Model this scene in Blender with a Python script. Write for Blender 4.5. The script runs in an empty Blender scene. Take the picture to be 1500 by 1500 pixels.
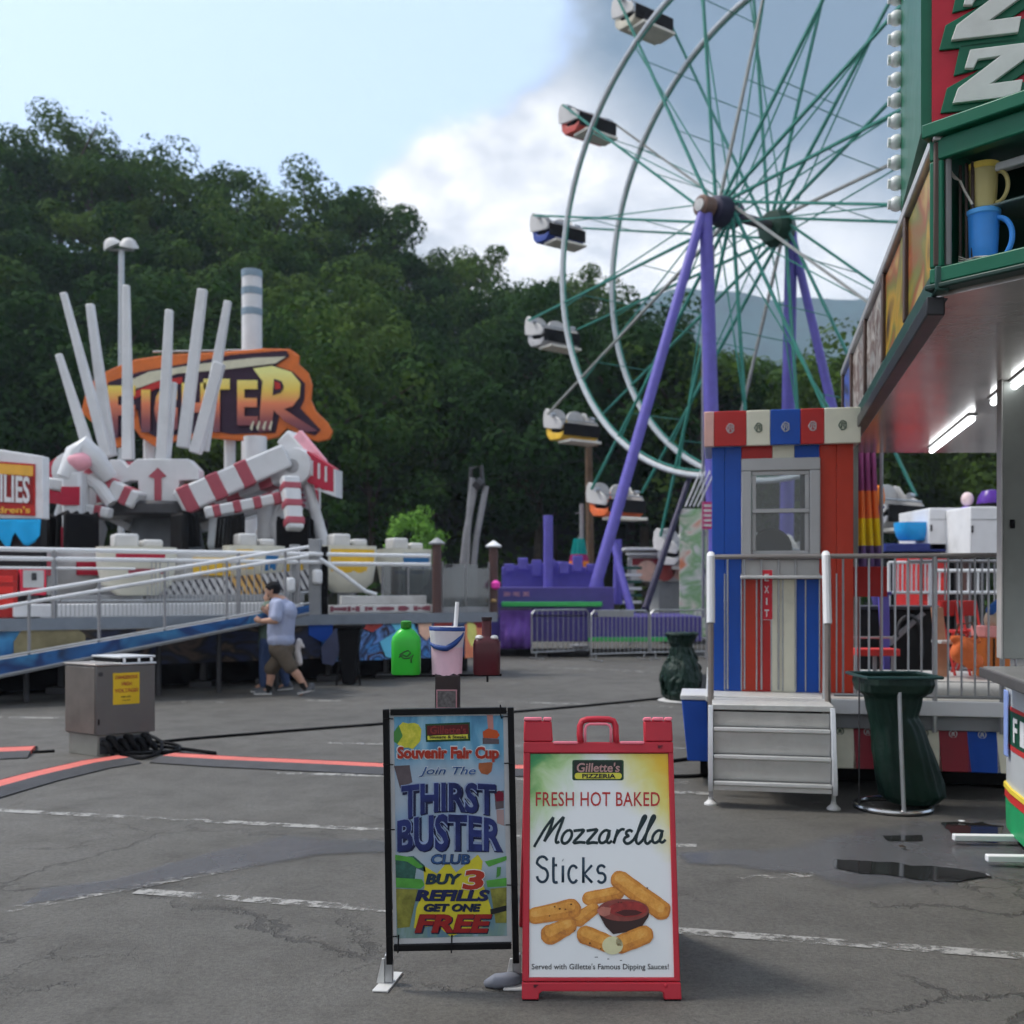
import bpy, bmesh, math, random
from mathutils import Vector, Matrix, noise
random.seed(7)
SC = bpy.context.scene
COL = SC.collection
F, CX, HY, H = 1500.0, 750.0, 860.0, 1.65
PI = math.pi
V = Vector

def W(px, py, Y, d=0.0):
    Y = Y + d
    return V(((px-CX)/F*Y, Y, H+(HY-py)/F*Y))

def WS(px, py, Y, d=0.0):
    """point of a shape drawn at distance Y, pushed d deeper without changing its size"""
    p = W(px, py, Y); p.y += d
    return p

def G(px, py, z=0.0):
    Y = (H-z)*F/(py-HY)
    return V(((px-CX)/F*Y, Y, z))

class Pl:
    """a real plane in the place; at() finds the spot on it"""
    def __init__(s, p, n):
        s.p = V(p); s.n = V(n).normalized()
        if s.n.y > 0: s.n = -s.n
    def at(s, px, py, off=0.0):
        o = V((0, 0, H)); d = V(((px-CX)/F, 1.0, (HY-py)/F))
        t = (s.p-o).dot(s.n)/d.dot(s.n)
        return o+d*t+s.n*off

# ---------------------------------------------------------------- materials
def lin(c):
    c = c/255.0
    return c/12.92 if c <= 0.04045 else ((c+0.055)/1.055)**2.4

def A(r, g, b, e=0.66):
    return tuple(min(0.85, max(0.004, lin(x)/e)) for x in (r, g, b))

class NT:
    def __init__(s, tree):
        s.t = tree; tree.nodes.clear()
    def n(s, typ, ins=None, **kw):
        nd = s.t.nodes.new(typ)
        for k, v in kw.items(): setattr(nd, k, v)
        for k, v in (ins or {}).items():
            if isinstance(v, bpy.types.NodeSocket): s.t.links.new(v, nd.inputs[k])
            else: nd.inputs[k].default_value = v
        return nd
    def math(s, op, a, b=None, c=None, clamp=False):
        nd = s.t.nodes.new('ShaderNodeMath'); nd.operation = op; nd.use_clamp = clamp
        for i, v in enumerate((a, b, c)):
            if v is None: continue
            if isinstance(v, bpy.types.NodeSocket): s.t.links.new(v, nd.inputs[i])
            else: nd.inputs[i].default_value = v
        return nd.outputs[0]
    def mix(s, fac, a, b, blend='MIX'):
        nd = s.t.nodes.new('ShaderNodeMix'); nd.data_type = 'RGBA'; nd.blend_type = blend
        for i, v in ((0, fac), (6, a), (7, b)):
            if isinstance(v, bpy.types.NodeSocket): s.t.links.new(v, nd.inputs[i])
            else: nd.inputs[i].default_value = v if not isinstance(v, tuple) else (v+(1.0,))[:4]
        return nd.outputs[2]
    def ramp(s, fac, stops, interp='LINEAR'):
        nd = s.t.nodes.new('ShaderNodeValToRGB'); nd.color_ramp.interpolation = interp
        s.t.links.new(fac, nd.inputs[0])
        el = nd.color_ramp.elements
        while len(el) < len(stops): el.new(0.5)
        for e, (p, c) in zip(el, stops):
            e.position = p; e.color = (c if isinstance(c, tuple) else (c, c, c))[:3]+(1.0,)
        return nd.outputs[0]
    def smooth(s, x, a, b):
        nd = s.t.nodes.new('ShaderNodeMapRange'); nd.interpolation_type = 'SMOOTHSTEP'
        s.t.links.new(x, nd.inputs[0])
        for i, v in ((1, a), (2, b), (3, 0.0), (4, 1.0)): nd.inputs[i].default_value = v
        return nd.outputs[0]

MATS = {}
def mat(name, col, rough=0.5, metal=0.0, var=0.10, scale=5.0, bump=0.0, bscale=60.0, grime=0.18, spec=0.3,
        gcol=(0.10, 0.09, 0.075), coat=0.0, gscale=1.7, trans=0.0):
    if name in MATS: return MATS[name]
    m = bpy.data.materials.new(name); m.use_nodes = True; t = NT(m.node_tree)
    out = t.n('ShaderNodeOutputMaterial'); b = t.n('ShaderNodeBsdfPrincipled')
    t.t.links.new(b.outputs[0], out.inputs[0])
    tc = t.n('ShaderNodeTexCoord').outputs['Object']
    n1 = t.n('ShaderNodeTexNoise', {'Vector': tc, 'Scale': scale, 'Detail': 5.0, 'Roughness': 0.6}).outputs[0]
    lo = tuple(c*(1-var) for c in col); hi = tuple(min(1, c*(1+var)) for c in col)
    c1 = t.ramp(n1, [(0.3, lo), (0.7, hi)])
    n2 = t.n('ShaderNodeTexNoise', {'Vector': tc, 'Scale': gscale, 'Detail': 8.0, 'Roughness': 0.7}).outputs[0]
    g = t.math('MULTIPLY', t.smooth(n2, 0.5, 0.78), grime)
    b_in = b.inputs
    t.t.links.new(t.mix(g, c1, gcol), b_in['Base Color'])
    r = t.math('ADD', t.math('MULTIPLY', n2, 0.25), rough-0.125, clamp=True)
    t.t.links.new(r, b_in['Roughness'])
    b_in['Metallic'].default_value = metal
    b_in['Specular IOR Level'].default_value = spec
    b_in['Coat Weight'].default_value = coat
    if trans: b_in['Transmission Weight'].default_value = trans
    if bump:
        n3 = t.n('ShaderNodeTexNoise', {'Vector': tc, 'Scale': bscale, 'Detail': 4.0}).outputs[0]
        bp = t.n('ShaderNodeBump', {'Strength': bump, 'Distance': 0.02, 'Height': n3})
        t.t.links.new(bp.outputs[0], b_in['Normal'])
    MATS[name] = m
    return m

def emat(name, col, strength):
    m = bpy.data.materials.new(name); m.use_nodes = True; t = NT(m.node_tree)
    out = t.n('ShaderNodeOutputMaterial')
    e = t.n('ShaderNodeEmission', {'Color': col+(1.0,), 'Strength': strength})
    t.t.links.new(e.outputs[0], out.inputs[0])
    return m

def glass(name, tint=(0.85, 0.9, 0.9), dark=0.25, refl=0.06):
    m = bpy.data.materials.new(name); m.use_nodes = True; t = NT(m.node_tree)
    out = t.n('ShaderNodeOutputMaterial')
    fr = t.n('ShaderNodeFresnel', {'IOR': 1.45}).outputs[0]
    fac = t.math('ADD', fr, refl, clamp=True)
    tr = t.n('ShaderNodeBsdfTransparent', {'Color': tint+(1.0,)})
    df = t.n('ShaderNodeBsdfDiffuse', {'Color': (0.25, 0.27, 0.28, 1)})
    mx0 = t.n('ShaderNodeMixShader', {0: dark, 1: tr.outputs[0], 2: df.outputs[0]})
    gl = t.n('ShaderNodeBsdfGlossy', {'Color': (0.9, 0.9, 0.9, 1), 'Roughness': 0.03})
    mx = t.n('ShaderNodeMixShader', {0: fac, 1: mx0.outputs[0], 2: gl.outputs[0]})
    t.t.links.new(mx.outputs[0], out.inputs[0])
    return m

# ---------------------------------------------------------------- things
def thing(name, label, cat, loc=(0, 0, 0), rotz=0.0, group=None, kind=None):
    o = bpy.data.objects.new(name, None); COL.objects.link(o)
    o.location = loc; o.rotation_euler = (0, 0, rotz); o.empty_display_size = 0.2
    o['label'] = label; o['category'] = cat
    if group: o['group'] = group
    if kind: o['kind'] = kind
    return o

def tag(o, label, cat, group=None, kind=None):
    o['label'] = label; o['category'] = cat
    if group: o['group'] = group
    if kind: o['kind'] = kind
    return o

def struct(o, kind='structure'):
    o['kind'] = kind
    return o

def root_of(o):
    while o.parent: o = o.parent
    return o

def copy_tree(o, parent=None):
    c = o.copy(); COL.objects.link(c); c.parent = parent
    for ch in list(o.children): copy_tree(ch, c)
    return c

def basis(d, up=(0, 0, 1)):
    d = V(d).normalized(); up = V(up)
    if abs(d.dot(up)) > 0.98: up = V((0, 1, 0)) if abs(d.y) < 0.9 else V((1, 0, 0))
    x = d.cross(up).normalized(); y = x.cross(d).normalized()
    return x, y, d

_txt = {}
def text_geo(s, offset=0.0, shear=0.0, res=3, space=1.0):
    key = (s, offset, shear, res, space)
    if key in _txt: return _txt[key]
    cu = bpy.data.curves.new('t', 'FONT'); cu.body = s; cu.offset = offset; cu.shear = shear
    cu.resolution_u = res; cu.extrude = 0.5; cu.space_character = space
    ob = bpy.data.objects.new('t', cu); COL.objects.link(ob)
    bpy.context.view_layer.update()
    dg = bpy.context.evaluated_depsgraph_get()
    me = bpy.data.meshes.new_from_object(ob.evaluated_get(dg))
    vs = [v.co.copy() for v in me.vertices]; fs = [tuple(p.vertices) for p in me.polygons]
    COL.objects.unlink(ob); bpy.data.objects.remove(ob); bpy.data.curves.remove(cu); bpy.data.meshes.remove(me)
    x0 = min(v.x for v in vs); x1 = max(v.x for v in vs); y0 = min(v.y for v in vs); y1 = max(v.y for v in vs)
    uv = [((v.x-x0)/(x1-x0), (v.y-y0)/(y1-y0), v.z+0.5) for v in vs]
    _txt[key] = (uv, fs, (x1-x0)/(y1-y0))
    return _txt[key]

class MB:
    def __init__(s): s.bm = bmesh.new(); s.mi = 0
    def _f(s, vs):
        try:
            f = s.bm.faces.new(vs); f.material_index = s.mi; return f
        except ValueError: return None
    def face(s, pts): return s._f([s.bm.verts.new(V(p)) for p in pts])
    def hexa(s, p):
        v = [s.bm.verts.new(V(q)) for q in p]
        for a in ((3, 2, 1, 0), (4, 5, 6, 7), (0, 1, 5, 4), (1, 2, 6, 5), (2, 3, 7, 6), (3, 0, 4, 7)): s._f([v[i] for i in a])
        return s
    def box(s, x0, x1, y0, y1, z0, z1):
        return s.hexa([(x0, y0, z0), (x1, y0, z0), (x1, y1, z0), (x0, y1, z0), (x0, y0, z1), (x1, y0, z1), (x1, y1, z1), (x0, y1, z1)])
    def obox(s, c, x, y, z):
        """box from centre and three half-axis vectors"""
        c, x, y, z = V(c), V(x), V(y), V(z)
        return s.hexa([c-x-y-z, c+x-y-z, c+x+y-z, c-x+y-z, c-x-y+z, c+x-y+z, c+x+y+z, c-x+y+z])
    def beam(s, a, b, w, h=None, w2=None, h2=None, up=(0, 0, 1)):
        h = w if h is None else h; w2 = w if w2 is None else w2; h2 = h if h2 is None else h2
        a, b = V(a), V(b); x, y, d = basis(b-a, up)
        q = lambda p, w, h: [p-x*w/2-y*h/2, p+x*w/2-y*h/2, p+x*w/2+y*h/2, p-x*w/2+y*h/2]
        return s.hexa(q(a, w, h)+q(b, w2, h2))
    def path(s, pts, r, n=8, cap=True, sq=None, closed=False):
        pts = [V(p) for p in pts]; m = len(pts)
        rs = r if isinstance(r, (list, tuple)) else [r]*m
        rings = []; px = None
        for i, p in enumerate(pts):
            if closed: d = pts[(i+1) % m]-pts[i-1]
            else: d = pts[min(i+1, m-1)]-pts[max(i-1, 0)]
            if d.length < 1e-9: d = V((0, 0, 1))
            d.normalize()
            if px is None: x, y, _ = basis(d)
            else:
                x = px-d*px.dot(d)
                if x.length < 1e-6: x, y, _ = basis(d)
                x.normalize(); y = x.cross(d)
            px = x
            ring = []
            for k in range(n):
                o = x*math.cos(2*PI*k/n)*rs[i]+y*math.sin(2*PI*k/n)*rs[i]
                if sq is not None:
                    nn, f = sq; o = o-nn*o.dot(nn)*(1-f)
                ring.append(s.bm.verts.new(p+o))
            rings.append(ring)
        for i in range(m if closed else m-1):
            a, b = rings[i], rings[(i+1) % m]
            for k in range(n): s._f([a[k], a[(k+1) % n], b[(k+1) % n], b[k]])
        if cap and not closed: s._f(rings[0][::-1]); s._f(rings[-1])
        return s
    def tube(s, a, b, r, r2=None, n=10): return s.path([a, b], [r, r if r2 is None else r2], n)
    def prism(s, pts, th):
        th = V(th); a = [s.bm.verts.new(V(p)) for p in pts]; b = [s.bm.verts.new(V(p)+th) for p in pts]
        n = len(a); s._f(a[::-1]); s._f(b)
        for i in range(n): s._f([a[i], a[(i+1) % n], b[(i+1) % n], b[i]])
        return s
    def lathe(s, prof, c=(0, 0, 0), n=20, axis=(0, 0, 1), cap=True):
        c = V(c); x, y, d = basis(axis, (0, 1, 0)); rings = []
        for r, z in prof:
            rings.append([s.bm.verts.new(c+x*r*math.cos(2*PI*k/n)+y*r*math.sin(2*PI*k/n)+d*z) for k in range(n)])
        for a, b in zip(rings, rings[1:]):
            for k in range(n): s._f([a[k], a[(k+1) % n], b[(k+1) % n], b[k]])
        if cap: s._f(rings[0][::-1]); s._f(rings[-1])
        return s
    def ell(s, c, r, n=12, R=None):
        c = V(c); r = (r, r, r) if not isinstance(r, (tuple, list)) else r
        mm = Matrix.Translation(c) @ (R.to_4x4() if R else Matrix.Identity(4)) @ Matrix.Diagonal((r[0], r[1], r[2], 1))
        g = bmesh.ops.create_uvsphere(s.bm, u_segments=n, v_segments=max(6, n*2//3), radius=1.0, matrix=mm)
        for v in g['verts']:
            for f in v.link_faces: f.material_index = s.mi
        return s
    def cap(s, a, b, ra, rb=None, n=10):
        """tapered limb with round ends"""
        rb = ra if rb is None else rb
        s.tube(a, b, ra, rb, n); s.ell(a, ra, n); s.ell(b, rb, n)
        return s
    def text(s, body, fn, **kw):
        uv, fs, _ = text_geo(body, **kw)
        vs = [s.bm.verts.new(fn(*q)) for q in uv]
        for f in fs: s._f([vs[i] for i in f])
        return s
    def build(s, name, mats, parent=None, bevel=0.0, smooth=True, world=True, mods=None, ang=0.6, seg=2):
        if world and parent is not None:
            r = root_of(parent)
            M = Matrix.Translation(r.location) @ r.rotation_euler.to_matrix().to_4x4()
            bmesh.ops.transform(s.bm, matrix=M.inverted(), verts=s.bm.verts)
        bmesh.ops.recalc_face_normals(s.bm, faces=s.bm.faces)
        me = bpy.data.meshes.new(name); s.bm.to_mesh(me); s.bm.free()
        for m in (mats if isinstance(mats, (list, tuple)) else [mats]): me.materials.append(m)
        if smooth:
            me.polygons.foreach_set('use_smooth', [True]*len(me.polygons))
            me.set_sharp_from_angle(angle=ang)
        o = bpy.data.objects.new(name, me); COL.objects.link(o); o.parent = parent
        if bevel:
            b = o.modifiers.new('bevel', 'BEVEL'); b.width = bevel; b.segments = seg; b.limit_method = 'ANGLE'; b.angle_limit = 0.7
        return o
    def blob(s, name, m, parent=None, voxel=0.02, smooth=4, world=True, ruffle=0.0, rs=6.0):
        """fuse everything in it into one continuous skin"""
        o = s.build(name, m, parent, world=world)
        r = o.modifiers.new('r', 'REMESH'); r.mode = 'VOXEL'; r.voxel_size = voxel
        if smooth:
            k = o.modifiers.new('s', 'SMOOTH'); k.factor = 0.5; k.iterations = smooth
        bpy.context.view_layer.update()
        dg = bpy.context.evaluated_depsgraph_get()
        me = bpy.data.meshes.new_from_object(o.evaluated_get(dg))
        o.modifiers.clear(); old = o.data; o.data = me; bpy.data.meshes.remove(old)
        me.materials.clear(); me.materials.append(m)
        if ruffle:
            for v in me.vertices:
                q = v.co*rs
                v.co += v.normal*ruffle*(noise.fractal(V((q.x, q.y, q.z*0.35)), 0.9, 2.0, 4))
        me.polygons.foreach_set('use_smooth', [True]*len(me.polygons))
        return o

# shared paints (display colour of the photograph divided by its light)
STEEL = mat('galvanised_steel', (0.42, 0.43, 0.44), 0.42, 0.85, 0.12, 8)
DARKSTEEL = mat('dark_steel', (0.07, 0.07, 0.075), 0.5, 0.6)
GREYSTEEL = mat('grey_painted_steel', (0.30, 0.30, 0.31), 0.45, 0.3)
WHITE = mat('white_paint', (0.78, 0.79, 0.80), 0.42, 0, 0.05, 4, grime=0.22)
OFFWHITE = mat('aged_white_paint', (0.60, 0.60, 0.59), 0.5, 0, 0.08, 4, grime=0.3)
BLACK = mat('black_paint', (0.007, 0.007, 0.008), 0.55, 0, 0.2, spec=.12)
RUBBER = mat('black_rubber', (0.011, 0.011, 0.012), 0.7, 0, 0.2, spec=.1)
RED = mat('red_paint', A(155, 38, 36), 0.42, 0, 0.08)
DARKRED = mat('dark_red_paint', A(120, 36, 46), 0.45, 0, 0.08)
BLUE = mat('blue_paint', A(18, 62, 140), 0.42, 0, 0.08)
CREAM = mat('cream_paint', A(190, 188, 170), 0.45, 0, 0.05, grime=0.25)
ORANGE = mat('orange_paint', A(200, 110, 40), 0.45)
YELLOW = mat('yellow_paint', A(225, 180, 40), 0.45)
PURPLE = mat('purple_paint', A(82, 76, 148), 0.4, 0, 0.1)
DPURPLE = mat('deep_purple_paint', A(66, 58, 118), 0.45, 0, 0.1)
GREEN = mat('green_paint', A(20, 92, 62), 0.4, 0, 0.1)
GREYPAINT = mat('grey_paint', A(120, 122, 124), 0.5, 0, 0.08)
SKIN = mat('skin', (0.46, 0.26, 0.18), 0.5, 0, 0.06, 20, grime=0.0)
# ================================================================= camera, sky, sun
cam = bpy.data.cameras.new('camera'); camo = bpy.data.objects.new('camera', cam); COL.objects.link(camo)
camo.location = (0, 0, H); camo.rotation_euler = (PI/2, 0, 0)
cam.sensor_width = 36; cam.lens = 36; cam.shift_y = (HY-750)/1500
cam.clip_start = 0.05; cam.clip_end = 6000
cam.dof.use_dof = True; cam.dof.focus_distance = 4.6; cam.dof.aperture_fstop = 2.5
SC.camera = camo
SC.view_settings.view_transform = 'Standard'; SC.view_settings.look = 'None'
SC.view_settings.exposure = 0.90; SC.view_settings.gamma = 1.0
SC.cycles.use_denoising = True
SC.cycles.use_adaptive_sampling = True; SC.cycles.adaptive_threshold = 0.03; SC.cycles.adaptive_min_samples = 16
SC.cycles.max_bounces = 8; SC.cycles.transparent_max_bounces = 16
SC.cycles.caustics_reflective = False; SC.cycles.caustics_refractive = False

SUN_EL, SUN_AZ = math.radians(56), math.radians(285)   # azimuth clockwise from the view direction (+Y): from the left
world = bpy.data.worlds.new('World'); SC.world = world; world.use_nodes = True
t = NT(world.node_tree)
out = t.n('ShaderNodeOutputWorld')
sky = t.n('ShaderNodeTexSky'); sky.sky_type = 'NISHITA'; sky.sun_disc = False
sky.sun_elevation = SUN_EL; sky.sun_rotation = SUN_AZ; sky.air_density = 1.0; sky.dust_density = 2.2; sky.ozone_density = 1.0
bg1 = t.n('ShaderNodeBackground', {'Color': sky.outputs[0], 'Strength': 0.15})
dirv = t.n('ShaderNodeTexCoord').outputs['Generated']
nrm = t.n('ShaderNodeVectorMath', {0: dirv}, operation='NORMALIZE').outputs[0]
def gau(px, py, k):
    d = V((px-CX, F, HY-py)).normalized()
    dt = t.n('ShaderNodeVectorMath', {0: nrm, 1: tuple(d)}, operation='DOT_PRODUCT').outputs['Value']
    return t.math('EXPONENT', t.math('MULTIPLY', t.math('SUBTRACT', dt, 1.0), k))
mp = t.n('ShaderNodeMapping', {'Vector': nrm, 'Scale': (1, 1, 1.7)}).outputs[0]
nz = t.n('ShaderNodeTexNoise', {'Vector': mp, 'Scale': 4.2, 'Detail': 9.0, 'Roughness': 0.58, 'Distortion': 0.25}).outputs[0]
nz2 = t.n('ShaderNodeTexNoise', {'Vector': mp, 'Scale': 13.0, 'Detail': 6.0, 'Roughness': 0.6}).outputs[0]
def acc(base, terms):
    for w, s in terms: base = t.math('ADD', base, t.math('MULTIPLY', s, w))
    return base
field = t.math('ADD', t.math('MULTIPLY', nz, 1.15), t.math('MULTIPLY', nz2, 0.42))
field = acc(field, [(0.62, gau(1150, 140, 20)), (0.22, gau(880, 60, 90)), (0.62, gau(610, 320, 330)), (0.50, gau(740, 300, 200)), (0.40, gau(860, 330, 150)), (0.30, gau(520, -60, 160)),
                    (-0.75, gau(300, 120, 14)), (-0.45, gau(640, 90, 150)), (0.25, gau(1150, 400, 60))])
cl = t.smooth(field, 0.60, 1.06)
dark = t.math('ADD', acc(t.math('MULTIPLY', nz2, 0.9), [(0.95, gau(1200, 120, 26)), (0.45, gau(900, 120, 60)), (-0.95, gau(690, 310, 110)), (-0.7, gau(880, 350, 200)),
                    (-0.95, gau(1150, 400, 90)), (-0.45, gau(780, 70, 160))]), -0.12)
dk = t.smooth(dark, 0.10, 1.0)
wcol = t.ramp(t.math('ADD', t.math('MULTIPLY', nz2, 0.6), t.math('MULTIPLY', nz, 0.5)), [(0.40, (0.30, 0.335, 0.385)), (0.54, (0.50, 0.52, 0.555)), (0.68, (0.72, 0.72, 0.73))])
ccol = t.mix(dk, wcol, (0.118, 0.172, 0.235))
ccol = t.mix(t.smooth(cl, 0.12, 0.92), (0.435, 0.555, 0.745), ccol)
cl = t.math('MAXIMUM', cl, 0.62)
yy = t.n('ShaderNodeSeparateXYZ', {0: nrm}).outputs[1]
back = t.smooth(yy, 0.15, -0.45)                      # unseen cloud deck, added to tone the light on camera-facing sides
cl = t.math('MAXIMUM', cl, t.math('MULTIPLY', back, 0.95))
ccol = t.mix(t.math('MULTIPLY', back, 0.85), ccol, (0.42, 0.43, 0.45))
bg2 = t.n('ShaderNodeBackground', {'Color': ccol, 'Strength': 1.0})
mx = t.n('ShaderNodeMixShader', {0: cl, 1: bg1.outputs[0], 2: bg2.outputs[0]})
t.t.links.new(mx.outputs[0], out.inputs[0])

sun = bpy.data.lights.new('sun', 'SUN'); sun.energy = 1.5; sun.angle = math.radians(11); sun.color = (1.0, 0.95, 0.88)
so = bpy.data.objects.new('sun', sun); COL.objects.link(so)
sd = V((math.sin(SUN_AZ)*math.cos(SUN_EL), math.cos(SUN_AZ)*math.cos(SUN_EL), math.sin(SUN_EL)))
so.rotation_euler = sd.to_track_quat('Z', 'Y').to_euler(); so.location = (0, -10, 30)

# ================================================================= ground
m = bpy.data.materials.new('asphalt'); m.use_nodes = True; t = NT(m.node_tree)
out = t.n('ShaderNodeOutputMaterial'); b = t.n('ShaderNodeBsdfPrincipled'); t.t.links.new(b.outputs[0], out.inputs[0])
tc = t.n('ShaderNodeTexCoord').outputs['Object']
big = t.n('ShaderNodeTexNoise', {'Vector': tc, 'Scale': 0.35, 'Detail': 6.0, 'Roughness': 0.62}).outputs[0]
mid = t.n('ShaderNodeTexNoise', {'Vector': tc, 'Scale': 2.3, 'Detail': 7.0, 'Roughness': 0.68}).outputs[0]
fine = t.n('ShaderNodeTexNoise', {'Vector': tc, 'Scale': 95.0, 'Detail': 3.0, 'Roughness': 0.7}).outputs[0]
grain = t.n('ShaderNodeTexVoronoi', {'Vector': tc, 'Scale': 160.0}).outputs['Distance']
base = t.ramp(big, [(0.32, (0.083, 0.079, 0.070)), (0.55, (0.105, 0.100, 0.089)), (0.75, (0.126, 0.120, 0.107))])
base = t.mix(0.75, base, t.ramp(mid, [(0.25, 0.62), (0.5, 1.0), (0.8, 1.22)]), 'MULTIPLY')
base = t.mix(0.55, base, t.ramp(fine, [(0.3, 0.6), (0.55, 1.0), (0.75, 1.35)]), 'MULTIPLY')
agg = t.n('ShaderNodeTexNoise', {'Vector': tc, 'Scale': 38.0, 'Detail': 4.0, 'Roughness': 0.8}).outputs[0]
base = t.mix(0.8, base, t.ramp(agg, [(0.3, 0.55), (0.5, 1.0), (0.72, 1.4)]), 'MULTIPLY')
spk = t.smooth(grain, 0.30, 0.12)
base = t.mix(t.math('MULTIPLY', spk, 0.18), base, (0.20, 0.19, 0.18))
# dark oily spots
sp = t.n('ShaderNodeTexNoise', {'Vector': tc, 'Scale': 7.0, 'Detail': 5.0, 'Roughness': 0.75}).outputs[0]
base = t.mix(t.math('MULTIPLY', t.smooth(sp, 0.64, 0.76), 0.55), base, (0.045, 0.043, 0.040))
# cracks
wob = t.n('ShaderNodeTexNoise', {'Vector': tc, 'Scale': 1.6, 'Detail': 6.0, 'Roughness': 0.7})
wv = t.n('ShaderNodeVectorMath', {0: wob.outputs['Color'], 1: (0.9, 0.9, 0.0)}, operation='MULTIPLY').outputs[0]
cv = t.n('ShaderNodeVectorMath', {0: tc, 1: wv}, operation='ADD').outputs[0]
ve = t.n('ShaderNodeTexVoronoi', {'Vector': cv, 'Scale': 0.62}, feature='DISTANCE_TO_EDGE').outputs['Distance']
ve2 = t.n('ShaderNodeTexVoronoi', {'Vector': cv, 'Scale': 2.6}, feature='DISTANCE_TO_EDGE').outputs['Distance']
where = t.n('ShaderNodeTexNoise', {'Vector': tc, 'Scale': 0.55, 'Detail': 3.0}).outputs[0]
cr = t.math('MULTIPLY', t.smooth(ve, 0.016, 0.003), t.smooth(where, 0.44, 0.54))
cr2 = t.math('MULTIPLY', t.smooth(ve2, 0.022, 0.004), t.smooth(where, 0.57, 0.67))
yw = t.n('ShaderNodeSeparateXYZ', {0: tc}).outputs[1]
crk = t.math('MULTIPLY', t.math('MAXIMUM', cr, cr2), t.math('ADD', t.math('MULTIPLY', t.smooth(yw, 9.0, 4.2), 0.85), 0.15))
base = t.mix(t.math('MULTIPLY', crk, 0.55), base, (0.022, 0.021, 0.020))
t.t.links.new(base, b.inputs['Base Color'])
t.t.links.new(t.ramp(mid, [(0.3, 0.86), (0.7, 0.68)]), b.inputs['Roughness'])
b.inputs['Specular IOR Level'].default_value = 0.35
hgt = t.math('ADD', t.math('MULTIPLY', fine, 0.5), t.math('MULTIPLY', crk, -1.2))
bp = t.n('ShaderNodeBump', {'Strength': 0.8, 'Distance': 0.008, 'Height': hgt}); t.t.links.new(bp.outputs[0], b.inputs['Normal'])
ASPH = m
g = MB(); g.face([(-530, -60, 0), (850, -60, 0), (850, 1130, 0), (-530, 1130, 0)])
struct(g.build('ground', ASPH, smooth=False))

# worn paint
def worn(name, col, lo, hi, scale=9.0):
    m = bpy.data.materials.new(name); m.use_nodes = True; t = NT(m.node_tree)
    out = t.n('ShaderNodeOutputMaterial'); b = t.n('ShaderNodeBsdfPrincipled')
    tc = t.n('ShaderNodeTexCoord').outputs['Object']
    a = t.n('ShaderNodeTexNoise', {'Vector': tc, 'Scale': scale, 'Detail': 9.0, 'Roughness': 0.78}).outputs[0]
    a2 = t.n('ShaderNodeTexNoise', {'Vector': tc, 'Scale': 1.1, 'Detail': 3.0}).outputs[0]
    k = t.smooth(t.math('ADD', a, t.math('MULTIPLY', t.math('SUBTRACT', a2, 0.5), 0.5)), lo, hi)
    b.inputs['Base Color'].default_value = col+(1.0,); b.inputs['Roughness'].default_value = 0.75
    tr = t.n('ShaderNodeBsdfTransparent')
    mx = t.n('ShaderNodeMixShader', {0: k, 1: tr.outputs[0], 2: b.outputs[0]})
    t.t.links.new(mx.outputs[0], out.inputs[0])
    return m
LINE = worn('worn_line_paint', (0.30, 0.295, 0.275), 0.42, 0.60)
LINE2 = worn('badly_worn_line_paint', (0.32, 0.31, 0.285), 0.47, 0.64)
def line(px0, py0, px1, py1, w=0.095, m=LINE):
    a, c = G(px0, py0), G(px1, py1); d = (c-a).normalized(); n = V((-d.y, d.x, 0))*w/2
    g = MB(); k = max(2, int((c-a).length/0.4))
    for i in range(k):
        p, q = a.lerp(c, i/k), a.lerp(c, (i+1)/k)
        g.face([p-n+V((0, 0, .004)), q-n+V((0, 0, .004)), q+n+V((0, 0, .004)), p+n+V((0, 0, .004))])
    struct(g.build('parking_line', m, smooth=False))
line(-420, 1166, 1020, 1240); line(200, 1306, 1620, 1410); line(-90, 1352, 395, 1263, 0.10, LINE2); line(430, 1253, 560, 1226, 0.09, LINE2)
line(405, 1133, 1010, 1147, 0.11); line(480, 1089, 1040, 1097, 0.11); line(200, 1027, 330, 1029, 0.12); line(-160, 1050, 84, 1052, 0.12)
line(440, 1026, 500, 1027, 0.12); line(730, 1028, 985, 1036, 0.12); line(985, 1161, 1040, 1163, 0.11); line(740, 975, 960, 985, 0.14); line(1010, 1104, 1040, 1104, 0.1)
line(1180, 1176, 1470, 1182, 0.10, LINE2); line(1060, 1290, 1500, 1262, 0.10, LINE2)

# water lying on the asphalt
def wetmat(name, col, rough, alpha_hi, edge=0.0):
    m = bpy.data.materials.new(name); m.use_nodes = True; t = NT(m.node_tree)
    out = t.n('ShaderNodeOutputMaterial'); b = t.n('ShaderNodeBsdfPrincipled')
    tc = t.n('ShaderNodeTexCoord').outputs['Object']
    a = t.n('ShaderNodeTexNoise', {'Vector': tc, 'Scale': 2.2, 'Detail': 6.0, 'Roughness': 0.6}).outputs[0]
    b.inputs['Base Color'].default_value = col+(1.0,)
    t.t.links.new(t.math('ADD', t.math('MULTIPLY', a, 0.22), rough-0.1, clamp=True), b.inputs['Roughness'])
    b.inputs['Specular IOR Level'].default_value = 0.6
    tr = t.n('ShaderNodeBsdfTransparent')
    at = t.n('ShaderNodeAttribute', attribute_name='wet').outputs['Fac']
    k = t.math('MULTIPLY', t.smooth(t.math('ADD', t.math('MULTIPLY', at, 0.9), a), 0.55, 1.05), alpha_hi)
    mx = t.n('ShaderNodeMixShader', {0: k, 1: tr.outputs[0], 2: b.outputs[0]})
    t.t.links.new(mx.outputs[0], out.inputs[0])
    return m
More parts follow.
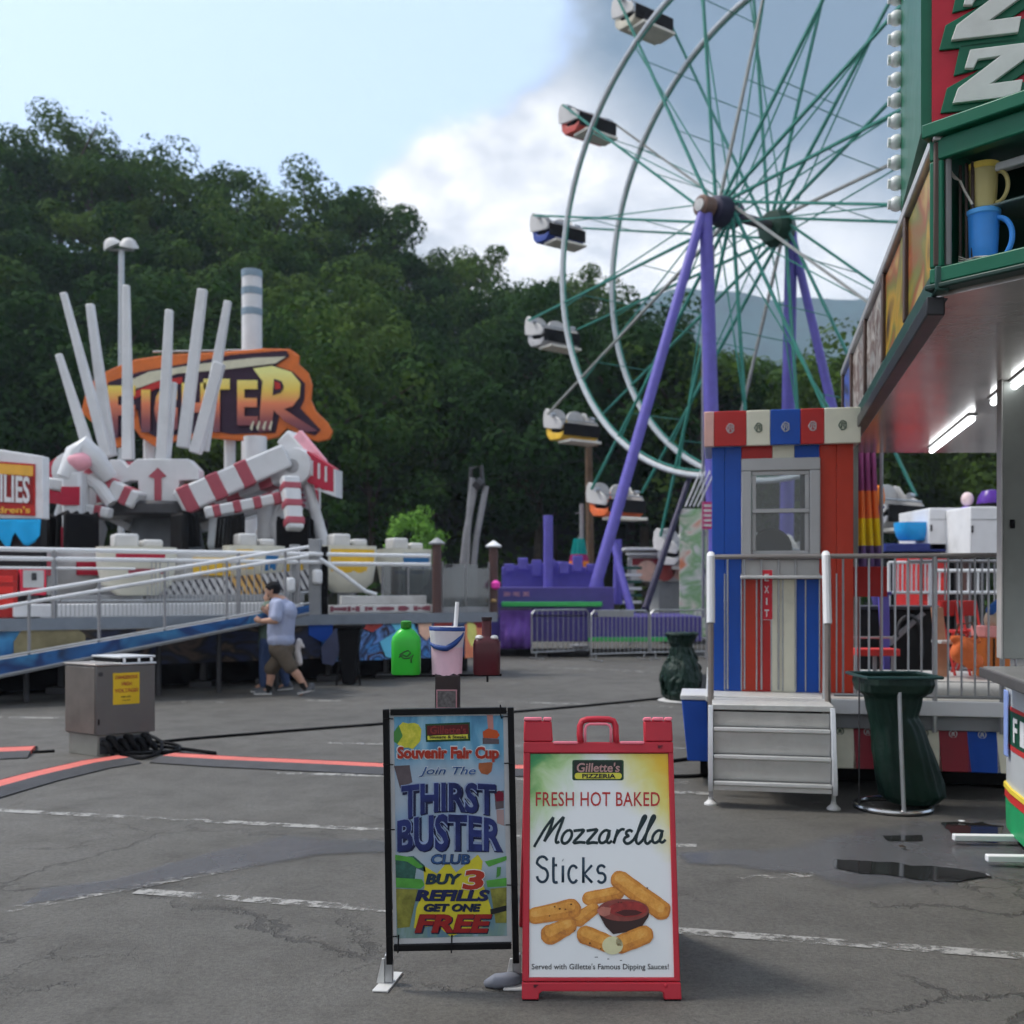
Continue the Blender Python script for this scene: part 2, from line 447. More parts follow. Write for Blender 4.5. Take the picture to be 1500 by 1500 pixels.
DAMP_SHEEN = wetmat('damp_asphalt_sky_sheen', (0.125, 0.129, 0.140), 0.24, 0.62)  # damp ground; its bluish grey base also carries the sky's reflection
m = bpy.data.materials.new('puddle_water'); m.use_nodes = True
bs = m.node_tree.nodes['Principled BSDF']; bs.inputs['Base Color'].default_value = (0.022, 0.022, 0.022, 1); bs.inputs['Roughness'].default_value = 0.03
bs.inputs['Specular IOR Level'].default_value = 0.8
PUD = m
def pool(name, pts, m, z, rag=0.05):
    P = [G(*p) for p in pts]; out_ = []; n = len(P)
    for i in range(n):
        a, c = P[i], P[(i+1) % n]; k = max(1, int((c-a).length/(0.03 if m is PUD else 0.12)))
        for j in range(k):
            q = a.lerp(c, j/k); e = noise.fractal(q*3.0, 0.9, 2.0, 4)*rag
            out_.append(q+V((e*0.6, e, z)))
    g = MB()
    if m is PUD: g.face(out_); return struct(g.build(name, m, smooth=False))
    c = sum(out_, V())/len(out_); mx_ = sum(G(px_, 1262).x for px_, _ in pts)/len(pts)
    # rim, inner ring and a spine that follows the patch lengthways
    inn = []
    for q in out_:
        near = V((q.x, c.y+(q.y-c.y)*0.0, q.z)); yy = [p.y for p in out_ if abs(p.x-q.x) < 0.25]
        inn.append(V((c.x+(q.x-c.x)*0.90, q.y+((max(yy)+min(yy))/2-q.y)*0.75, q.z)))
    a_ = [g.bm.verts.new(q) for q in out_]; b_ = [g.bm.verts.new(q) for q in inn]; k = len(a_)
    for i in range(k): g._f([a_[i], a_[(i+1) % k], b_[(i+1) % k], b_[i]])
    g._f(b_); ob = g.build(name, m, smooth=False)
    at = ob.data.attributes.new('wet', 'FLOAT', 'POINT'); at.data.foreach_set('value', [0.0]*k+[1.0]*k)
    return struct(ob)
pool('damp_patch', [(60, 1300), (160, 1290), (250, 1262), (330, 1240), (420, 1222), (520, 1226), (640, 1236), (560, 1252), (470, 1256), (380, 1272), (270, 1292), (170, 1312), (20, 1330)], DAMP_SHEEN, .006)
pool('damp_patch', [(985, 1250), (1080, 1240), (1160, 1232), (1260, 1205), (1380, 1195), (1480, 1200), (1560, 1240), (1500, 1295), (1400, 1306), (1310, 1312), (1230, 1304), (1190, 1284), (1090, 1276), (1000, 1266)], DAMP_SHEEN, .006)
pool('puddle', [(1218, 1264), (1290, 1263), (1370, 1270), (1450, 1283), (1452, 1287), (1400, 1291), (1330, 1290), (1262, 1282), (1222, 1275)], PUD, .010, 0.07)
pool('puddle', [(1380, 1205), (1440, 1204), (1470, 1212), (1462, 1234), (1400, 1234), (1386, 1220)], PUD, .010, 0.07)
pool('puddle', [(1292, 1226), (1350, 1226), (1352, 1233), (1300, 1234)], PUD, .010, 0.05)

# ================================================================= hill, mountain, wood
SKY = [(-700, 190), (-200, 180), (0, 176), (90, 150), (130, 194), (200, 194), (280, 222), (305, 272), (330, 256), (380, 245), (450, 262), (510, 285),
       (600, 320), (640, 358), (740, 384), (840, 402), (900, 430), (1000, 485), (1060, 525), (1260, 540), (1500, 545), (2300, 560)]
def skyline(px):
    for (a, ya), (c, yc) in zip(SKY, SKY[1:]):
        if a <= px <= c: return ya+(yc-ya)*(px-a)/(c-a)
    return 190 if px < 0 else 560
YR, Y0 = 88.0, 46.0
def ridge_z(X):
    return H+(HY-skyline(CX+X/YR*F))/F*YR
def hill_z(X, Y):
    r = ridge_z(X)-11.5
    u = min(1.0, max(0.0, (Y-Y0)/(YR-Y0)))
    z = r*u**1.15
    if Y > YR: z = r-(Y-YR)*0.25
    return z+0.6*noise.noise(V((X*0.12, Y*0.12, 0)))*min(1, u*4)-0.15*(1-min(1, u*8))
g = MB(); xs = [-150+5*i for i in range(61)]; ys = [Y0-2+3.5*i for i in range(24)]
vs = [[g.bm.verts.new((x, y, hill_z(x, y) if y > Y0 else -0.3)) for x in xs] for y in ys]
for j in range(len(ys)-1):
    for i in range(len(xs)-1): g._f([vs[j][i], vs[j][i+1], vs[j+1][i+1], vs[j+1][i]])
struct(g.build('hill', mat('hill_soil', (0.030, 0.034, 0.016), 0.9, 0, 0.35, 0.5, grime=0.3, gcol=(0.05, 0.045, 0.03), gscale=0.2)))

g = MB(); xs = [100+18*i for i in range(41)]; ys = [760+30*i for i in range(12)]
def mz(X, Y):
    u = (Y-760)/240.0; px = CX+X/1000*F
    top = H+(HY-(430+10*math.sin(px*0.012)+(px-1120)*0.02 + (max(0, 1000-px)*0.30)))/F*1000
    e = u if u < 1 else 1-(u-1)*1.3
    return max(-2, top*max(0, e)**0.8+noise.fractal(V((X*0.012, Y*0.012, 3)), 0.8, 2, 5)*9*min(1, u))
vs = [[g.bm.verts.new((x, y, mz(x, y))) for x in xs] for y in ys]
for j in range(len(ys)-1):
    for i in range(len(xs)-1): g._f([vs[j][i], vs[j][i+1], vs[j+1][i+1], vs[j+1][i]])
struct(g.build('mountain', mat('mountain_forest_haze', (0.018, 0.062, 0.062), 0.95, 0, 0.35, 0.04, grime=0.0)))  # forest green with bluish haze mixed into the base colour

def leafmat(name, c1, c2, c3):
    m = bpy.data.materials.new(name); m.use_nodes = True; t = NT(m.node_tree)
    out = t.n('ShaderNodeOutputMaterial')
    tc = t.n('ShaderNodeTexCoord').outputs['Object']
    rnd = t.n('ShaderNodeObjectInfo').outputs['Random']
    a = t.n('ShaderNodeTexNoise', {'Vector': tc, 'Scale': 0.55, 'Detail': 4.0}).outputs[0]
    geo = t.n('ShaderNodeTexNoise', {'Vector': tc, 'Scale': 5.0, 'Detail': 2.0}).outputs[0]
    k = t.math('ADD', t.math('MULTIPLY', a, 0.9), t.math('MULTIPLY', geo, 0.35))
    k = t.math('ADD', k, t.math('MULTIPLY', t.math('SUBTRACT', rnd, 0.5), 0.60))
    col = t.ramp(k, [(0.35, c1), (0.60, c2), (0.85, c3)])
    d = t.n('ShaderNodeBsdfPrincipled', {'Base Color': col, 'Roughness': 0.8, 'Specular IOR Level': 0.04})
    tr = t.n('ShaderNodeBsdfTranslucent', {'Color': col})
    mx = t.n('ShaderNodeMixShader', {0: 0.22, 1: d.outputs[0], 2: tr.outputs[0]})
    t.t.links.new(mx.outputs[0], out.inputs[0])
    return m
LEAF = leafmat('broad_leaves', (0.013, 0.038, 0.010), (0.031, 0.074, 0.017), (0.078, 0.132, 0.028))
LEAFB = leafmat('bright_leaves', (0.075, 0.17, 0.03), (0.12, 0.27, 0.045), (0.19, 0.38, 0.07))
BARK = mat('bark', (0.055, 0.043, 0.032), 0.9, 0, 0.3, 4, 0.5, 14)

def leaves(g, centres, per, leaf, rnd):
    for c, r in centres:
        for _ in range(per):
            while True:
                d = V((rnd.uniform(-1, 1), rnd.uniform(-1, 1), rnd.uniform(-1, 1)))
                if 0.05 < d.length <= 1: break
            d = d.normalized()*(d.length**0.45)
            p = c+V((d.x*r, d.y*r, d.z*r*0.78))
            n = (d+V((rnd.uniform(-1, 1), rnd.uniform(-1, 1), rnd.uniform(-.6, 1.0)))*0.42).normalized()
            x, y, _n = basis(n, (rnd.uniform(-1, 1), rnd.uniform(-1, 1), rnd.uniform(-1, 1)))
            s = leaf*rnd.uniform(0.6, 1.35)
            g.face([p-x*s*0.5, p+y*s*0.42+n*s*.1, p+x*s*0.55, p-y*s*0.42-n*s*.05])

def tree_thing(name, label, cat, seed, h, R, group, leaf=0.34, per=62, nclump=46, m=LEAF, airy=False, base=0.20):
    rnd = random.Random(seed)
    t_ = thing(name, label, cat, group=group)
    g = MB(); bend = V((rnd.uniform(-.5, .5), rnd.uniform(-.5, .5), 0))
    top = V((bend.x, bend.y, h*0.72))
    g.path([(0, 0, -0.6), bend*0.15+V((0, 0, h*0.25)), bend*0.5+V((0, 0, h*0.5)), top], [h*.022, h*.017, h*.012, h*.005], 8)
    cs = []
    n_l = 9 if not airy else 7
    for i in range(n_l):
        a = 2*PI*i/n_l+rnd.uniform(-.3, .3); z0 = h*rnd.uniform(0.28, 0.6); L = R*rnd.uniform(0.55, 0.9)
        p0 = bend*(z0/h)*0.8+V((0, 0, z0)); p2 = p0+V((math.cos(a)*L, math.sin(a)*L, h*rnd.uniform(.12, .3)))
        p1 = p0.lerp(p2, .5)+V((0, 0, -h*.02))
        g.path([p0, p1, p2], [h*.0085, h*.006, h*.002], 6); cs.append((p2, R*rnd.uniform(.22, .36)))
    g.build('trunk', BARK, t_, world=False)
    cz = h*(base+1)/2; rz = h*(1-base)/2
    while len(cs) < nclump:
        d = V((rnd.uniform(-1, 1), rnd.uniform(-1, 1), rnd.uniform(-1, 1)))
        if not 0.25 < d.length <= 1: continue
        lob = 0.80+0.34*noise.noise(d*2.2+V((seed*3.1, 0, 0)))
        d = d.normalized()*(d.length**0.4)*lob
        wid = 1.0-0.28*max(0, d.z)
        cs.append((V((d.x*R*wid, d.y*R*wid, cz+d.z*rz)), R*rnd.uniform(.20, .40)))
    g = MB(); leaves(g, cs, per, leaf, rnd)
    g.build('crown', m, t_, world=False, smooth=False)
    return t_

WOODG = 'trees covering the wooded hillside'
WL = 'dark green broadleaf tree in the dense wood covering the hill'
protos = [tree_thing('forest_tree', WL, 'tree', 11+i, 13.0, 4.9+0.3*(i % 3), WOODG, per=230+10*i, nclump=36, leaf=.30) for i in range(5)]
rnd = random.Random(3); ntree = 0
used = [False]*len(protos)
def put_tree(x, y, s, rz, i, dz=0):
    global ntree
    o = protos[i] if not used[i] else copy_tree(protos[i]); used[i] = True
    o.location = (x, y, hill_z(x, y)+dz); o.rotation_euler = (0, 0, rz); o.scale = (s, s, s*rnd.uniform(.92, 1.08)); ntree += 1
    return o
for row, y in enumerate((50, 56, 62.5, 69, 76, 82.5, 89)):
    half = y*0.60+9
    n = int(2*half/5.2)
    for i in range(n):
        x = -half+2*half*(i+0.5)/n+rnd.uniform(-1.7, 1.7); yy = y+rnd.uniform(-2.2, 2.2)
        px = CX+x/yy*F
        if y < 52 and 560 < px < 900 and rnd.random() < 0.55: continue
        if px > 1330 and y > 60: continue
        s = rnd.uniform(.80, 1.02) if y > 60 else rnd.uniform(.72, 1.05)
        put_tree(x, yy, s, rnd.uniform(0, 6.28), rnd.randrange(5))
# trees that stand out of the wood
p = W(90, 150, 84); o = tree_thing('tall_tree', 'tall airy tree rising above the wood at the top of the hill', 'tree', 71, 17.0, 4.4, None, leaf=0.24, per=24, nclump=44, airy=True, base=0.38)
o.location = (p.x, 84, p.z-17.2)
p = W(225, 200, 82); o = tree_thing('round_tree', 'broad round topped tree on the hill crest before a dip in the skyline', 'tree', 72, 15.0, 6.4, None, leaf=0.34, per=64, nclump=62)
o.location = (p.x, 82, p.z-15.2)
p = W(20, 180, 83); o = tree_thing('round_tree', 'loose crowned tree beside the tall airy tree on the hill', 'tree', 73, 15.0, 4.8, None, leaf=0.28, per=38, nclump=50, airy=True)
o.location = (p.x, 83, p.z-15.2)
o = tree_thing('bright_bush_tree', 'small bright green tree standing at the foot of the dark wood', 'tree', 74, 3.9, 1.25, None, leaf=0.13, per=64, nclump=48, m=LEAFB, base=0.30)
p = W(606, 742, 41); o.location = (p.x, 41, p.z-3.95)
# undergrowth between the trunks
g = MB(); cs = []
for _ in range(620):
    y = rnd.uniform(Y0-1.5, 80); x = rnd.uniform(-y*.62, y*.52)
    cs.append((V((x, y, hill_z(x, y)+rnd.uniform(.2, .9))), rnd.uniform(.7, 1.6)))
leaves(g, cs, 42, 0.36, rnd)
o = g.build('undergrowth', LEAF, smooth=False); o['kind'] = 'stuff'; o['label'] = 'dark leafy undergrowth on the slope between the trees'; o['category'] = 'undergrowth'

# the air: far things fade to blue
hz = MB(); hz.box(-540, 860, -64, 1140, -1.2, 312)
HM = bpy.data.materials.new('haze_air'); HM.use_nodes = True; t = NT(HM.node_tree)
out = t.n('ShaderNodeOutputMaterial'); pv = t.n('ShaderNodeVolumePrincipled', {'Color': (0.70, 0.83, 1.0, 1), 'Density': 0.00034, 'Anisotropy': 0.0})
t.t.links.new(pv.outputs[0], out.inputs['Volume'])
o = hz.build('haze', HM, smooth=False); o['kind'] = 'stuff'; o['label'] = 'thin bluish haze filling the air in front of the far mountain'; o['category'] = 'haze'
SC.cycles.volume_bounces = 1
# ================================================================= ferris wheel
WTH, WR, WL_ = -0.955, 6.92, 2.08
U = V((math.cos(WTH), math.sin(WTH), 0)); N = V((-math.sin(WTH), math.cos(WTH), 0)); ZZ = V((0, 0, 1))
WC = V((5.60, 27.0, H+9.88))
hubs = [WC, WC+N*WL_]
fw = thing('ferris_wheel', 'tall ferris wheel with green spokes, white rims and purple support legs', 'ferris wheel', (WC.x+N.x, WC.y+N.y, 0))
RIMG = mat('grey_rim_metal', (0.55, 0.57, 0.58), 0.35, 0.35, 0.08)
SPK = mat('green_spoke_paint', A(38, 102, 90), 0.45, 0.1, 0.15)
SPKG = mat('bare_spoke_metal', (0.30, 0.31, 0.29), 0.45, 0.3, 0.15)
HUBM = mat('dark_navy_hub', (0.03, 0.028, 0.06), 0.5, 0.2)
BULB = mat('lamp_glass', (0.75, 0.77, 0.76), 0.25, 0, 0.05)
NS = 16; A0 = math.radians(119)
def wp(i, a, r): return hubs[i]+U*math.cos(a)*r+ZZ*math.sin(a)*r
for i in range(2):
    g = MB(); g.path([wp(i, 2*PI*k/96, WR) for k in range(96)], 0.085, 8, closed=True)
    g.build('rim', RIMG, fw)
    g = MB(); g.path([wp(i, 2*PI*k/96, WR-0.13) for k in range(96)], 0.03, 6, closed=True)
    g.build('rim_rail', SPK, fw)
    g = MB(); g.lathe([(0.12, -.5), (0.34, -.42), (0.40, -.1), (0.40, .1), (0.34, .42), (0.12, .5)] if i == 0 else [(0.12, -.35), (0.42, -.3), (0.52, 0), (0.42, .3), (0.12, .35)], hubs[i], 20, N)
    g.build('hub', HUBM if i == 0 else mat('hub_green', A(12, 44, 32), 0.45, 0.1), fw)
g = MB(); g.lathe([(0.22, -.92), (0.27, -.88), (0.27, -.55), (0.18, -.5)], WC, 22, N); g.build('hub_drum', mat('rusty_drum', (0.16, 0.10, 0.08), 0.6, 0.3, 0.2), fw)
g = MB(); g.lathe([(0.0, -.97), (0.16, -.96), (0.16, -.91), (0.0, -.90)], WC, 16, N); g.build('hub_cap', OFFWHITE, fw)
g = MB(); g.tube(hubs[0]-N*.5, hubs[1]+N*.5, .14, n=14); g.build('axle', DARKSTEEL, fw)
rq = random.Random(5)
for k in range(NS):
    a = A0+2*PI*k/NS
    for i in range(2):
        g = MB(); e = 0.05
        p0 = wp(i, a+0.9, 0.34); p1 = wp(i, a, WR*1.25) - N*(WL_*0.24*(1 if i else -1)) if False else wp(i, a, WR*1.27)
        g.beam(p0, p1, .062, .085, .055, .07, up=N); g.build('spoke', SPKG if (k*2+i) % 5 == 3 else SPK, fw)
        
        if i == 0 or k % 2:
            g = MB(); p0 = wp(i, a-0.9, 0.34); p1 = wp(i, a+PI/NS*0.15, WR*0.99); g.beam(p0, p1, .028, .035, up=N); g.build('brace', SPK, fw)
    for rr in (0.36, 0.68):
        g = MB(); g.tube(wp(0, a+0.9, .34).lerp(wp(0, a, WR*1.27), rr), wp(1, a+0.9, .34).lerp(wp(1, a, WR*1.27), rr), .014, n=5); g.build('tie_rod', SPK, fw)
# gondolas: a tub with two rounded high backs, dark seat and a bright foot board
TUBC = [('grey_tub', A(150, 150, 152)), ('blue_tub', A(40, 60, 130)), ('red_tub', A(165, 70, 60)), ('cream_tub', A(170, 165, 150)), ('yellow_tub', A(215, 160, 50)), ('orange_tub', A(205, 95, 50))]
TUBM = [mat(n, c, 0.4) for n, c in TUBC]
SHELL = mat('pale_shell_plastic', (0.58, 0.57, 0.56), 0.4, 0, 0.05)
order = {0: 3, 1: 2, 2: 1, 3: 0, 4: 4, 5: 5, 8: 0}
def gondola(k):
    a = A0+2*PI*k/NS
    P = (wp(0, a, WR*1.27)+wp(1, a, WR*1.27))/2
    w = WL_*0.39
    def L(f, s, z): return P+U*f*.68+N*s+ZZ*z*.76          # f along the ride, s across, z from the pivot
    tub = TUBM[order.get(k, k % 6)]
    # hull profile in the (f, z) plane, open at the top
    prof = [(-.62, .02), (-.72, -.35), (-.66, -.80), (-.40, -1.05), (.35, -1.08), (.62, -.92), (.66, -.72), (.30, -.80), (-.28, -.72), (-.46, -.40), (-.50, .0)]
    g = MB()
    g.prism([L(f, -w*.92, z) for f, z in prof], N*(w*1.84))
    body = g.build('gondola', tub, fw, bevel=0.03)
    # two humped shells: backrest wings
    for s in (-1, 1):
        g = MB(); pts = []
        for f, z in [(-.80, -.45), (-.86, -.1), (-.80, .22), (-.62, .36), (-.40, .30), (-.24, .08), (-.05, -.02), (.20, -.10), (.50, -.28), (.66, -.52), (.55, -.66), (.1, -.60), (-.35, -.55)]:
            pts.append(L(f, s*w*.98-(.05 if s > 0 else 0), z))
        g.prism(pts, N*.05); g.build('shell', SHELL, body, bevel=0.02)
    g = MB()
    for c in (-.5, .5):
        pr = []
        for q in range(9):
            an = PI*q/8; pr.append(L(-.60-.0, c*w*.98+math.cos(an)*w*.46, .02+math.sin(an)*.34))
        g.prism(pr+[L(-.60, c*w*.98-w*.46, -.45), L(-.60, c*w*.98+w*.46, -.45)], U*.09)
    g.build('backrest', SHELL, body, bevel=0.02)
    g = MB(); g.obox(L(-.10, 0, -.62), U*.34, N*w*.86, ZZ*.07); g.build('seat', BLACK, body, bevel=0.03)
    g = MB(); g.obox(L(.72, 0, -.66), U*.03, N*w*.94, ZZ*.20); g.build('front_band', RUBBER, body, bevel=0.02)
    g = MB(); g.obox(L(.55, 0, -1.16), U*.34, N*w*.80, ZZ*.045); g.build('footboard', mat('bare_footboard', (.72, .68, .60), .4), body, bevel=0.02)
    g = MB(); g.tube(L(.45, -w*.95, -.22), L(.45, w*.95, -.22), .025); g.tube(L(0, -w*1.12, 0), L(0, -w*.9, 0), .07); g.tube(L(0, w*1.12, 0), L(0, w*.9, 0), .07); g.build('lap_bar', STEEL, body)
for k in range(NS): gondola(k)
# purple legs
def leg(a, b, r=.17, m=PURPLE):
    g = MB(); g.tube(a, b, r*.8, r, 14); return g.build('support_leg', m, fw)
leg(hubs[0]-N*.75, W(856, 915, 24.6), .15); leg(hubs[0]-N*.7, W(1050, 915, 26.0), .21); leg(hubs[1]+N*.6, W(1150, 905, 29.2), .21); leg(hubs[1]+N*.6, W(1290, 900, 27.4), .14)
leg(W(1010, 700, 28.3), W(945, 892, 26.5), .10, HUBM); leg(W(905, 790, 27), W(905, 885, 27), .13)
leg(W(897, 790, 26.5), W(925, 898, 25.5), .10)
g = MB(); g.tube(W(1043, 360, 26.6), W(1043, 905, 26.6), .07, n=8); g.tube(W(1030, 380, 26.6), W(1030, 905, 26.6), .04, n=6)
for q in range(9): g.tube(W(1030, 390+q*55, 26.6), W(1043, 420+q*55, 26.6), .025, n=5)
g.build('lattice_mast', GREYSTEEL, fw)
g = MB()
for q in range(4): g.beam(W(1026+q*7, 690, 26), W(1004+q*6, 742, 26), .07, .03)
g.build('light_bars', WHITE, fw)
# base frame of the wheel
g = MB(); g.box(W(700, 0, 24.3).x, W(1030, 0, 24.3).x, 24.4, 27.6, .35, .95); g.box(W(728, 0, 24.3).x, W(900, 0, 24.3).x, 24.35, 27, .98, 1.65); g.build('base_frame', DPURPLE, fw, bevel=.02)
g = MB(); g.box(W(735, 0, 24.2).x, W(882, 0, 24.2).x, 24.22, 24.33, 1.19, 1.30); g.box(W(862, 0, 24.2).x, W(1012, 0, 24.2).x, 24.22, 24.34, .36, .46); g.build('light_strip', mat('green_strip', A(55, 150, 80), .4), fw, bevel=.01)
g = MB(); g.tube(W(803, 755, 24.8), W(803, 893, 24.8), .115, n=14); g.build('corner_post', PURPLE, fw, bevel=.01)
g = MB()
for q in range(7): g.obox(W(746+q*20, 832-(q % 2)*6, 25.2), V((.12, 0, 0)), V((0, .1, 0)), V((0, 0, .10+.05*(q % 3))))
g.prism([W(735, 830, 25.5), W(820, 822, 25.5), W(880, 836, 25.5), W(886, 862, 25.5), W(735, 862, 25.5)], (0, .4, 0)); g.build('drive_box', PURPLE, fw, bevel=.02)
g = MB()
for q in range(3): g.text(('201', '182', '202')[q], lambda u, v, w, q=q: W(738+q*14+u*9, 873-v*6, 24.33)+V((0, .012*w-.012, 0)))
g.build('lettering', mat('pink_letter', A(200, 140, 150), .5), fw)
# purple cloth skirt
ct = thing('skirt_curtain', 'purple cloth curtain hanging below the ride deck beside the crowd barriers', 'curtain', G(755, 953).to_tuple())
g = MB(); cols = []
for i in range(41):
    px = 733+i*1.15*1; u = i/40
    col = []
    for j in range(13):
        v = j/12; p = W(733+u*46, 893+v*58, 24.1)
        p.y += 0.05*math.sin(u*22)*v+0.10*math.sin(PI*u)*math.sin(v*7.0)
        col.append(g.bm.verts.new(p))
    cols.append(col)
for i in range(40):
    for j in range(12): g._f([cols[i][j], cols[i+1][j], cols[i+1][j+1], cols[i][j+1]])
o = g.build('cloth', mat('purple_cloth', A(92, 64, 135), .8, 0, .1), ct, ang=3); sol = o.modifiers.new('t', 'SOLIDIFY'); sol.thickness = .01
g = MB(); g.tube(W(731, 892, 24.1), W(781, 892, 24.1), .02); g.build('rail', DARKSTEEL, ct)

# crowd barriers
def barrier(pa, pb, za=1.08, n=13, label='', first=None):
    a, b = V(pa), V(pb)
    t_ = thing('crowd_barrier', label, 'barrier', a.to_tuple(), group='crowd barriers in front of the ferris wheel')
    d = (b-a); u = d.normalized(); pr = V((-u.y, u.x, 0))
    g = MB(); z0, z1 = .14, za
    g.path([a+V((0, 0, z0)), a+V((0, 0, z1-.08)), a+u*.08+V((0, 0, z1)), b-u*.08+V((0, 0, z1)), b+V((0, 0, z1-.08)), b+V((0, 0, z0))], .021, 8)
    g.tube(a+V((0, 0, z0+.02)), b+V((0, 0, z0+.02)), .018); g.build('frame', STEEL, t_)
    for i in range(1, n):
        g = MB(); p = a+d*i/n; g.tube(p+V((0, 0, z0+.02)), p+V((0, 0, z1)), .009, n=6); g.build('bar', STEEL, t_)
    for p in (a+u*.12, b-u*.12):
        g = MB(); g.beam(p-pr*.28+V((0, 0, .02)), p+pr*.28+V((0, 0, .02)), .05, .03); g.tube(p+V((0, 0, .02)), p+V((0, 0, .16)), .018); g.build('foot', STEEL, t_)
    return t_
barrier(G(779, 966), G(862, 962), 1.12, 11, 'steel crowd barrier nearest the purple curtain, set at an angle')
barrier(G(866, 969), G(950, 966), 1.12, 14, 'steel crowd barrier in the middle, with a grey plate on its top rail')
barrier(G(953, 966), G(1040, 964), 1.12, 14, 'steel crowd barrier at the far end, running behind the green bag')
o = MB(); o.obox(W(902, 899, 22.65), V((.40, 0, 0)), V((0, .012, 0)), V((0, 0, .07))); p_ = o.build('plate', GREYPAINT, None)
tag(p_, 'grey blank plate fixed along the top of a crowd barrier', 'plate')
th = thing('cable_mat', 'black low box on the ground behind the crowd barriers', 'box', G(835, 962).to_tuple())
g = MB(); g.box(G(802, 962).x, G(862, 962).x, 24.0, 24.3, 0, .14); g.build('cover', RUBBER, th, bevel=.03)
g = MB(); g.box(G(806, 962).x, G(858, 962).x, 24.02, 24.28, .14, .17); g.build('lid', DARKSTEEL, th, bevel=.01)

# poles behind
up = thing('utility_pole', 'brown wooden utility pole standing before the dark wood', 'pole', W(863, 860, 36).to_tuple()[:2]+(0,))
g = MB(); g.tube(W(866, 862+68, 36), W(862, 640, 36), .15, .12, 12); g.build('post', mat('weathered_wood', (.13, .085, .055), .85, 0, .2, 3, .4, 25), up)
g = MB(); g.beam(W(850, 652, 36), W(876, 652, 36), .08, .1); g.build('crossarm', mat('weathered_wood', (.13, .085, .055)), up)
for px, py in ((852, 647), (863, 645), (874, 647)):
    g = MB(); q = W(px, py, 36); g.lathe([(.03, -.04), (.06, 0), (.03, .05), (.05, .08), (.01, .12)], q, 8); g.build('insulator', OFFWHITE, up)
wire = MB(); pts = []
for i in range(21):
    u = i/20; q = W(862, 672, 36).lerp(W(440, 716, 40), u); q.z -= 1.2*math.sin(PI*u)*.35; pts.append(q)
wire.path(pts, .014, 5); tag(wire.build('overhead_wire', RUBBER, None), 'thin dark overhead wire sagging from the wooden pole across the wood', 'wire')
up = thing('metal_post', 'thin grey metal post next to the wooden utility pole', 'post', (W(852, 860, 33).x, 33, 0))
g = MB(); g.tube(W(853, 930, 33), W(852, 738, 33), .08, .07); g.build('shaft', GREYSTEEL, up)
g = MB(); g.beam(W(843, 752, 33), W(853, 751, 33), .03); g.build('bracket', GREYSTEEL, up)
fu = thing('folded_parasol', 'closed parasol striped teal, magenta and orange beyond the wheel base', 'parasol', (W(848, 860, 28).x, 28, 0))
q = W(848, 860, 28)
g = MB(); prf = []; 
g.mi = 0
CONE = [mat('teal_cloth', A(20, 130, 120), .8), mat('magenta_cloth', A(140, 40, 90), .8), mat('orange_cloth', A(215, 120, 40), .8)]
zt = lambda py: H+(HY-py)/F*28
def ribbed(g, z0, z1, r0, r1):
    n = 28; a = []
    for z, r in ((z0, r0), (z1, r1)):
        a.append([g.bm.verts.new((q.x+r*(1+.14*math.cos(k*PI/2*1.0*2))*math.cos(2*PI*k/n), q.y+r*(1+.14*math.cos(k*PI))*math.sin(2*PI*k/n), z)) for k in range(n)])
    for k in range(n): g._f([a[0][k], a[0][(k+1) % n], a[1][(k+1) % n], a[1][k]])
ribbed(g, zt(836), zt(822), .27, .235); g.mi = 1; ribbed(g, zt(822), zt(812), .235, .20); g.mi = 2; ribbed(g, zt(812), zt(789), .20, .13)
g.build('canopy', [CONE[2], CONE[1], CONE[0]], fu)
g = MB(); g.tube((q.x, q.y, 0), (q.x, q.y, zt(786)), .03); g.lathe([(.0, 0), (.3, 0), (.3, .06), (.05, .1)], (q.x, q.y, 0), 16); g.build('pole', GREYSTEEL, fu)
# ================================================================= spinning ride on its raised deck
def rounded_tub(g, c, u, w, L, Wd, h, taper=.62):
    """open boat shaped shell: c = centre of the bottom, u = long axis, w = cross axis"""
    n = 20; rings = []
    for f, z in ((taper, 0), (.86, h*.22), (.98, h*.62), (1.0, h), (.90, h), (.86, h*.5), (.6, h*.3)):
        rings.append([g.bm.verts.new(c+u*L*f*math.copysign(abs(math.cos(a))**.7, math.cos(a))+w*Wd*f*math.copysign(abs(math.sin(a))**.7, math.sin(a))+ZZ*z) for a in [2*PI*k/n for k in range(n)]])
    for a, b in zip(rings, rings[1:]):
        for k in range(n): g._f([a[k], a[(k+1) % n], b[(k+1) % n], b[k]])
    g._f(rings[0][::-1]); g._f(rings[-1])

PA, PB = V((-9.6, 14.1, 0)), V((-0.30, 19.3, 0))
PD = (PB-PA).normalized(); PN = V((-PD.y, PD.x, 0)); PLEN = (PB-PA).length
DK = 1.16
def on(px, off=0.0):
    """distance along the deck's front edge seen at this column, off metres behind it"""
    k = (px-CX)/F; o = PA+PN*off
    return (k*o.y-o.x)/(PD.x-k*PD.y)
def D(s, off, z): return PA+PD*s+PN*off+V((0, 0, z))
def plz(px, py, off=0.0):
    return Pl(PA+PN*off, PN).at(px, py)
deck = thing('ride_platform', 'raised ride deck with white rails and a painted dark skirt', 'platform', (PA.x+4, PA.y+5, 0))
DECKM = mat('worn_deck_plate', (.36, .37, .38), .5, .4, .15, 3, grime=.4)
g = MB(); g.prism([D(0, 0, DK-.10), D(PLEN, 0, DK-.10), D(PLEN, 9.5, DK-.10), D(0, 9.5, DK-.10)], (0, 0, .10)); g.build('deck_plate', DECKM, deck, bevel=.01)
g = MB(); g.prism([D(0, -.02, DK-.16), D(PLEN, -.02, DK-.16), D(PLEN, -.02, DK+.02), D(0, -.02, DK+.02)], PN*-.03); g.build('deck_edge', mat('grey_edge', A(105, 112, 120), .4, .3), deck)
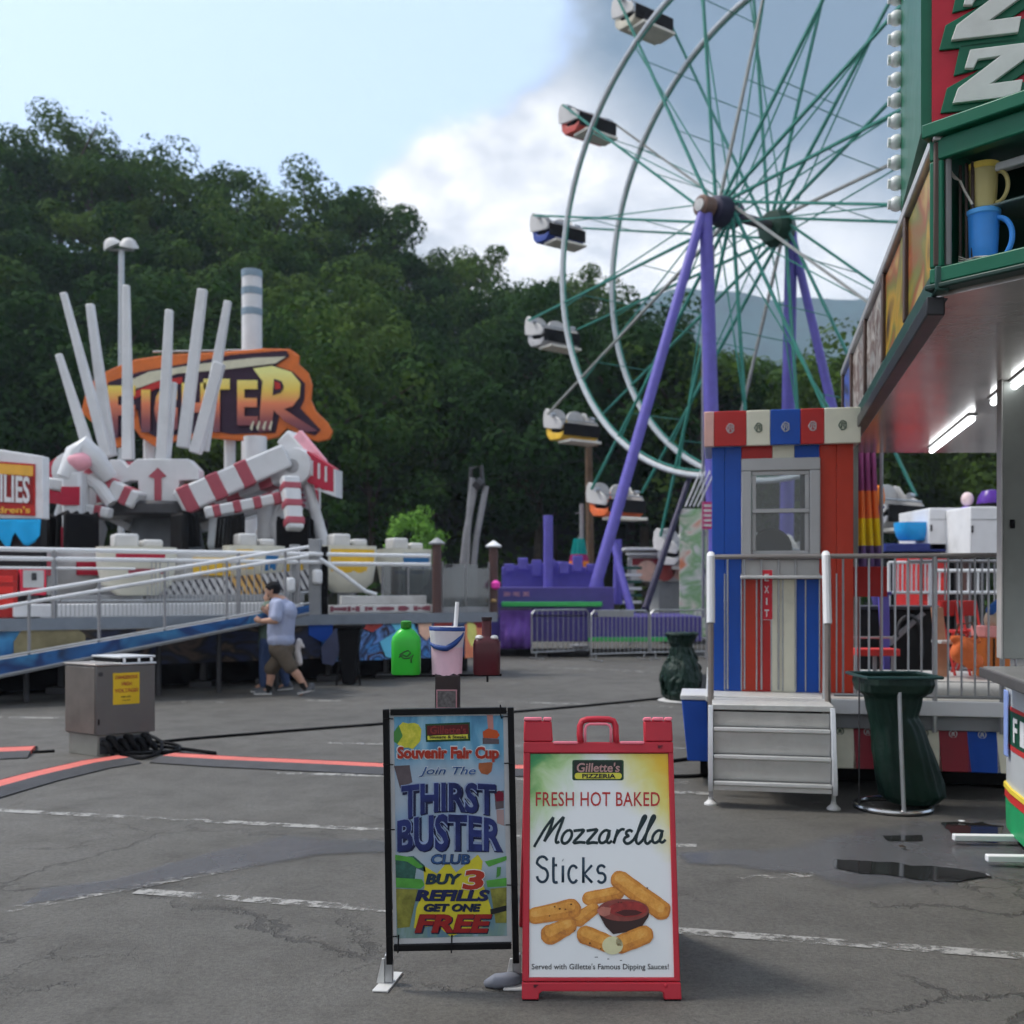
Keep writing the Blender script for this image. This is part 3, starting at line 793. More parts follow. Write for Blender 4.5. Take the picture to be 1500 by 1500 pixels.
# painted skirt: abstract airbrushed panels
def artmat(name, cols, scale, seed, dist=1.5):
    m = bpy.data.materials.new(name); m.use_nodes = True; t = NT(m.node_tree)
    out = t.n('ShaderNodeOutputMaterial'); b = t.n('ShaderNodeBsdfPrincipled', {'Roughness': .4}); t.t.links.new(b.outputs[0], out.inputs[0])
    tc = t.n('ShaderNodeTexCoord').outputs['Object']
    mp = t.n('ShaderNodeMapping', {'Vector': tc, 'Location': (seed*3.7, seed*1.3, seed), 'Scale': (scale, scale, scale*1.3)}).outputs[0]
    a = t.n('ShaderNodeTexNoise', {'Vector': mp, 'Scale': 1.0, 'Detail': 2.5, 'Roughness': .45, 'Distortion': dist}).outputs[0]
    st = [(0.26+0.48*i/(len(cols)-1), c) for i, c in enumerate(cols)]
    t.t.links.new(t.ramp(a, st), b.inputs['Base Color'])
    return m
ARTDARK = artmat('dark_airbrush', [A(8, 8, 12), A(14, 16, 26), A(26, 34, 62), A(10, 10, 16), A(78, 62, 50), A(12, 14, 22)], 1.3, 2)
ARTBLUE = artmat('blue_airbrush', [A(16, 40, 80), A(50, 120, 165), A(26, 74, 130), A(70, 130, 165), A(24, 44, 90)], .9, 5)
ARTMIX = artmat('bright_airbrush', [A(30, 40, 90), A(60, 120, 180), A(24, 30, 60), A(90, 130, 190), A(20, 20, 30), A(110, 60, 60)], 1.6, 9, 2.5)
s1, s2, s3 = on(95), on(470), on(720)
g = MB(); g.prism([D(0, .02, .48), D(s1, .02, .48), D(s1, .02, DK-.17), D(0, .02, DK-.17)], PN*.05); g.build('skirt_panel', ARTBLUE, deck)
g = MB(); g.prism([D(s1+.03, .02, .42), D(s2, .02, .42), D(s2, .02, DK-.17), D(s1+.03, .02, DK-.17)], PN*.05); g.build('skirt_panel', ARTDARK, deck)
g = MB(); g.prism([D(s2+.03, .02, .36), D(s3, .02, .36), D(s3, .02, DK-.17), D(s2+.03, .02, DK-.17)], PN*.05); g.build('skirt_panel', ARTMIX, deck)
g = MB(); g.prism([D(.1, .8, .02), D(PLEN-.2, .8, .02), D(PLEN-.2, .8, .6), D(.1, .8, .6)], PN*7); g.build('under_deck_box', BLACK, deck)
for q in range(9):
    g = MB(); p = D(1.0+q*(PLEN-2)/8, .35, 0); g.beam(p+V((0, 0, .10)), p+V((0, 0, .5)), .10); g.box(p.x-.18, p.x+.18, p.y-.18, p.y+.18, .0, .10); g.build('jack_leg', DARKSTEEL, deck, bevel=.01)
# painted shapes on the bright part of the skirt (plates riveted on)
def decal(name, m, poly, parent, plane, th=.012, bevel=0):
    g = MB(); g.prism([plane.at(x, y) for x, y in poly], plane.n*th); return g.build(name, m, parent, bevel=bevel, smooth=False)
SKP = Pl(D(0, .0, 0), PN)
LBLUE = mat('light_blue_art', A(90, 170, 220), .4); PALEG = mat('pale_green_art', A(140, 190, 120), .5, 0, .35, 9); ARED = mat('brick_art', A(150, 60, 56), .5, 0, .25, 6)
FLESH = mat('peach_art', A(205, 160, 140), .5, 0, .12, 5); ASALM = mat('salmon_art', A(225, 120, 90), .5, 0, .15, 3); AYEL = mat('pale_yellow_art', A(225, 195, 110), .5)
decal('painted_shape', LBLUE, [(548, 902), (600, 898), (612, 930), (590, 968), (565, 962), (556, 940), (580, 925), (570, 910)], deck, SKP)
decal('painted_shape', PALEG, [(500, 908), (528, 905), (530, 922), (502, 924)], deck, SKP)
decal('painted_shape', ARED, [(530, 906), (555, 903), (560, 916), (545, 926), (531, 920)], deck, SKP)
decal('painted_shape', PALEG, [(492, 940), (506, 942), (510, 968), (496, 966)], deck, SKP)
decal('painted_shape', BLUE, [(452, 902), (488, 906), (486, 934), (470, 940), (452, 930)], deck, SKP)
decal('painted_shape', FLESH, [(612, 908), (632, 908), (632, 930), (624, 938), (614, 928)], deck, SKP)
decal('painted_shape', mat('dark_hair_art', A(60, 48, 44), .6), [(609, 900), (634, 900), (636, 910), (630, 913), (611, 914), (609, 922)], deck, SKP, .016)
decal('painted_shape', ARED, [(634, 906), (650, 900), (664, 906), (662, 916), (636, 918)], deck, SKP)
decal('painted_shape', ASALM, [(681, 914), (706, 912), (706, 962), (681, 964)], deck, SKP)
decal('painted_shape', AYEL, [(684, 910), (696, 914), (699, 938), (690, 948), (684, 934)], deck, SKP, .016)
decal('painted_shape', DARKRED, [(684, 903), (712, 902), (712, 918), (700, 920)], deck, SKP, .020)
decal('painted_shape', LBLUE, [(706, 901), (720, 901), (720, 906), (706, 906)], deck, SKP, .026)
decal('painted_shape', mat('dusk_grey_art', A(70, 74, 96), .5), [(470, 948), (492, 920), (500, 950), (488, 975), (472, 972)], deck, SKP, .016)
# front rail of the deck
def rails(parent, pts, zs, r, m=WHITE, name='rail'):
    for z in zs:
        g = MB(); g.path([p+V((0, 0, z)) for p in pts], r, 8); g.build(name, m, parent)
rl = thing('deck_railing', 'long white double rail with thin steel pickets along the ride deck', 'railing', D(0, .1, DK).to_tuple())
sa, sb = on(-60), on(476)
rails(rl, [D(sa, .12, DK), D(sb, .12, DK)], (1.06, .92), .035)
rails(rl, [D(sa, .12, DK), D(on(200), .12, DK)], (.78,), .02)
g = MB(); g.path([D(on(60), .12, DK+.28), D(on(300), .12, DK+.28)], .014, 6); g.path([D(on(60), .12, DK+.03), D(on(440), .12, DK+.03)], .014, 6); g.build('rail', STEEL, rl)
npk = 62
for i in range(npk):
    s = on(78)+(on(440)-on(78))*i/(npk-1); hgt = (.28 if s < on(215) else (.92 if i % 2 else .5))
    if i in (0, 1, 24): hgt = .92
    g = MB(); g.tube(D(s, .12, DK), D(s, .12, DK+hgt), .008 if hgt < .9 else .010, n=5); g.build('picket', STEEL, rl)
for px in (80, 352, 440):
    g = MB(); s = on(px); g.beam(D(s, .12, DK-.1), D(s, .12, DK+1.06), .06); g.build('post', GREYSTEEL, rl)
r2 = thing('deck_railing', 'white double rail curving down beside the operator booth', 'railing', D(on(478), .1, DK).to_tuple())
rails(r2, [D(on(482), .12, DK), D(on(560), .14, DK), D(on(634), .12, DK)], (1.06, .90), .035)
g = MB(); g.path([D(on(470), .05, DK+.98), D(on(500), -.05, DK+.72), D(on(532), -.1, DK+.42), D(on(548), -.1, DK+.36)], .035, 8); g.build('sloping_rail', WHITE, r2)
# ramp climbing along the front of the deck
rp = thing('entry_ramp', 'long ramp with white handrails and a blue painted side climbing to the ride deck', 'ramp', G(60, 1010).to_tuple())
def R_(px, py, off): return plz(px, py, off)
ra, rb = R_(-120, 990, -1.25), R_(452, 888, -1.25)
ra2, rb2 = ra+PN*1.05, rb+PN*1.05
g = MB(); g.prism([ra, rb, rb2, ra2], (0, 0, -.06)); g.build('walkway', DECKM, rp)
g = MB(); g.prism([ra+ZZ*.02, rb+ZZ*.02, rb-ZZ*.09, ra-ZZ*.20], PN*-.03); g.build('side_panel', artmat('ramp_blue', [A(12, 24, 48), A(30, 80, 130), A(14, 40, 84), A(44, 100, 140), A(10, 20, 44)], 1.1, 5), rp)
g = MB(); g.path([ra+ZZ*.05-PN*.02, rb+ZZ*.05-PN*.02], .018, 6); g.build('kick_rail', STEEL, rp)
g = MB(); g.path([ra-ZZ*.22, rb-ZZ*.11], .04, 6); g.build('lower_beam', GREYPAINT, rp)
for za, zb in ((.86, .96), (.72, .82)):
    g = MB(); g.path([ra+ZZ*za, ra.lerp(rb, .5)+ZZ*(za+zb)/2, rb+ZZ*(zb-.02)], .028, 8); g.build('handrail', WHITE, rp)
for q in range(6):
    p = ra.lerp(rb, .08+q*.17)
    g = MB(); g.tube(p-ZZ*.1, p+ZZ*(.85+.1*q/5), .022); g.build('rail_post', GREYSTEEL, rp)
    g = MB(); g.tube(p+PN*.5-ZZ*.05, V((p.x+PN.x*.5, p.y+PN.y*.5, 0)), .04); g.build('leg', DARKSTEEL, rp)
decal('painted_bus', mat('tan_art', A(120, 112, 84), .5, 0, .3, 3), [(20, 940), (30, 925), (60, 918), (110, 918), (125, 930), (125, 950), (20, 968)], deck, SKP)

# ---- the ride itself
RC = V((-6.95, 20.6, 0)); RY = 20.6
ride = thing('spinning_ride', 'white and red spinning thrill ride with raised spikes and swinging arms', 'carnival ride', RC.to_tuple())
WP = mat('ride_white', (.66, .67, .68), .4, 0, .05, 3, grime=.25, gcol=(.3, .28, .26)); RR = mat('ride_crimson', A(150, 28, 50), .42, 0, .1); RDUST = mat('ride_dusty_red', A(140, 66, 76), .45, 0, .08)
PINK = mat('faded_pink', A(205, 140, 150), .5, 0, .1)
def Q(px, py, d=0.0): return W(px, py, RY+d)
g = MB(); g.lathe([(2.1, DK), (2.1, DK+.25), (1.5, DK+.45), (.9, DK+.6), (.7, 2.6), (.6, 3.3)], RC, 28); g.build('base_drum', mat('drum_grey', A(84, 88, 92), .5), ride)
g = MB(); g.lathe([(1.35, 0), (1.42, .05), (1.42, .22), (1.35, .28), (.3, .30)], RC+ZZ*3.0, 36); g.build('turntable', DARKSTEEL, ride)
# central white plates with the arrow
def plate(poly, d, th, m, nm, bevel=.02, par=None):
    g = MB(); g.prism([Q(x, y, d) for x, y in poly], (0, th, 0)); return g.build(nm, m, par or ride, bevel=bevel, smooth=False)
cp = plate([(160, 673), (176, 673), (186, 684), (200, 672), (276, 672), (291, 688), (291, 702), (262, 704), (262, 746), (202, 746), (202, 704), (190, 704), (164, 712), (160, 700)], -1.15, .35, WP, 'arrow_board')
plate([(226, 746), (226, 701), (217, 698), (231, 685), (243, 697), (236, 700), (236, 746)], -1.18, .028, RDUST, 'arrow', .0, cp)
plate([(126, 706), (162, 706), (164, 746), (126, 746)], -.8, .4, WP, 'side_board')
plate([(141, 712), (149, 722), (148, 746), (141, 746)], -.83, .028, RDUST, 'arrow', .0)
for poly in ([(165, 676), (198, 676), (184, 690)], [(262, 710), (300, 702), (300, 742), (262, 744)]): plate(poly, -.9, .06, RDUST, 'red_panel', 0)
# raised spikes: tapered box beams
SP = [((93, 429), (158, 670), 9, 17, -.3), ((86, 519), (128, 652), 9, 16, -.6), ((132, 446), (162, 668), 11, 18, .1),
      ((185, 418), (188, 674), 9, 17, -.7), ((248, 454), (238, 674), 10, 18, -1.0), ((297, 424), (268, 656), 13, 18, -.1), ((334, 441), (296, 660), 10, 20, .2), ((322, 532), (286, 664), 15, 18, -.4), ((254, 560), (242, 672), 10, 15, -.9)]
for (x0, y0), (x1, y1), w0, w1, d in SP:
    g = MB(); k = RY/F; a, b = Q(x0, y0, d), Q(x1, y1, d); g.beam(b, a, w1*k*.9, w1*k*.8, w0*k*1.0, w0*k*.9, up=(0, 1, 0.01)); g.build('spike', WP, ride, bevel=.02)
# arms
def pod(c, ang, band, dark=True):
    u = V((math.cos(ang), math.sin(ang), 0)); w = V((-u.y, u.x, 0))
    g = MB(); rounded_tub(g, c, u, w, .78, .52, .78); t_ = g.build('gondola', WP, ride)
    for s in (-1, 1):
        g = MB(); g.obox(c+w*s*.525+ZZ*.50, u*.46, w*.018, ZZ*.16); g.build('colour_band', band, t_, bevel=.01)
        g = MB(); g.obox(c+u*s*.785+ZZ*.5, u*.018, w*.28, ZZ*.15); g.build('colour_band', band, t_, bevel=.01)
    for s in (-.36, .36):
        g = MB(); b0 = c+u*s+ZZ*.62
        g.obox(b0, u*.18, w*.36, ZZ*.10); g.obox(b0+u*math.copysign(.16, s)+ZZ*.42, u*.07, w*.34, ZZ*.42); g.build('seat', BLACK, t_, bevel=.05)
        g = MB()
        for e in (-.2, .2):
            g.path([b0+u*math.copysign(.2, s)+w*(e-.09)+ZZ*.85, b0-u*math.copysign(.05, s)+w*(e-.10)+ZZ*.80, b0-u*math.copysign(.10, s)+w*(e-.10)+ZZ*.25,
                    b0-u*math.copysign(.10, s)+w*(e+.10)+ZZ*.25, b0-u*math.copysign(.05, s)+w*(e+.10)+ZZ*.80, b0+u*math.copysign(.2, s)+w*(e+.09)+ZZ*.85], .035, 7)
        g.build('shoulder_restraint', RUBBER, t_)
    return t_
def arm(ang, r1=2.75, z0=3.35, z1=4.0, band=YELLOW, stripes=True):
    u = V((math.cos(ang), math.sin(ang), 0)); w = V((-u.y, u.x, 0))
    a = RC+u*.75+ZZ*z0; b = RC+u*r1+ZZ*z1
    g = MB(); g.beam(a, b, .50, .46, .46, .40); A_ = g.build('arm', WP, ride, bevel=.04)
    if stripes:
        g = MB()
        for f in (.28, .62):
            p, q = a.lerp(b, f), a.lerp(b, f+.14); g.beam(p, q, .515-.04*f, .475-.05*f)
        g.build('red_stripe', RDUST, A_, bevel=.03)
    g = MB(); g.beam(a-ZZ*.5, b-ZZ*.55, .16, .16); g.build('tie_beam', WP, A_, bevel=.02)
    g = MB(); g.lathe([(.18, -.34), (.36, -.30), (.40, 0), (.36, .30), (.18, .34)], b, 18, w); g.build('shoulder', WP, A_)
    g = MB(); g.lathe([(.10, -.36), (.14, -.35), (.14, .35), (.10, .36)], b, 12, w); g.build('pivot', GREYSTEEL, A_)
    g = MB(); g.prism([b+u*.25+w*.2+ZZ*.32, b+u*.78+w*.2-ZZ*.02, b+u*.80+w*.2-ZZ*.55, b+u*.25+w*.2-ZZ*.30], w*-.4); sh = g.build('shield', RR, A_, bevel=.02)
    g = MB()
    for q in range(3): g.obox(b+u*(.36+q*.14)+ZZ*(-.03-q*.06), u*.022, w*.212, ZZ*.15)
    g.prism([b+u*.80+w*.215-ZZ*.06, b+u*.84+w*.215-ZZ*.06, b+u*.84+w*.215-ZZ*.6, b+u*.36+w*.215-ZZ*.42, b+u*.80+w*.215-ZZ*.50], w*-.43); g.build('shield_trim', WP, sh)
    c = RC+u*(r1+.1)+ZZ*(DK+.35)
    for s in (-1, 1):
        g = MB(); g.path([b+w*s*.22-ZZ*.2, b+w*s*.30-u*.15-ZZ*.75, b+w*s*.42-u*.30-ZZ*1.15, c+w*s*.45-u*.25+ZZ*.75], [.17, .15, .13, .11], 10); g.build('claw', WP, A_)
    g = MB(); g.tube(b+u*.2-ZZ*.3, c+u*.45+ZZ*.9, .10, .13, 12); g.build('strut', WP, A_)
    g = MB()
    for q in range(4): g.obox(b-ZZ*(.42+q*.10)-u*.08, u*.14, w*.30, ZZ*.03)
    g.build('red_slats', RDUST, A_)
    pod(c, ang+PI/2, band)
BANDB = mat('band_blue', A(40, 95, 140), .4); BANDY = mat('band_amber', A(215, 160, 50), .42)
for ang, r_1, bd in ((238, 2.3, RR), (306, 2.4, BANDY)): a_ = math.radians(ang); pod(RC+V((math.cos(a_), math.sin(a_), 0))*r_1+ZZ*(DK+.35), a_+PI/2, bd)
for ang, bd, r_1 in ((-8, BANDY, 2.75), (46, BANDB, 2.75), (112, BANDY, 2.6), (172, RR, 1.95)):
    arm(math.radians(ang), r1=r_1, band=bd)
# big raised sweep arm on the right, and the white hydraulic columns
g = MB(); g.beam(Q(262, 738, -1.2), Q(420, 668, -.6), .52, .5, .50, .46); sw = g.build('sweep_arm', WP, ride, bevel=.05)
g = MB()
for f in (.0, .26, .52):
    p, q = Q(262, 738, -1.2).lerp(Q(420, 668, -.6), f+.02), Q(262, 738, -1.2).lerp(Q(420, 668, -.6), f+.14); g.beam(p, q, .545-.03*f, .525-.03*f)
g.build('red_stripe', RDUST, sw, bevel=.04)
def striped(a, b, w, h, n):
    g = MB(); g.beam(a, b, w, h, w*.9, h*.9); m_ = g.build('striped_arm', WP, ride, bevel=.04)
    g = MB()
    for q in range(n):
        f = (q+.35)/n; g.beam(a.lerp(b, f), a.lerp(b, f+.42/n), w*1.04, h*1.04)
    g.build('red_stripe', RDUST, m_, bevel=.03)
striped(Q(205, 735, -1.3), Q(122, 694, -1.2), .40, .34, 3); striped(Q(300, 752, -1.5), Q(418, 728, -1.0), .26, .22, 4); striped(Q(162, 752, -1.6), Q(108, 742, -1.5), .24, .2, 2); striped(Q(424, 700, -1.1), Q(432, 776, -1.4), .34, .26, 3); striped(Q(345, 700, -.6), Q(300, 746, -1.0), .22, .2, 3)
g = MB(); g.beam(Q(420, 640, .2), Q(462, 690, 0), .40, .36, .48, .4); g.build('raised_link', WP, ride, bevel=.05)
g = MB(); g.beam(Q(432, 640, .0), Q(470, 686, -.2), .12, .40); g.build('pink_edge', PINK, ride, bevel=.03)
g = MB(); g.tube(Q(374, 640, .6), Q(374, 690, .6), .235, n=20); g.build('hydraulic_column', WP, ride)
g = MB(); g.tube(Q(389, 735, -.7), Q(389, 785, -.7), .165, .15, 18); g.ell(Q(389, 785, -.7), .155, 14); g.build('hydraulic_column', WP, ride)
g = MB(); g.prism([Q(305, 742, -.9), Q(340, 742, -.9), Q(344, 806, -.9), Q(300, 806, -.9)], (0, .5, 0)); g.build('white_shroud', mat('pale_blue_white', A(186, 194, 206), .4), ride, bevel=.12)
# left corner tower of the ride
g = MB(); g.box(Q(89, 0, -1.9).x, Q(118, 0, -1.9).x, RY-1.9, RY-1.45, DK, Q(0, 690, -1.9).z); tw = g.build('corner_tower', WP, ride, bevel=.06)
y = RY-1.9-.012
for py0, py1 in ((713, 740), (772, 803)):
    g = MB(); g.obox((V((Q(103.5, 0, -1.9).x, y, (Q(0, py0, -1.9).z+Q(0, py1, -1.9).z)/2))), V(((Q(117, 0, -1.9).x-Q(90, 0, -1.9).x)/2, 0, 0)), V((0, .012, 0)), V((0, 0, abs(Q(0, py0, -1.9).z-Q(0, py1, -1.9).z)/2))); g.build('red_panel', RR, tw)
g = MB(); g.beam(Q(60, 706, -1.5), Q(95, 712, -1.5), .26, .22); g.build('outrigger', WP, ride, bevel=.04)
g = MB(); g.prism([Q(62, 716, -1.6), Q(94, 722, -1.6), Q(92, 739, -1.6), Q(66, 736, -1.6)], (0, .1, 0)); g.build('outrigger_panel', RR, ride)
g = MB(); g.path([Q(96, 700, -1.8), Q(112, 664, -1.7), Q(122, 655, -1.6), Q(140, 672, -1.6), Q(160, 700, -1.4)], [.16, .20, .22, .20, .15], 12); g.build('bent_arm', WP, ride)
g = MB(); g.ell(Q(115, 676, -1.75), (.26, .2, .18), 14); g.build('pink_cap', PINK, ride)
g = MB(); g.path([Q(130, 700, -1.5), Q(148, 716, -1.5), Q(164, 738, -1.5)], .12, 10); g.build('bent_arm', WP, ride)

# ---- back board with the ride's name
SGY = 24.6
sg = thing('ride_sign', 'large orange lettered sign board with a dark outline behind the white spikes', 'sign', (W(300, 0, SGY).x, SGY+.3, DK))
def S_(px, py, d=0.0): return WS(px, py, SGY, d)
SO = mat('sign_orange', A(178, 92, 40), .45, 0, .12, 3); SD = mat('sign_dark_purple', A(40, 22, 40), .5, 0, .2)
board = [(118, 604), (127, 566), (146, 548), (172, 536), (198, 526), (246, 519), (330, 515), (385, 510), (424, 511), (438, 520), (437, 533), (451, 545), (457, 563), (455, 585), (462, 601), (480, 619), (487, 632), (482, 643), (465, 647), (445, 640), (420, 627), (407, 640), (384, 645), (345, 645), (315, 642), (300, 640), (262, 644), (228, 655), (206, 641), (193, 624), (190, 640), (175, 655), (160, 656), (150, 642), (138, 622)]
g = MB(); g.prism([S_(*p) for p in board], (0, .14, 0)); bd = g.build('board', SO, sg, bevel=.03, smooth=False)
def gradm(name, stops):
    m = bpy.data.materials.new(name); m.use_nodes = True; t = NT(m.node_tree)
    out = t.n('ShaderNodeOutputMaterial'); b = t.n('ShaderNodeBsdfPrincipled', {'Roughness': .4}); t.t.links.new(b.outputs[0], out.inputs[0])
    z = t.n('ShaderNodeSeparateXYZ', {0: t.n('ShaderNodeTexCoord').outputs['Object']}).outputs[2]
    z0, z1 = S_(0, 640).z-DK, S_(0, 545).z-DK
    u = t.n('ShaderNodeMapRange', {0: z, 1: z0, 2: z1}).outputs[0]
    t.t.links.new(t.ramp(u, stops), b.inputs['Base Color']); return m
LG = gradm('sign_letter_print', [(0, A(70, 40, 60)), (.25, A(120, 60, 60)), (.5, A(190, 105, 70)), (.72, A(205, 170, 70)), (1, A(200, 195, 120))])
SW = mat('sign_pale_swoosh', A(175, 172, 150), .4, 0, .08)
def sgp(poly, m, z, nm, dil=0, par=None):
    g = MB(); g.prism([S_(x, y, -z) for x, y in poly], (0, .02, 0)); return g.build(nm, m, par or bd, smooth=False)
sgp([(150, 584), (160, 560), (205, 545), (300, 528), (340, 520), (420, 514), (424, 522), (404, 536), (430, 545), (447, 562), (446, 586), (440, 598), (470, 630), (462, 638), (440, 632), (410, 605), (404, 634), (340, 636), (316, 632), (228, 640), (206, 628), (202, 600), (190, 600), (184, 640), (164, 640), (160, 600)], SD, .03, 'letter_shadow')
sgp([(182, 562), (220, 545), (300, 533), (372, 525), (420, 523), (404, 533), (330, 542), (260, 548), (196, 572)], SW, .06, 'swoosh')
sgp([(190, 578), (230, 560), (268, 553), (268, 562), (230, 570), (196, 586)], RED, .065, 'red_swoosh')
# letters
def slet(x0, x1, y0, y1, ch, nm='letter'):
    g = MB(); g.text(ch, lambda u, v, w: S_(x0+(x1-x0)*u, y1+(y0-y1)*v, -.07-.03*w), offset=.03); return g.build(nm, LG, bd, smooth=False)
slet(160, 200, 566, 642, 'F'); slet(209, 222, 572, 634, 'I'); slet(228, 262, 566, 634, 'G'); slet(268, 304, 562, 634, 'H'); slet(300, 338, 556, 634, 'T')
slet(349, 379, 558, 624, 'E')
Rp = [(372, 541), (400, 537), (428, 546), (441, 562), (440, 582), (430, 596), (417, 600), (466, 632), (448, 634), (418, 618), (402, 602), (398, 632), (380, 634), (384, 580), (386, 560)]
sgp(Rp, LG, .09, 'letter'); sgp([(403, 556), (414, 560), (417, 568), (413, 576), (401, 580)], SD, .115, 'letter_hole'); sgp([(404, 560), (412, 563), (413, 571), (405, 572)], RED, .14, 'letter_hole')
for q in range(4): sgp([(368+q*9, 628), (372+q*9, 618), (374+q*9, 618), (371+q*9, 632)], SW, .12, 'speed_line')
g = MB(); g.tube(S_(330, 640, .4), S_(330, 860, .4), .14, n=12); g.tube(S_(210, 640, .4), S_(210, 860, .4), .14, n=12); g.beam(S_(200, 600, .25), S_(430, 590, .25), .12); g.build('mast', WP, sg)
g = MB(); g.tube(S_(222, 514, .1), S_(385, 511, .1), .025); g.build('lamp_rail', STEEL, sg)
# banded white column rising behind the sign
bc = thing('banded_column', 'white round column with grey bands rising above the ride sign', 'column', (W(369, 0, 26).x, 26, 0))
g = MB(); x = W(369, 0, 26); zt_ = W(0, 396, 26).z; x.z = 0; g.lathe([(.27, 0), (.25, zt_-.12), (.23, zt_-.03), (.15, zt_)], x, 20); g.build('shaft', WP, bc)
for py in (402, 428, 458): 
    g = MB(); z = W(0, py, 26).z; g.lathe([(.255, z-.09), (.262, z-.08), (.262, z+.08), (.255, z+.09)], x, 20, cap=False); g.build('band', mat('band_grey_blue', A(110, 128, 140), .5), bc)
# light mast behind
lm = thing('floodlight_mast', 'tall grey light mast with twin floodlights before the wood', 'lamp post', (W(178, 0, 40).x, 40, 0))
x = W(178, 0, 40); g = MB(); g.tube((x.x, 40, 0), (x.x, 40, W(0, 368, 40).z), .16, .11, 12); g.build('pole', STEEL, lm)
g = MB(); g.tube(W(160, 366, 40), W(196, 366, 40), .05); g.build('crossarm', STEEL, lm)
for px in (162, 189):
    g = MB(); q = W(px, 356, 40); g.lathe([(.10, .18), (.22, .12), (.36, -.10), (.38, -.14), (.30, -.14)], q, 16, (.2 if px > 170 else -.5, -.4, 1)); g.build('floodlight', OFFWHITE, lm)

# ---- operator area on the deck
def lcol(px, off=0.25, z=DK): return D(on(px, off), off, z)
def zat(px, py, off=.25): return plz(px, py, off).z
ct_ = thing('operator_post', 'pair of grey booth posts with white loudspeakers on the ride deck', 'posts', lcol(446).to_tuple())
for px, py, w in ((432, 798, .16), (462, 790, .20)):
    g = MB(); p = lcol(px); g.beam(p, V((p.x, p.y, zat(px, py))), w); g.build('post', GREYPAINT, ct_, bevel=.01)
for px, py in ((425, 857), (465, 845)):
    g = MB(); p = plz(px, py, .10); g.obox(p, PD*.08, PN*.08, ZZ*.13); g.build('loudspeaker', WHITE, ct_, bevel=.05)
g = MB(); p = lcol(476); g.beam(p, V((p.x, p.y, zat(476, 800))), .10, .10); g.build('post', BLACK, ct_)
ob = thing('operator_booth', 'glazed grey operator booth with brown posts and white caps', 'booth', lcol(650, .8).to_tuple())
GLS = glass('booth_glass', (.55, .58, .58), .30)
for px, py in ((640, 798), (723, 802)):
    g = MB(); p = lcol(px, .3); zt_ = zat(px, py, .3); g.tube(p-ZZ*.1, V((p.x, p.y, zt_)), .085, n=12); ps = g.build('post', mat('brown_post', A(70, 52, 50), .5), ob)
    g = MB(); g.lathe([(.14, 0), (.16, .03), (.02, .13)], V((p.x, p.y, zt_)), 12); g.build('cap', WHITE if px > 700 else GREYPAINT, ps)
a, b = lcol(648, .3), lcol(716, .3)
g = MB(); g.prism([a+ZZ*.12, b+ZZ*.12, b+ZZ*.85, a+ZZ*.85], PN*.02); g.build('glass_panel', GLS, ob)
a2, b2 = lcol(560, 1.3), lcol(700, 1.3)
g = MB(); g.prism([a2+ZZ*.1, b2+ZZ*.1, b2+ZZ*.95, a2+ZZ*.95], PN*.02); g.build('glass_panel', GLS, ob)
g = MB(); g.prism([a, b, b+ZZ*.12, a+ZZ*.12], PN*.6); g.build('counter', GREYPAINT, ob, bevel=.02)
for px in (560, 598, 648, 682, 716):
    g = MB(); p = lcol(px, .32 if px > 640 else 1.28); g.beam(p, p+ZZ*.97, .035); g.build('mullion', GREYSTEEL, ob)
g = MB(); p = plz(726, 857, .18); g.lathe([(.02, -.09), (.085, -.05), (.09, .04), (.03, .09)], p, 12); g.build('pink_lamp', mat('pink_plastic', A(235, 60, 150), .35), ob)
g = MB(); p = plz(723, 880, .2); g.ell(p, (.06, .06, .04), 10); g.build('brass_lamp', mat('brass', (.55, .36, .15), .35, .8), ob)
# grey leaning hydraulic struts behind the booth
ls = thing('leaning_strut', 'pair of leaning grey steel struts with a curled head behind the booth', 'struts', W(690, 860, 24).to_tuple()[:2]+(0,))
for a, b in (((674, 862), (697, 705)), ((690, 862), (712, 712)), ((684, 862), (692, 700))):
    g = MB(); g.path([W(*a, 24), W((a[0]+b[0])/2-3, (a[1]+b[1])/2, 24), W(*b, 24)], .075, 8); g.build('strut', GREYSTEEL, ls)
g = MB(); g.path([W(688, 720, 24), W(690, 686, 24), W(705, 682, 24), W(708, 715, 24)], .05, 8); g.tube(W(697, 705, 23.9), W(705, 712, 23.9), .14); g.build('head', DARKSTEEL, ls)
for q in range(2):
    g = MB(); g.tube(W(676+q*16, 862, 24), V((W(676+q*16, 862, 24).x, 24, 0)), .1); g.build('base', GREYSTEEL, ls)
# low white gates (slanted slat row) on the deck
sl = thing('slat_row', 'row of slanted white and dark slats standing on the ride deck', 'barrier', lcol(260, 1.2).to_tuple())
SLM = [mat('slat_white', (.55, .55, .55), .5), mat('slat_dark', A(46, 46, 56), .5), mat('slat_tan', A(170, 135, 80), .5)]
for q in range(26):
    s = on(216, 1.2)+(on(455, 1.2)-on(216, 1.2))*q/25; g = MB(); g.mi = 0
    p = D(s, 1.2, DK+.36+q*.011); g.obox(p, PD*.055-ZZ*.0, PN*.02, ZZ*.17-PD*.09); g.mi = 1; g.obox(p+PD*.085, PD*.018, PN*.024, ZZ*.18-PD*.095)
    g.build('slat', [SLM[2] if 12 < q < 18 else SLM[0], SLM[1]], sl)
g = MB(); g.path([D(on(210, 1.2), 1.2, DK+.16), D(on(455, 1.2), 1.2, DK+.40)], .03, 6); g.build('rail', STEEL, sl)
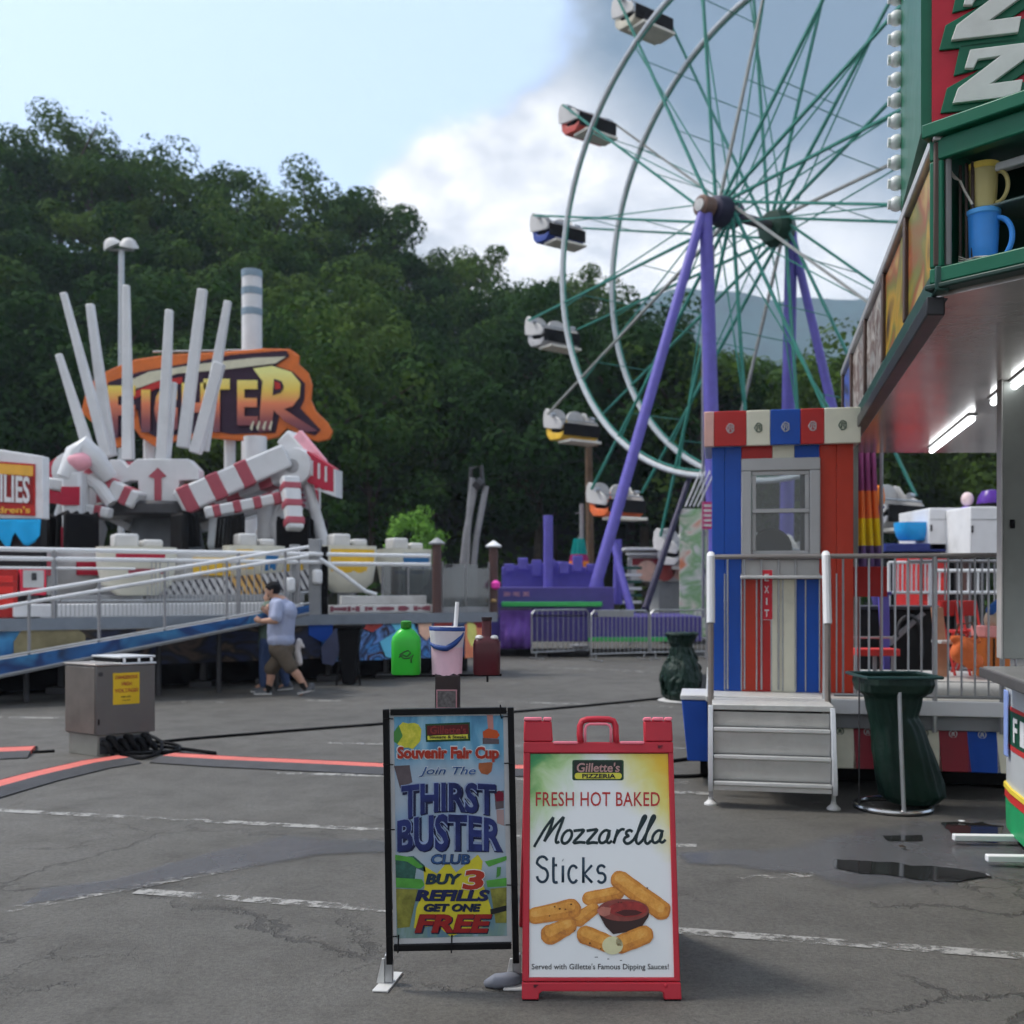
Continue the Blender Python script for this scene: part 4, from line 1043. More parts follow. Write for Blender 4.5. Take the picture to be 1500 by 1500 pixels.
# pale stair blocks / fascia under the rails
fs = thing('step_fascia', 'long white low step along the ride deck behind the pickets', 'step', lcol(200, .5).to_tuple())
g = MB(); g.prism([D(on(20, .6), .6, DK+.02), D(on(445, .6), .6, DK+.02), D(on(445, .6), .6, DK+.22), D(on(20, .6), .6, DK+.22)], PN*.5); g.build('step', WHITE, fs, bevel=.015)
g = MB(); g.prism([D(on(90, 1.2), 1.15, DK+.225), D(on(445, 1.2), 1.15, DK+.225), D(on(445, 1.2), 1.15, DK+.36), D(on(90, 1.2), 1.15, DK+.36)], PN*.4); g.build('step', GREYPAINT, fs, bevel=.015)
# boxes of letters (white coaming with printed marks) right of the post
cm = thing('printed_coaming', 'low white coaming printed with dark marks on the deck edge', 'panel', lcol(550, .4).to_tuple())
g = MB(); g.prism([D(on(482, .35), .35, DK+.03), D(on(636, .35), .35, DK+.03), D(on(636, .35), .35, DK+.17), D(on(482, .35), .35, DK+.17)], PN*.1); g.build('board', OFFWHITE, cm, bevel=.01)
g = MB(); g.prism([D(on(500, .7), .7, DK+.17), D(on(625, .7), .7, DK+.17), D(on(625, .7), .7, DK+.33), D(on(500, .7), .7, DK+.33)], PN*.1); g.build('board', OFFWHITE, cm, bevel=.01)
g = MB(); r4 = random.Random(8)
for q in range(24):
    s = on(486, .35)+(on(632, .35)-on(486, .35))*q/24; w_ = r4.uniform(.02, .06); h_ = r4.uniform(.02, .05)
    if r4.random() < .75:
        g = MB(); g.obox(D(s, .345, DK+.10), PD*w_, PN*.006, ZZ*h_); g.build('printed_mark', mat('mark_maroon', A(110, 60, 70), .5), cm)
# boat shaped gondola parked right of the operator posts
def deckpod(px, py0, py1, wpx, off, bands, label):
    p = plz(px, py1, off); w = wpx*p.y/F/2; h = plz(px, py0, off).z-p.z
    t_ = thing('gondola_tub', label, 'gondola', (p.x, p.y, DK), group='pale tubs on the ride deck')
    g = MB(); rounded_tub(g, p, PD, PN, w, w*.7, h, .5); g.build('tub', mat('tub_bone', A(180, 178, 164), .42, 0, .06), t_)
    q = p-PN*.0
    for (f0, f1, z0, z1, m) in bands:
        g = MB(); rows = []
        for z in (z0, (z0+z1)/2, z1):
            f = .5+(.98-.5)*min(1, (z/.62))**.6 if z < .62 else .98+.02*(z-.62)/.38
            row = []
            for i in range(9):
                a = math.radians(-90)+(f0+(f1-f0)*i/8)
                ca, sa = math.cos(a), math.sin(a)
                row.append(p+PD*(w*f+.012)*math.copysign(abs(ca)**.7, ca)+PN*(w*.7*f+.012)*math.copysign(abs(sa)**.7, sa)+ZZ*h*z)
            rows.append([g.bm.verts.new(v) for v in row])
        for r0, r1 in zip(rows, rows[1:]):
            for i in range(8): g._f([r0[i], r0[i+1], r1[i+1], r1[i]])
        g.build('painted_band', m, t_)
    g = MB(); g.beam(V((p.x, p.y, DK)), p+ZZ*.1, .3); g.build('stand', GREYPAINT, t_)
    g = MB(); g.obox(p+ZZ*(h+.10)-PD*w*.3, PD*w*.3, PN*w*.4, ZZ*.12); g.obox(p+ZZ*(h+.06)+PD*w*.35, PD*w*.25, PN*w*.4, ZZ*.07); g.build('cushion', OFFWHITE, t_, bevel=.04)
deckpod(508, 800, 868, 86, 1.4, [(-.75, .75, .60, .92, BANDY), (-.8, .4, .42, .55, BANDY)], 'pale boat shaped tub with two amber bands beside the operator post')
deckpod(372, 800, 862, 88, 1.7, [(-.7, -.1, .45, .9, BANDY), (.1, .55, .40, .85, BANDB)], 'pale tub with an amber and a blue panel behind the walking man')
deckpod(200, 802, 872, 112, 1.2, [(-.5, .5, .70, .85, RR), (-.2, .6, .40, .55, RDUST)], 'pale tub with faded red panels behind the ramp rails')
deckpod(592, 805, 868, 80, 1.9, [(-.2, .7, .55, .9, BANDB), (-.6, .5, .36, .5, BANDB)], 'pale tub with blue bands beside the glazed booth')
# dark bin and leg in front of the skirt
bn = thing('black_stand', 'tall black folding stand in front of the painted skirt', 'stand', G(512, 1004).to_tuple())
q = G(512, 1003); g = MB(); zt_ = W(0, 914, q.y).z
g.obox((q.x, q.y, zt_-.04), V((.24, 0, 0)), V((0, .2, 0)), V((0, 0, .03))); g.build('top', BLACK, bn, bevel=.01)
g = MB(); g.prism([(q.x-.10, q.y-.1, .02), (q.x+.10, q.y-.1, .02), (q.x+.2, q.y-.1, zt_-.07), (q.x-.2, q.y-.1, zt_-.07)], (0, .2, 0)); g.build('body', BLACK, bn, bevel=.02)
for s in (-1, 1):
    g = MB(); g.beam((q.x+s*.2, q.y-.15, 0), (q.x+s*.12, q.y, zt_-.07), .03); g.build('leg', BLACK, bn)

# ---- stall on the left edge: white trailer with a lettered sign and a blue cloth
st = thing('game_trailer', 'white trailer with a red framed sign and a bright blue scalloped cloth', 'trailer', (W(10, 0, 17.5).x, 17.5, 0))
TY = 17.1
def T_(px, py, d=0): return WS(px, py, TY, d)
g = MB(); g.prism([T_(-120, 640), T_(63, 668), T_(63, 760), T_(-120, 760)], (0, .25, 0)); g.build('body', WHITE, st, bevel=.02)
g = MB(); g.prism([T_(-80, 760), T_(60, 760), T_(60, 905), T_(-80, 905)], (0, .22, 0)); g.build('opening_shade_slab', mat('painted_interior_shade', (.02, .02, .022), .8), st)  # solid slab; the shade inside the opening is put into its near-black colour
g = MB(); g.prism([T_(-60, 672, -.03), T_(52, 680, -.03), T_(52, 756, -.03), T_(-60, 750, -.03)], (0, .028, 0)); fr = g.build('sign_frame', RED, st)
g = MB(); g.prism([T_(-58, 675, -.05), T_(50, 683, -.05), T_(50, 698, -.05), T_(-58, 690, -.05)], (0, .018, 0)); g.build('sign_header', mat('amber_sign', A(200, 150, 60), .45), fr)
g = MB(); g.prism([T_(-58, 691, -.05), T_(49, 699, -.05), T_(49, 738, -.05), T_(-58, 734, -.05)], (0, .018, 0)); g.build('sign_field', mat('dark_sign_red', A(120, 30, 30), .45), fr)
g = MB(); g.text('FAMILIES', lambda u, v, w: T_(-40+86*u, 738-4*(1-u)+(-44)*v+5*u*(v), -.055-.02*w), offset=.02); g.build('lettering', WHITE, fr, smooth=False)
g = MB(); g.text("Children's", lambda u, v, w: T_(-34+80*u, 752-10*v, -.035-.02*w), offset=.02); g.build('lettering', mat('amber_sign', (.5, .3, .1)), fr, smooth=False)
g = MB(); vs = []
for i in range(33):
    u = i/32; px = -100+162*u; bot = 793+9*math.sin(u*30)+4*math.sin(u*47); col = []
    for j in range(9):
        p = T_(px, 761+(bot-761)*j/8, -.06); p.y += .05*math.sin(u*30)*j/8; col.append(g.bm.verts.new(p))
    vs.append(col)
for i in range(32):
    for j in range(8): g._f([vs[i][j], vs[i+1][j], vs[i+1][j+1], vs[i][j+1]])
o = g.build('cloth_valance', mat('bright_blue_cloth', A(25, 145, 215), .7, 0, .08), st, ang=3); o.modifiers.new('t', 'SOLIDIFY').thickness = .01
rc = thing('red_cabinet', 'tall bright red cabinet behind the ramp rails at the left edge', 'cabinet', lcol(10, 1.0).to_tuple())
a, b = D(on(-20, .9), .9, DK), D(on(26, .9), .9, DK); h_ = zat(10, 833, .9)-DK
g = MB(); g.prism([a, b, b+ZZ*h_, a+ZZ*h_], PN*.5); bd_ = g.build('body', RED, rc, bevel=.015)
for z in (.25, .5, .72):
    g = MB(); g.prism([a.lerp(b, .15)+ZZ*h_*z, a.lerp(b, .85)+ZZ*h_*z, a.lerp(b, .85)+ZZ*h_*(z+.14), a.lerp(b, .15)+ZZ*h_*(z+.14)], PN*-.012); g.build('drawer', mat('bright_red', A(195, 50, 45), .4), rc, bevel=.006)
rb_ = thing('red_box', 'red box with a white label panel beside the tall red cabinet', 'box', lcol(50, 1.0).to_tuple())
a, b = D(on(29, .9), .9, DK), D(on(68, .9), .9, DK); h0, h1 = zat(50, 872, .9)-DK, zat(50, 832, .9)-DK
g = MB(); g.prism([a+ZZ*h0, b+ZZ*h0, b+ZZ*h1, a+ZZ*h1], PN*.4); g.build('body', mat('rose_red', A(190, 50, 70), .4), rb_, bevel=.02)
hh = h1-h0
g = MB(); g.prism([a.lerp(b, .12)+ZZ*(h0+hh*.28), a.lerp(b, .9)+ZZ*(h0+hh*.28), a.lerp(b, .9)+ZZ*(h0+hh*.92), a.lerp(b, .12)+ZZ*(h0+hh*.92)], PN*-.012); g.build('label_panel', OFFWHITE, rb_)
g = MB(); g.prism([a.lerp(b, .44)+ZZ*(h0+hh*.55)-PN*.012, a.lerp(b, .62)+ZZ*(h0+hh*.55)-PN*.012, a.lerp(b, .62)+ZZ*(h0+hh*.82)-PN*.012, a.lerp(b, .44)+ZZ*(h0+hh*.82)-PN*.012], PN*-.012); g.build('keypad', DARKSTEEL, rb_)
g = MB(); g.prism([a.lerp(b, .3), b.lerp(a, .3), b.lerp(a, .3)+ZZ*h0, a.lerp(b, .3)+ZZ*h0], PN*.3); g.build('stand', DARKSTEEL, rb_)
# ================================================================= entry platform and kiosk (own frame, turned 11 degrees)
KR = -math.radians(11); KO = V((1.709, 8.75, 0)); KC, KS = math.cos(-KR), math.sin(-KR)
def K(x, y, z): return V((KO.x+x*KC+y*KS, KO.y-x*KS+y*KC, z))
KZ = 0.765
ep = thing('entry_platform', 'raised entry platform with aluminium steps and red, white and blue skirt panels', 'platform', KO.to_tuple(), KR)
ALU = mat('aluminium', (.62, .62, .60), .42, .55, .07, 6, .05, 90, grime=.3)
ALUP = mat('tread_plate', (.60, .60, .57), .5, .35, .10, 14, .35, 160, grime=.4)
def kb(nm, m, par, x0, x1, y0, y1, z0, z1, bev=.006):
    g = MB(); g.box(x0, x1, y0, y1, z0, z1); return g.build(nm, m, par, bevel=bev, world=False)
kb('deck_plate', ALUP, ep, -.05, 3.4, -.42, 2.6, KZ-.05, KZ)
kb('deck_trim', WHITE, ep, .93, 2.62, -.46, -.425, KZ-.12, KZ-.003)
kb('deck_beam', GREYPAINT, ep, .93, 2.62, -.40, -.30, KZ-.24, KZ-.125)
kb('under_deck_box', BLACK, ep, -.1, 3.3, .05, 2.4, .03, KZ-.06)  # black box added under the deck to block light and darken the gap
# flared skirt panels with small round emblems
def skirt(x0, x1, m, ecol, off=0.0):
    z1, z0 = .585, .215
    g = MB(); g.hexa([(x0-.02, -.46-off, z0), (x1+.02, -.46-off, z0), (x1+.02, -.435-off, z0), (x0-.02, -.435-off, z0), (x0, -.36-off, z1), (x1, -.36-off, z1), (x1, -.335-off, z1), (x0, -.335-off, z1)])
    p = g.build('skirt_panel', m, ep, bevel=.006, world=False)
    cx, cz = (x0+x1)/2, .50; y = -.36-off-(z1-cz)/(z1-z0)*.10-.004
    g = MB(); g.path([(cx+math.cos(2*PI*k/20)*.028, y, cz+math.sin(2*PI*k/20)*.028) for k in range(20)], .004, 6, closed=True)
    for dx in (-.011, 0, .011): g.tube((cx+dx, y, cz-.016), (cx+dx*.5, y, cz+.016), .0035, n=5)
    g.build('emblem', ecol, p, world=False)
EMB = mat('dark_green_print', A(70, 86, 74), .5); EMW = mat('pale_print', (.55, .55, .55), .5)
for x0, x1, m, e in ((.90, 1.105, CREAM, EMB), (1.11, 1.32, DARKRED, EMW), (1.325, 1.53, BLUE, EMW), (1.535, 1.745, CREAM, EMB), (1.75, 1.955, DARKRED, EMW), (1.96, 2.17, BLUE, EMW), (2.175, 2.38, CREAM, EMB)): skirt(x0, x1, m, e)
g = MB(); g.hexa([(-.20, -.25, .20), (-.02, -.25, .20), (-.02, .3, .20), (-.20, .3, .20), (-.25, -.25, KZ-.06), (-.04, -.25, KZ-.06), (-.04, .3, KZ-.06), (-.25, .3, KZ-.06)]); g.build('skirt_panel', BLUE, ep, bevel=.008, world=False)
kb('skirt_cap', OFFWHITE, ep, -.26, -.03, -.26, .31, KZ-.055, KZ-.015)
# steps: deck edge then three treads with closed risers
SX0, SX1 = .0, .875
ys = [(-.42, KZ), (-.95, KZ-.012), (-1.00, .585), (-1.05, .385), (-1.10, .195)]
kb('landing', ALUP, ep, SX0, SX1+.02, -.95, -.425, KZ-.05, KZ-.006)
for i in range(2, 5):
    y0, z0 = ys[i]; yp, zp = ys[i-1]
    kb('tread', ALUP, ep, SX0+.012, SX1-.012, y0, yp+.02, z0-.03, z0)
    g = MB(); g.prism([(SX0+.012, yp+.008, zp-.052 if i == 2 else zp-.032), (SX1-.012, yp+.008, zp-.052 if i == 2 else zp-.032), (SX1-.012, yp+.03, z0+.002), (SX0+.012, yp+.03, z0+.002)], (0, .012, 0)); g.build('riser', ALU, ep, world=False)
    kb('nosing', mat('bright_nosing', (.80, .80, .78), .3, .4), ep, SX0+.014, SX1-.014, y0-.012, y0-.001, z0-.022, z0+.004, .003)
g = MB(); g.prism([(SX0+.012, -1.085, .163), (SX1-.012, -1.085, .163), (SX1-.012, -1.085, .13), (SX0+.012, -1.085, .13)], (0, .02, 0)); g.build('riser', ALU, ep, world=False)
for x in (SX0-.028, SX1-.008):
    g = MB(); g.prism([(x, -.90, KZ-.02), (x, -.90, .12), (x, -1.10, .12), (x, -1.115, .20), (x, -.965, KZ-.02)], (.036, 0, 0)); g.build('stringer', mat('bright_stringer', (.66, .68, .70), .38, .5), ep, bevel=.004, world=False)
    g = MB(); g.beam((x+.018, -1.0, .30), (x+.018, -1.0, .03), .03); lg = g.build('step_leg', STEEL, ep, world=False)
    g = MB(); g.lathe([(.05, 0), (.05, .012), (.02, .04), (.018, .06)], (x+.018, -1.0, 0), 12); g.build('foot', OFFWHITE, lg, world=False)
    # handrail: deck post, white sleeve, sloping rail, bottom post
    g = MB(); g.tube((x+.018, -.44, KZ-.3), (x+.018, -.44, KZ+1.14), .024); g.build('handrail_post', STEEL, ep, world=False)
    g = MB(); g.path([(x+.018, -.47, KZ+1.145), (x+.018, -.50, KZ+1.13), (x+.018, -.60, KZ+.60)], .033, 10); g.build('handrail', WHITE, ep, world=False)
    g = MB(); g.path([(x+.018, -.60, KZ+.60), (x+.018, -.63, .22)], .023, 8); g.build('handrail_post', mat('dull_post', (.25, .22, .20), .5, .5), ep, world=False)
# front railing in front of the kiosk and to its right
g = MB(); g.path([(SX0-.01, -.44, KZ+1.13), (2.8, -.44, KZ+1.13)], .020, 8); g.build('top_rail', mat('dull_rail', (.27, .25, .24), .45, .5), ep, world=False)
g = MB(); g.path([(.95, -.44, KZ+.03), (2.8, -.44, KZ+.03)], .014, 6); g.build('bottom_rail', STEEL, ep, world=False)
for i in range(17):
    x = 1.02+i*.098
    g = MB(); r_ = .020 if i in (7, 12) else .0085; g.tube((x, -.44, KZ-.25 if i in (7, 12) else KZ+.03), (x, -.44, KZ+1.13), r_, n=6); g.build('picket', STEEL if i % 3 else GREYSTEEL, ep, world=False)
for i in range(5):
    x = .13+i*.14; g = MB(); g.tube((x, -.05+.01*i, KZ+.02), (x, -.05+.01*i, KZ+1.13), .0085, n=6); g.build('gate_bar', STEEL, ep, world=False)
g = MB(); g.path([(.05, -.03, KZ+1.14), (.86, -.03, KZ+1.14)], .014, 6); g.build('gate_rail', STEEL, ep, world=False)

# kiosk
KW, KD, KH = 1.156, 1.15, 2.86
ko = thing('ticket_kiosk', 'narrow red, white and blue striped ticket kiosk with a grey sash window', 'kiosk', KO.to_tuple(), KR)
KRED = mat('kiosk_red', A(160, 48, 30), .4, 0, .06)
BLUEK = mat('kiosk_blue', A(20, 66, 145), .38, 0, .06)
wx0, wx1, wz0, wz1 = .255, .875, KZ+1.13, KZ+1.95
def kpan(x0, x1, z0, z1, m, nm='wall_panel'): return kb(nm, m, ko, x0, x1, .0, .035, z0, z1, .004)
z_sill = KZ+1.05
for x0, x1, m in ((0, .105, BLUEK), (.107, .245, BLUEK)): kpan(x0, x1, KZ, KH, m)
for x0, x1, m in ((.885, 1.02, KRED), (1.022, KW, KRED)): kpan(x0, x1, KZ, KH, m)
for x0, x1, m in ((.247, .50, RED), (.502, .68, CREAM), (.682, .883, BLUEK)): kpan(x0, x1, wz1+.02, KH, m)
for x0, x1, m in ((.247, .37, KRED), (.372, .49, RED), (.492, .585, CREAM), (.587, .69, CREAM), (.692, .77, BLUEK), (.772, .883, BLUEK)): kpan(x0, x1, KZ, z_sill-.10, m)
kb('sill_board', mat('grey_white_board', (.45, .45, .44), .5), ko, .247, .883, .0, .035, z_sill-.098, wz0-.012)
for x in (.106, .246, .371, .491, .586, .691, .771, .884, 1.021):
    kb('seam_strip', STEEL, ko, x-.006, x+.006, -.006, -.0005, KZ+.01, z_sill-.10 if .25 < x < .88 else KZ+1.0, .002)
for nm, x0, x1, y0, y1, m in (('side_wall', 0, .03, .036, KD, BLUEK), ('side_wall', KW-.03, KW, .036, KD, KRED)): kb(nm, m, ko, x0, x1, y0, y1, KZ, KH)
kb('roof', OFFWHITE, ko, .0, KW, .0, KD, KH+.001, KH+.04)
kb('floor_board', DARKSTEEL, ko, .031, KW-.031, .036, KD-.04, KZ+.002, KZ+.03)
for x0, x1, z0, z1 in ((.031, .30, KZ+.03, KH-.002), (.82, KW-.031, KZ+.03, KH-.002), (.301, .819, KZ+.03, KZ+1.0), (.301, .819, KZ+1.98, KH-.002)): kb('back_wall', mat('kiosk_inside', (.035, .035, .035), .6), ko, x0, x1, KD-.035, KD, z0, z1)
# window: outer frame, two sashes
WF = mat('window_grey', (.44, .44, .44), .42, .1, .04)
fx0, fx1 = wx0-.012, wx1+.012
g = MB()
for a in ((fx0, fx1, wz1-.085, wz1+.02), (fx0, fx1, wz0-.01, wz0+.025)): g.box(a[0], a[1], -.05, -.002, a[2], a[3])
g.box(fx0, fx0+.085, -.05, -.002, wz0+.026, wz1-.086); g.box(fx1-.085, fx1, -.05, -.002, wz0+.026, wz1-.086)
wf = g.build('window_frame', WF, ko, bevel=.008, world=False)
sx0, sx1 = fx0+.088, fx1-.088; zm = (wz0+wz1)/2-.01
def sash(z0, z1, y):
    g = MB(); b = .034
    g.box(sx0, sx1, y, y+.022, z0, z0+b); g.box(sx0, sx1, y, y+.022, z1-b, z1); g.box(sx0, sx0+b, y, y+.022, z0+b+.001, z1-b-.001); g.box(sx1-b, sx1, y, y+.022, z0+b+.001, z1-b-.001)
    g.build('sash', WF, wf, bevel=.004, world=False)
    g = MB(); g.box(sx0+b, sx1-b, y+.009, y+.013, z0+b, z1-b); g.build('pane', KGL, wf, world=False)
KGL = glass('kiosk_glass', (.80, .83, .83), .0, .015)
sash(zm-.02, wz1-.088, -.034); sash(wz0+.028, zm+.018, -.010)
# counter and small sign
kb('counter', OFFWHITE, ko, .235, .895, -.16, -.003, z_sill-.095, z_sill-.07)
xs = kb('exit_sign', mat('sign_red', A(170, 30, 44), .4), ko, .405, .500, -.025, -.008, z_sill-.44, z_sill-.02)
g = MB(); g.box(.402, .503, -.020, -.012, z_sill-.443, z_sill-.017); g.build('sign_border', WHITE, xs, world=False)
g = MB()
for i, ch in enumerate('EXIT'): g.text(ch, lambda u, v, w, i=i: V(((.434 if ch != 'I' else .447)+(.037 if ch != 'I' else .012)*u, -.0255-.003*w, z_sill-.115-i*.10+.06*v)), offset=.02)
g.build('lettering', WHITE, xs, world=False, smooth=False)
# header box with colour blocks and emblems
hz0, hz1 = KH-.02, KH+.275
hx = [-.065, .018, .285, .48, .725, .915, 1.205]
hm = [mat('faded_rose', A(190, 150, 140), .5), RED, CREAM, BLUEK, RED, CREAM]
kb('header_core', OFFWHITE, ko, -.06, 1.20, -.055, .8, hz0+.004, hz1-.004)
for i, m in enumerate(hm):
    h = kb('header_block', m, ko, hx[i], hx[i+1]-.002, -.09, -.056, hz0, hz1, .006)
    if i:
        cx, cz = (hx[i]+hx[i+1])/2, (hz0+hz1)/2
        g = MB(); g.path([(cx+.032*math.cos(2*PI*k/10)*(1 if k % 2 else .8), -.094, cz+.038*math.sin(2*PI*k/10)) for k in range(10)], .005, 6, closed=True)
        g.tube((cx-.012, -.094, cz-.022), (cx-.006, -.094, cz+.022), .005, n=5); g.path([(cx-.002, -.094, cz+.02), (cx+.016, -.094, cz+.012), (cx+.004, -.094, cz-.002), (cx+.016, -.094, cz-.02)], .005, 5)
        g.build('emblem', EMB if m is CREAM else EMW, h, world=False)
# inside: chair back
ch_ = thing('desk_chair', 'black rounded chair back seen through the kiosk window', 'chair', K(.52, .55, KZ+.03).to_tuple(), KR)
g = MB(); g.lathe([(.0, -.03), (.17, -.03), (.185, 0), (.17, .03), (0, .03)], (0, 0, 1.20), 20, (0, 1, .1)); g.build('backrest', RUBBER, ch_, world=False)
g = MB(); g.lathe([(.0, 0), (.2, 0), (.22, .04), (.2, .08), (0, .08)], (0, -.2, .5), 18); g.build('seat', RUBBER, ch_, world=False)
g = MB(); g.tube((0, -.2, .03), (0, -.2, .5), .03); g.path([(0, -.2, .5), (0, .02, .55), (0, .03, 1.0)], .02, 6); g.build('stem', DARKSTEEL, ch_, world=False)
g = MB()
for k in range(5): a = 2*PI*k/5; g.beam((0, -.2, .06), (.24*math.cos(a), -.2+.24*math.sin(a), .03), .04, .03)
g.build('star_base', DARKSTEEL, ch_, world=False)

# ================================================================= rubbish bags
BAG = mat('dark_green_bag', (.004, .022, .015), .52, 0, .25, 5, .25, 25, grime=0, spec=.3)
b1 = thing('bin_bag', 'dark green bag tied over a round bin, bulging low, standing left of the steps', 'rubbish bag', G(999, 1027).to_tuple())
q = G(999, 1027)
g = MB(); g.lathe([(.22, .03), (.29, .10), (.31, .30), (.27, .48), (.19, .66), (.15, .80), (.20, .93), (.24, .98), (.20, .985)], q, 40)
o = g.blob('bag', BAG, b1, voxel=.012, smooth=1, ruffle=.045, rs=8)
g = MB(); g.ell(q+V((.17, -.12, .14)), (.13, .13, .10)); g.ell(q+V((-.05, -.2, .12)), (.16, .12, .10)); o = g.blob('bag_fold', BAG, b1, voxel=.018, ruffle=.025, rs=9)
g = MB(); g.lathe([(.34, 0), (.35, .015), (.30, .03), (.0, .03)], q, 24); g.build('base_plate', OFFWHITE, b1)
q = G(1308, 1184)
b2 = thing('bag_stand', 'steel bag stand on a flat ring foot holding a long dark green rubbish bag', 'bin stand', q.to_tuple())
k = q.y/F
def B2(px, py, d=0): return WS(px, py, q.y, d)
g = MB(); rr = .27; zt_ = B2(0, 990).z
g.path([q+V((rr*math.cos(2*PI*a/32), rr*math.sin(2*PI*a/32), .022)) for a in range(32)], .020, 8, closed=True); g.build('base_ring', mat('polished_steel', (.55, .55, .55), .22, .95), b2)
g = MB(); g.path([q+V((rr*1.02*math.cos(2*PI*a/32), rr*1.02*math.sin(2*PI*a/32), .004)) for a in range(32)], .012, 6, closed=True); g.build('base_tread', RUBBER, b2)
g = MB(); g.path([q+V((-.02, -rr, .02)), q+V((-.03, -.24, .5)), q+V((-.035, -.22, zt_-.1))], .016, 8); g.build('post', STEEL, b2)
g = MB(); g.path([q+V((-rr, -.05, .02)), q+V((-.285, -.1, zt_))], .006, 6); g.build('side_rod', DARKSTEEL, b2)
g = MB(); g.path([q+V((.27*c[0], .24*c[1], zt_+.005)) for c in ((-1, -1), (0, -1.05), (1, -1), (1.03, 0), (1, 1), (0, 1.05), (-1, 1), (-1.03, 0))], .012, 8, closed=True); g.build('bag_hoop', mat('dark_teal_hoop', (.02, .06, .06), .35), b2)
g = MB(); n = 72
prof = [(zt_+.0, .255, .235, 0, 4), (zt_-.05, .262, .245, 0, 4), (zt_-.11, .25, .23, 0, 3.4), (zt_-.15, .20, .19, 0, 2.4), (zt_-.30, .175, .17, .0, 2), (.62, .19, .17, .03, 2), (.42, .22, .185, .07, 2), (.22, .24, .19, .12, 2), (.10, .235, .18, .15, 2), (.045, .17, .14, .15, 2), (.035, .05, .05, .15, 2)]
rows = []
for (p0, p1) in zip(prof, prof[1:]):
    for q_ in range(6): u = q_/6; rows.append(tuple(a+(b-a)*u for a, b in zip(p0, p1)))
rows.append(prof[-1]); rings = []
for z, rx, ry, dx, e in rows:
    ring = []
    for a in range(n):
        an = 2*PI*a/n; cx = math.copysign(abs(math.cos(an))**(2/e), math.cos(an)); sy = math.copysign(abs(math.sin(an))**(2/e), math.sin(an))
        dn = min(1, max(0, (zt_-.08-z)*6))
        f = 1+dn*(.07*noise.noise(V((an*2.4+z*1.2, z*1.1, 1)))+.10*noise.noise(V((math.cos(an)*5, math.sin(an)*5, z*3.0)))+.05*noise.noise(V((math.cos(an)*11, math.sin(an)*11, z*8.0))))+.015*math.sin(an*17)
        ring.append(g.bm.verts.new(q+V((rx*cx*f+dx, ry*sy*f, z))))
    rings.append(ring)
for r0, r1 in zip(rings, rings[1:]):
    for a in range(n): g._f([r0[a], r0[(a+1) % n], r1[(a+1) % n], r1[a]])
g._f(rings[-1])
g.build('bag', BAG, b2, ang=3)

# ================================================================= food booth on the right
d_ = V((0.24, 1, 0)).normalized(); e_ = V((d_.y, -d_.x, 0))
def Bp(X0, Y, z):
    """booth point: on the long line that starts at X0, at distance Y"""
    return V((X0+0.24*Y, Y, z))
bt = thing('food_booth', 'green and red food booth with a hanging sign tower, lit canopy and curved counter', 'food booth', Bp(2.0, 6.0, 0).to_tuple())
BGREEN = mat('booth_green', A(8, 78, 56), .38, 0, .08)
def bbox(nm, m, xa, xb, ya, yb, z0, z1, par=None, bev=.008):
    g = MB(); g.hexa([Bp(xa, ya, z0), Bp(xb, ya, z0), Bp(xb, yb, z0), Bp(xa, yb, z0), Bp(xa, ya, z1), Bp(xb, ya, z1), Bp(xb, yb, z1), Bp(xa, yb, z1)]); return g.build(nm, m, par or bt, bevel=bev)
FZ0, FZ1, FX = 3.09, 3.85, .87
CEIL = mat('brushed_ceiling', (.62, .57, .54), .18, .6, .10, 3, .04, 30, grime=.25)
g = MB(); g.prism([Bp(FX+.06, 10.75, FZ0-.03), Bp(FX+.06, 5.0, FZ0-.03), V((2.07, 4.99, FZ0-.03)), V((2.83, 4.13, FZ0-.03)), V((4.6, 4.13, FZ0-.03)), Bp(3.4, 10.75, FZ0-.03)], (0, 0, .025)); g.build('ceiling', CEIL, bt)
bbox('roof', OFFWHITE, FX+.05, 3.4, 5.3, 10.6, FZ1+.002, FZ1+.05)
# fascia: dark lower rail, picture panels, bright top rail
bbox('lower_rail', mat('dark_green_rail', A(32, 60, 54), .4), FX-.02, FX+.05, 4.9, 10.4, FZ0-.02, FZ0+.10)
bbox('lower_lip', mat('dark_trim', (.03, .03, .034), .35), FX-.05, FX+.04, 4.97, 10.5, FZ0-.12, FZ0-.03)
bbox('top_rail', mat('bright_rail', (.60, .60, .60), .35, .5), FX-.03, FX+.05, 4.9, 10.4, FZ1-.06, FZ1)
bbox('back_panel', mat('fascia_grey', (.20, .20, .20), .5), FX+.03, FX+.06, 4.9, 10.4, FZ0+.10, FZ1-.06)
FOODART = artmat('food_picture', [A(40, 26, 20), A(150, 116, 30), A(90, 92, 34), A(120, 60, 30), A(150, 128, 70), A(96, 84, 70)], 1.5, 4, .6)
GREYART = artmat('grey_picture', [A(60, 60, 64), A(130, 128, 124), A(80, 60, 54), A(150, 146, 140), A(50, 50, 60)], 2.6, 7, 1.5)
BLUART = artmat('blue_picture', [A(40, 44, 60), A(60, 80, 150), A(90, 88, 90), A(30, 70, 140)], 2.4, 3, 1.0)
yb = [4.95, 5.95, 7.0, 8.2, 9.4, 10.35]
for i, m in enumerate((FOODART, FOODART, GREYART, GREYART, BLUART)):
    bbox('picture_panel', m, FX+.0, FX+.028, yb[i]+.03, yb[i+1]-.03, FZ0+.12, FZ1-.08)
for y in yb:
    bbox('mullion', mat('brown_mullion', (.09, .06, .05), .5), FX-.025, FX+.03, y-.04, y+.04, FZ0+.102, FZ1-.062)
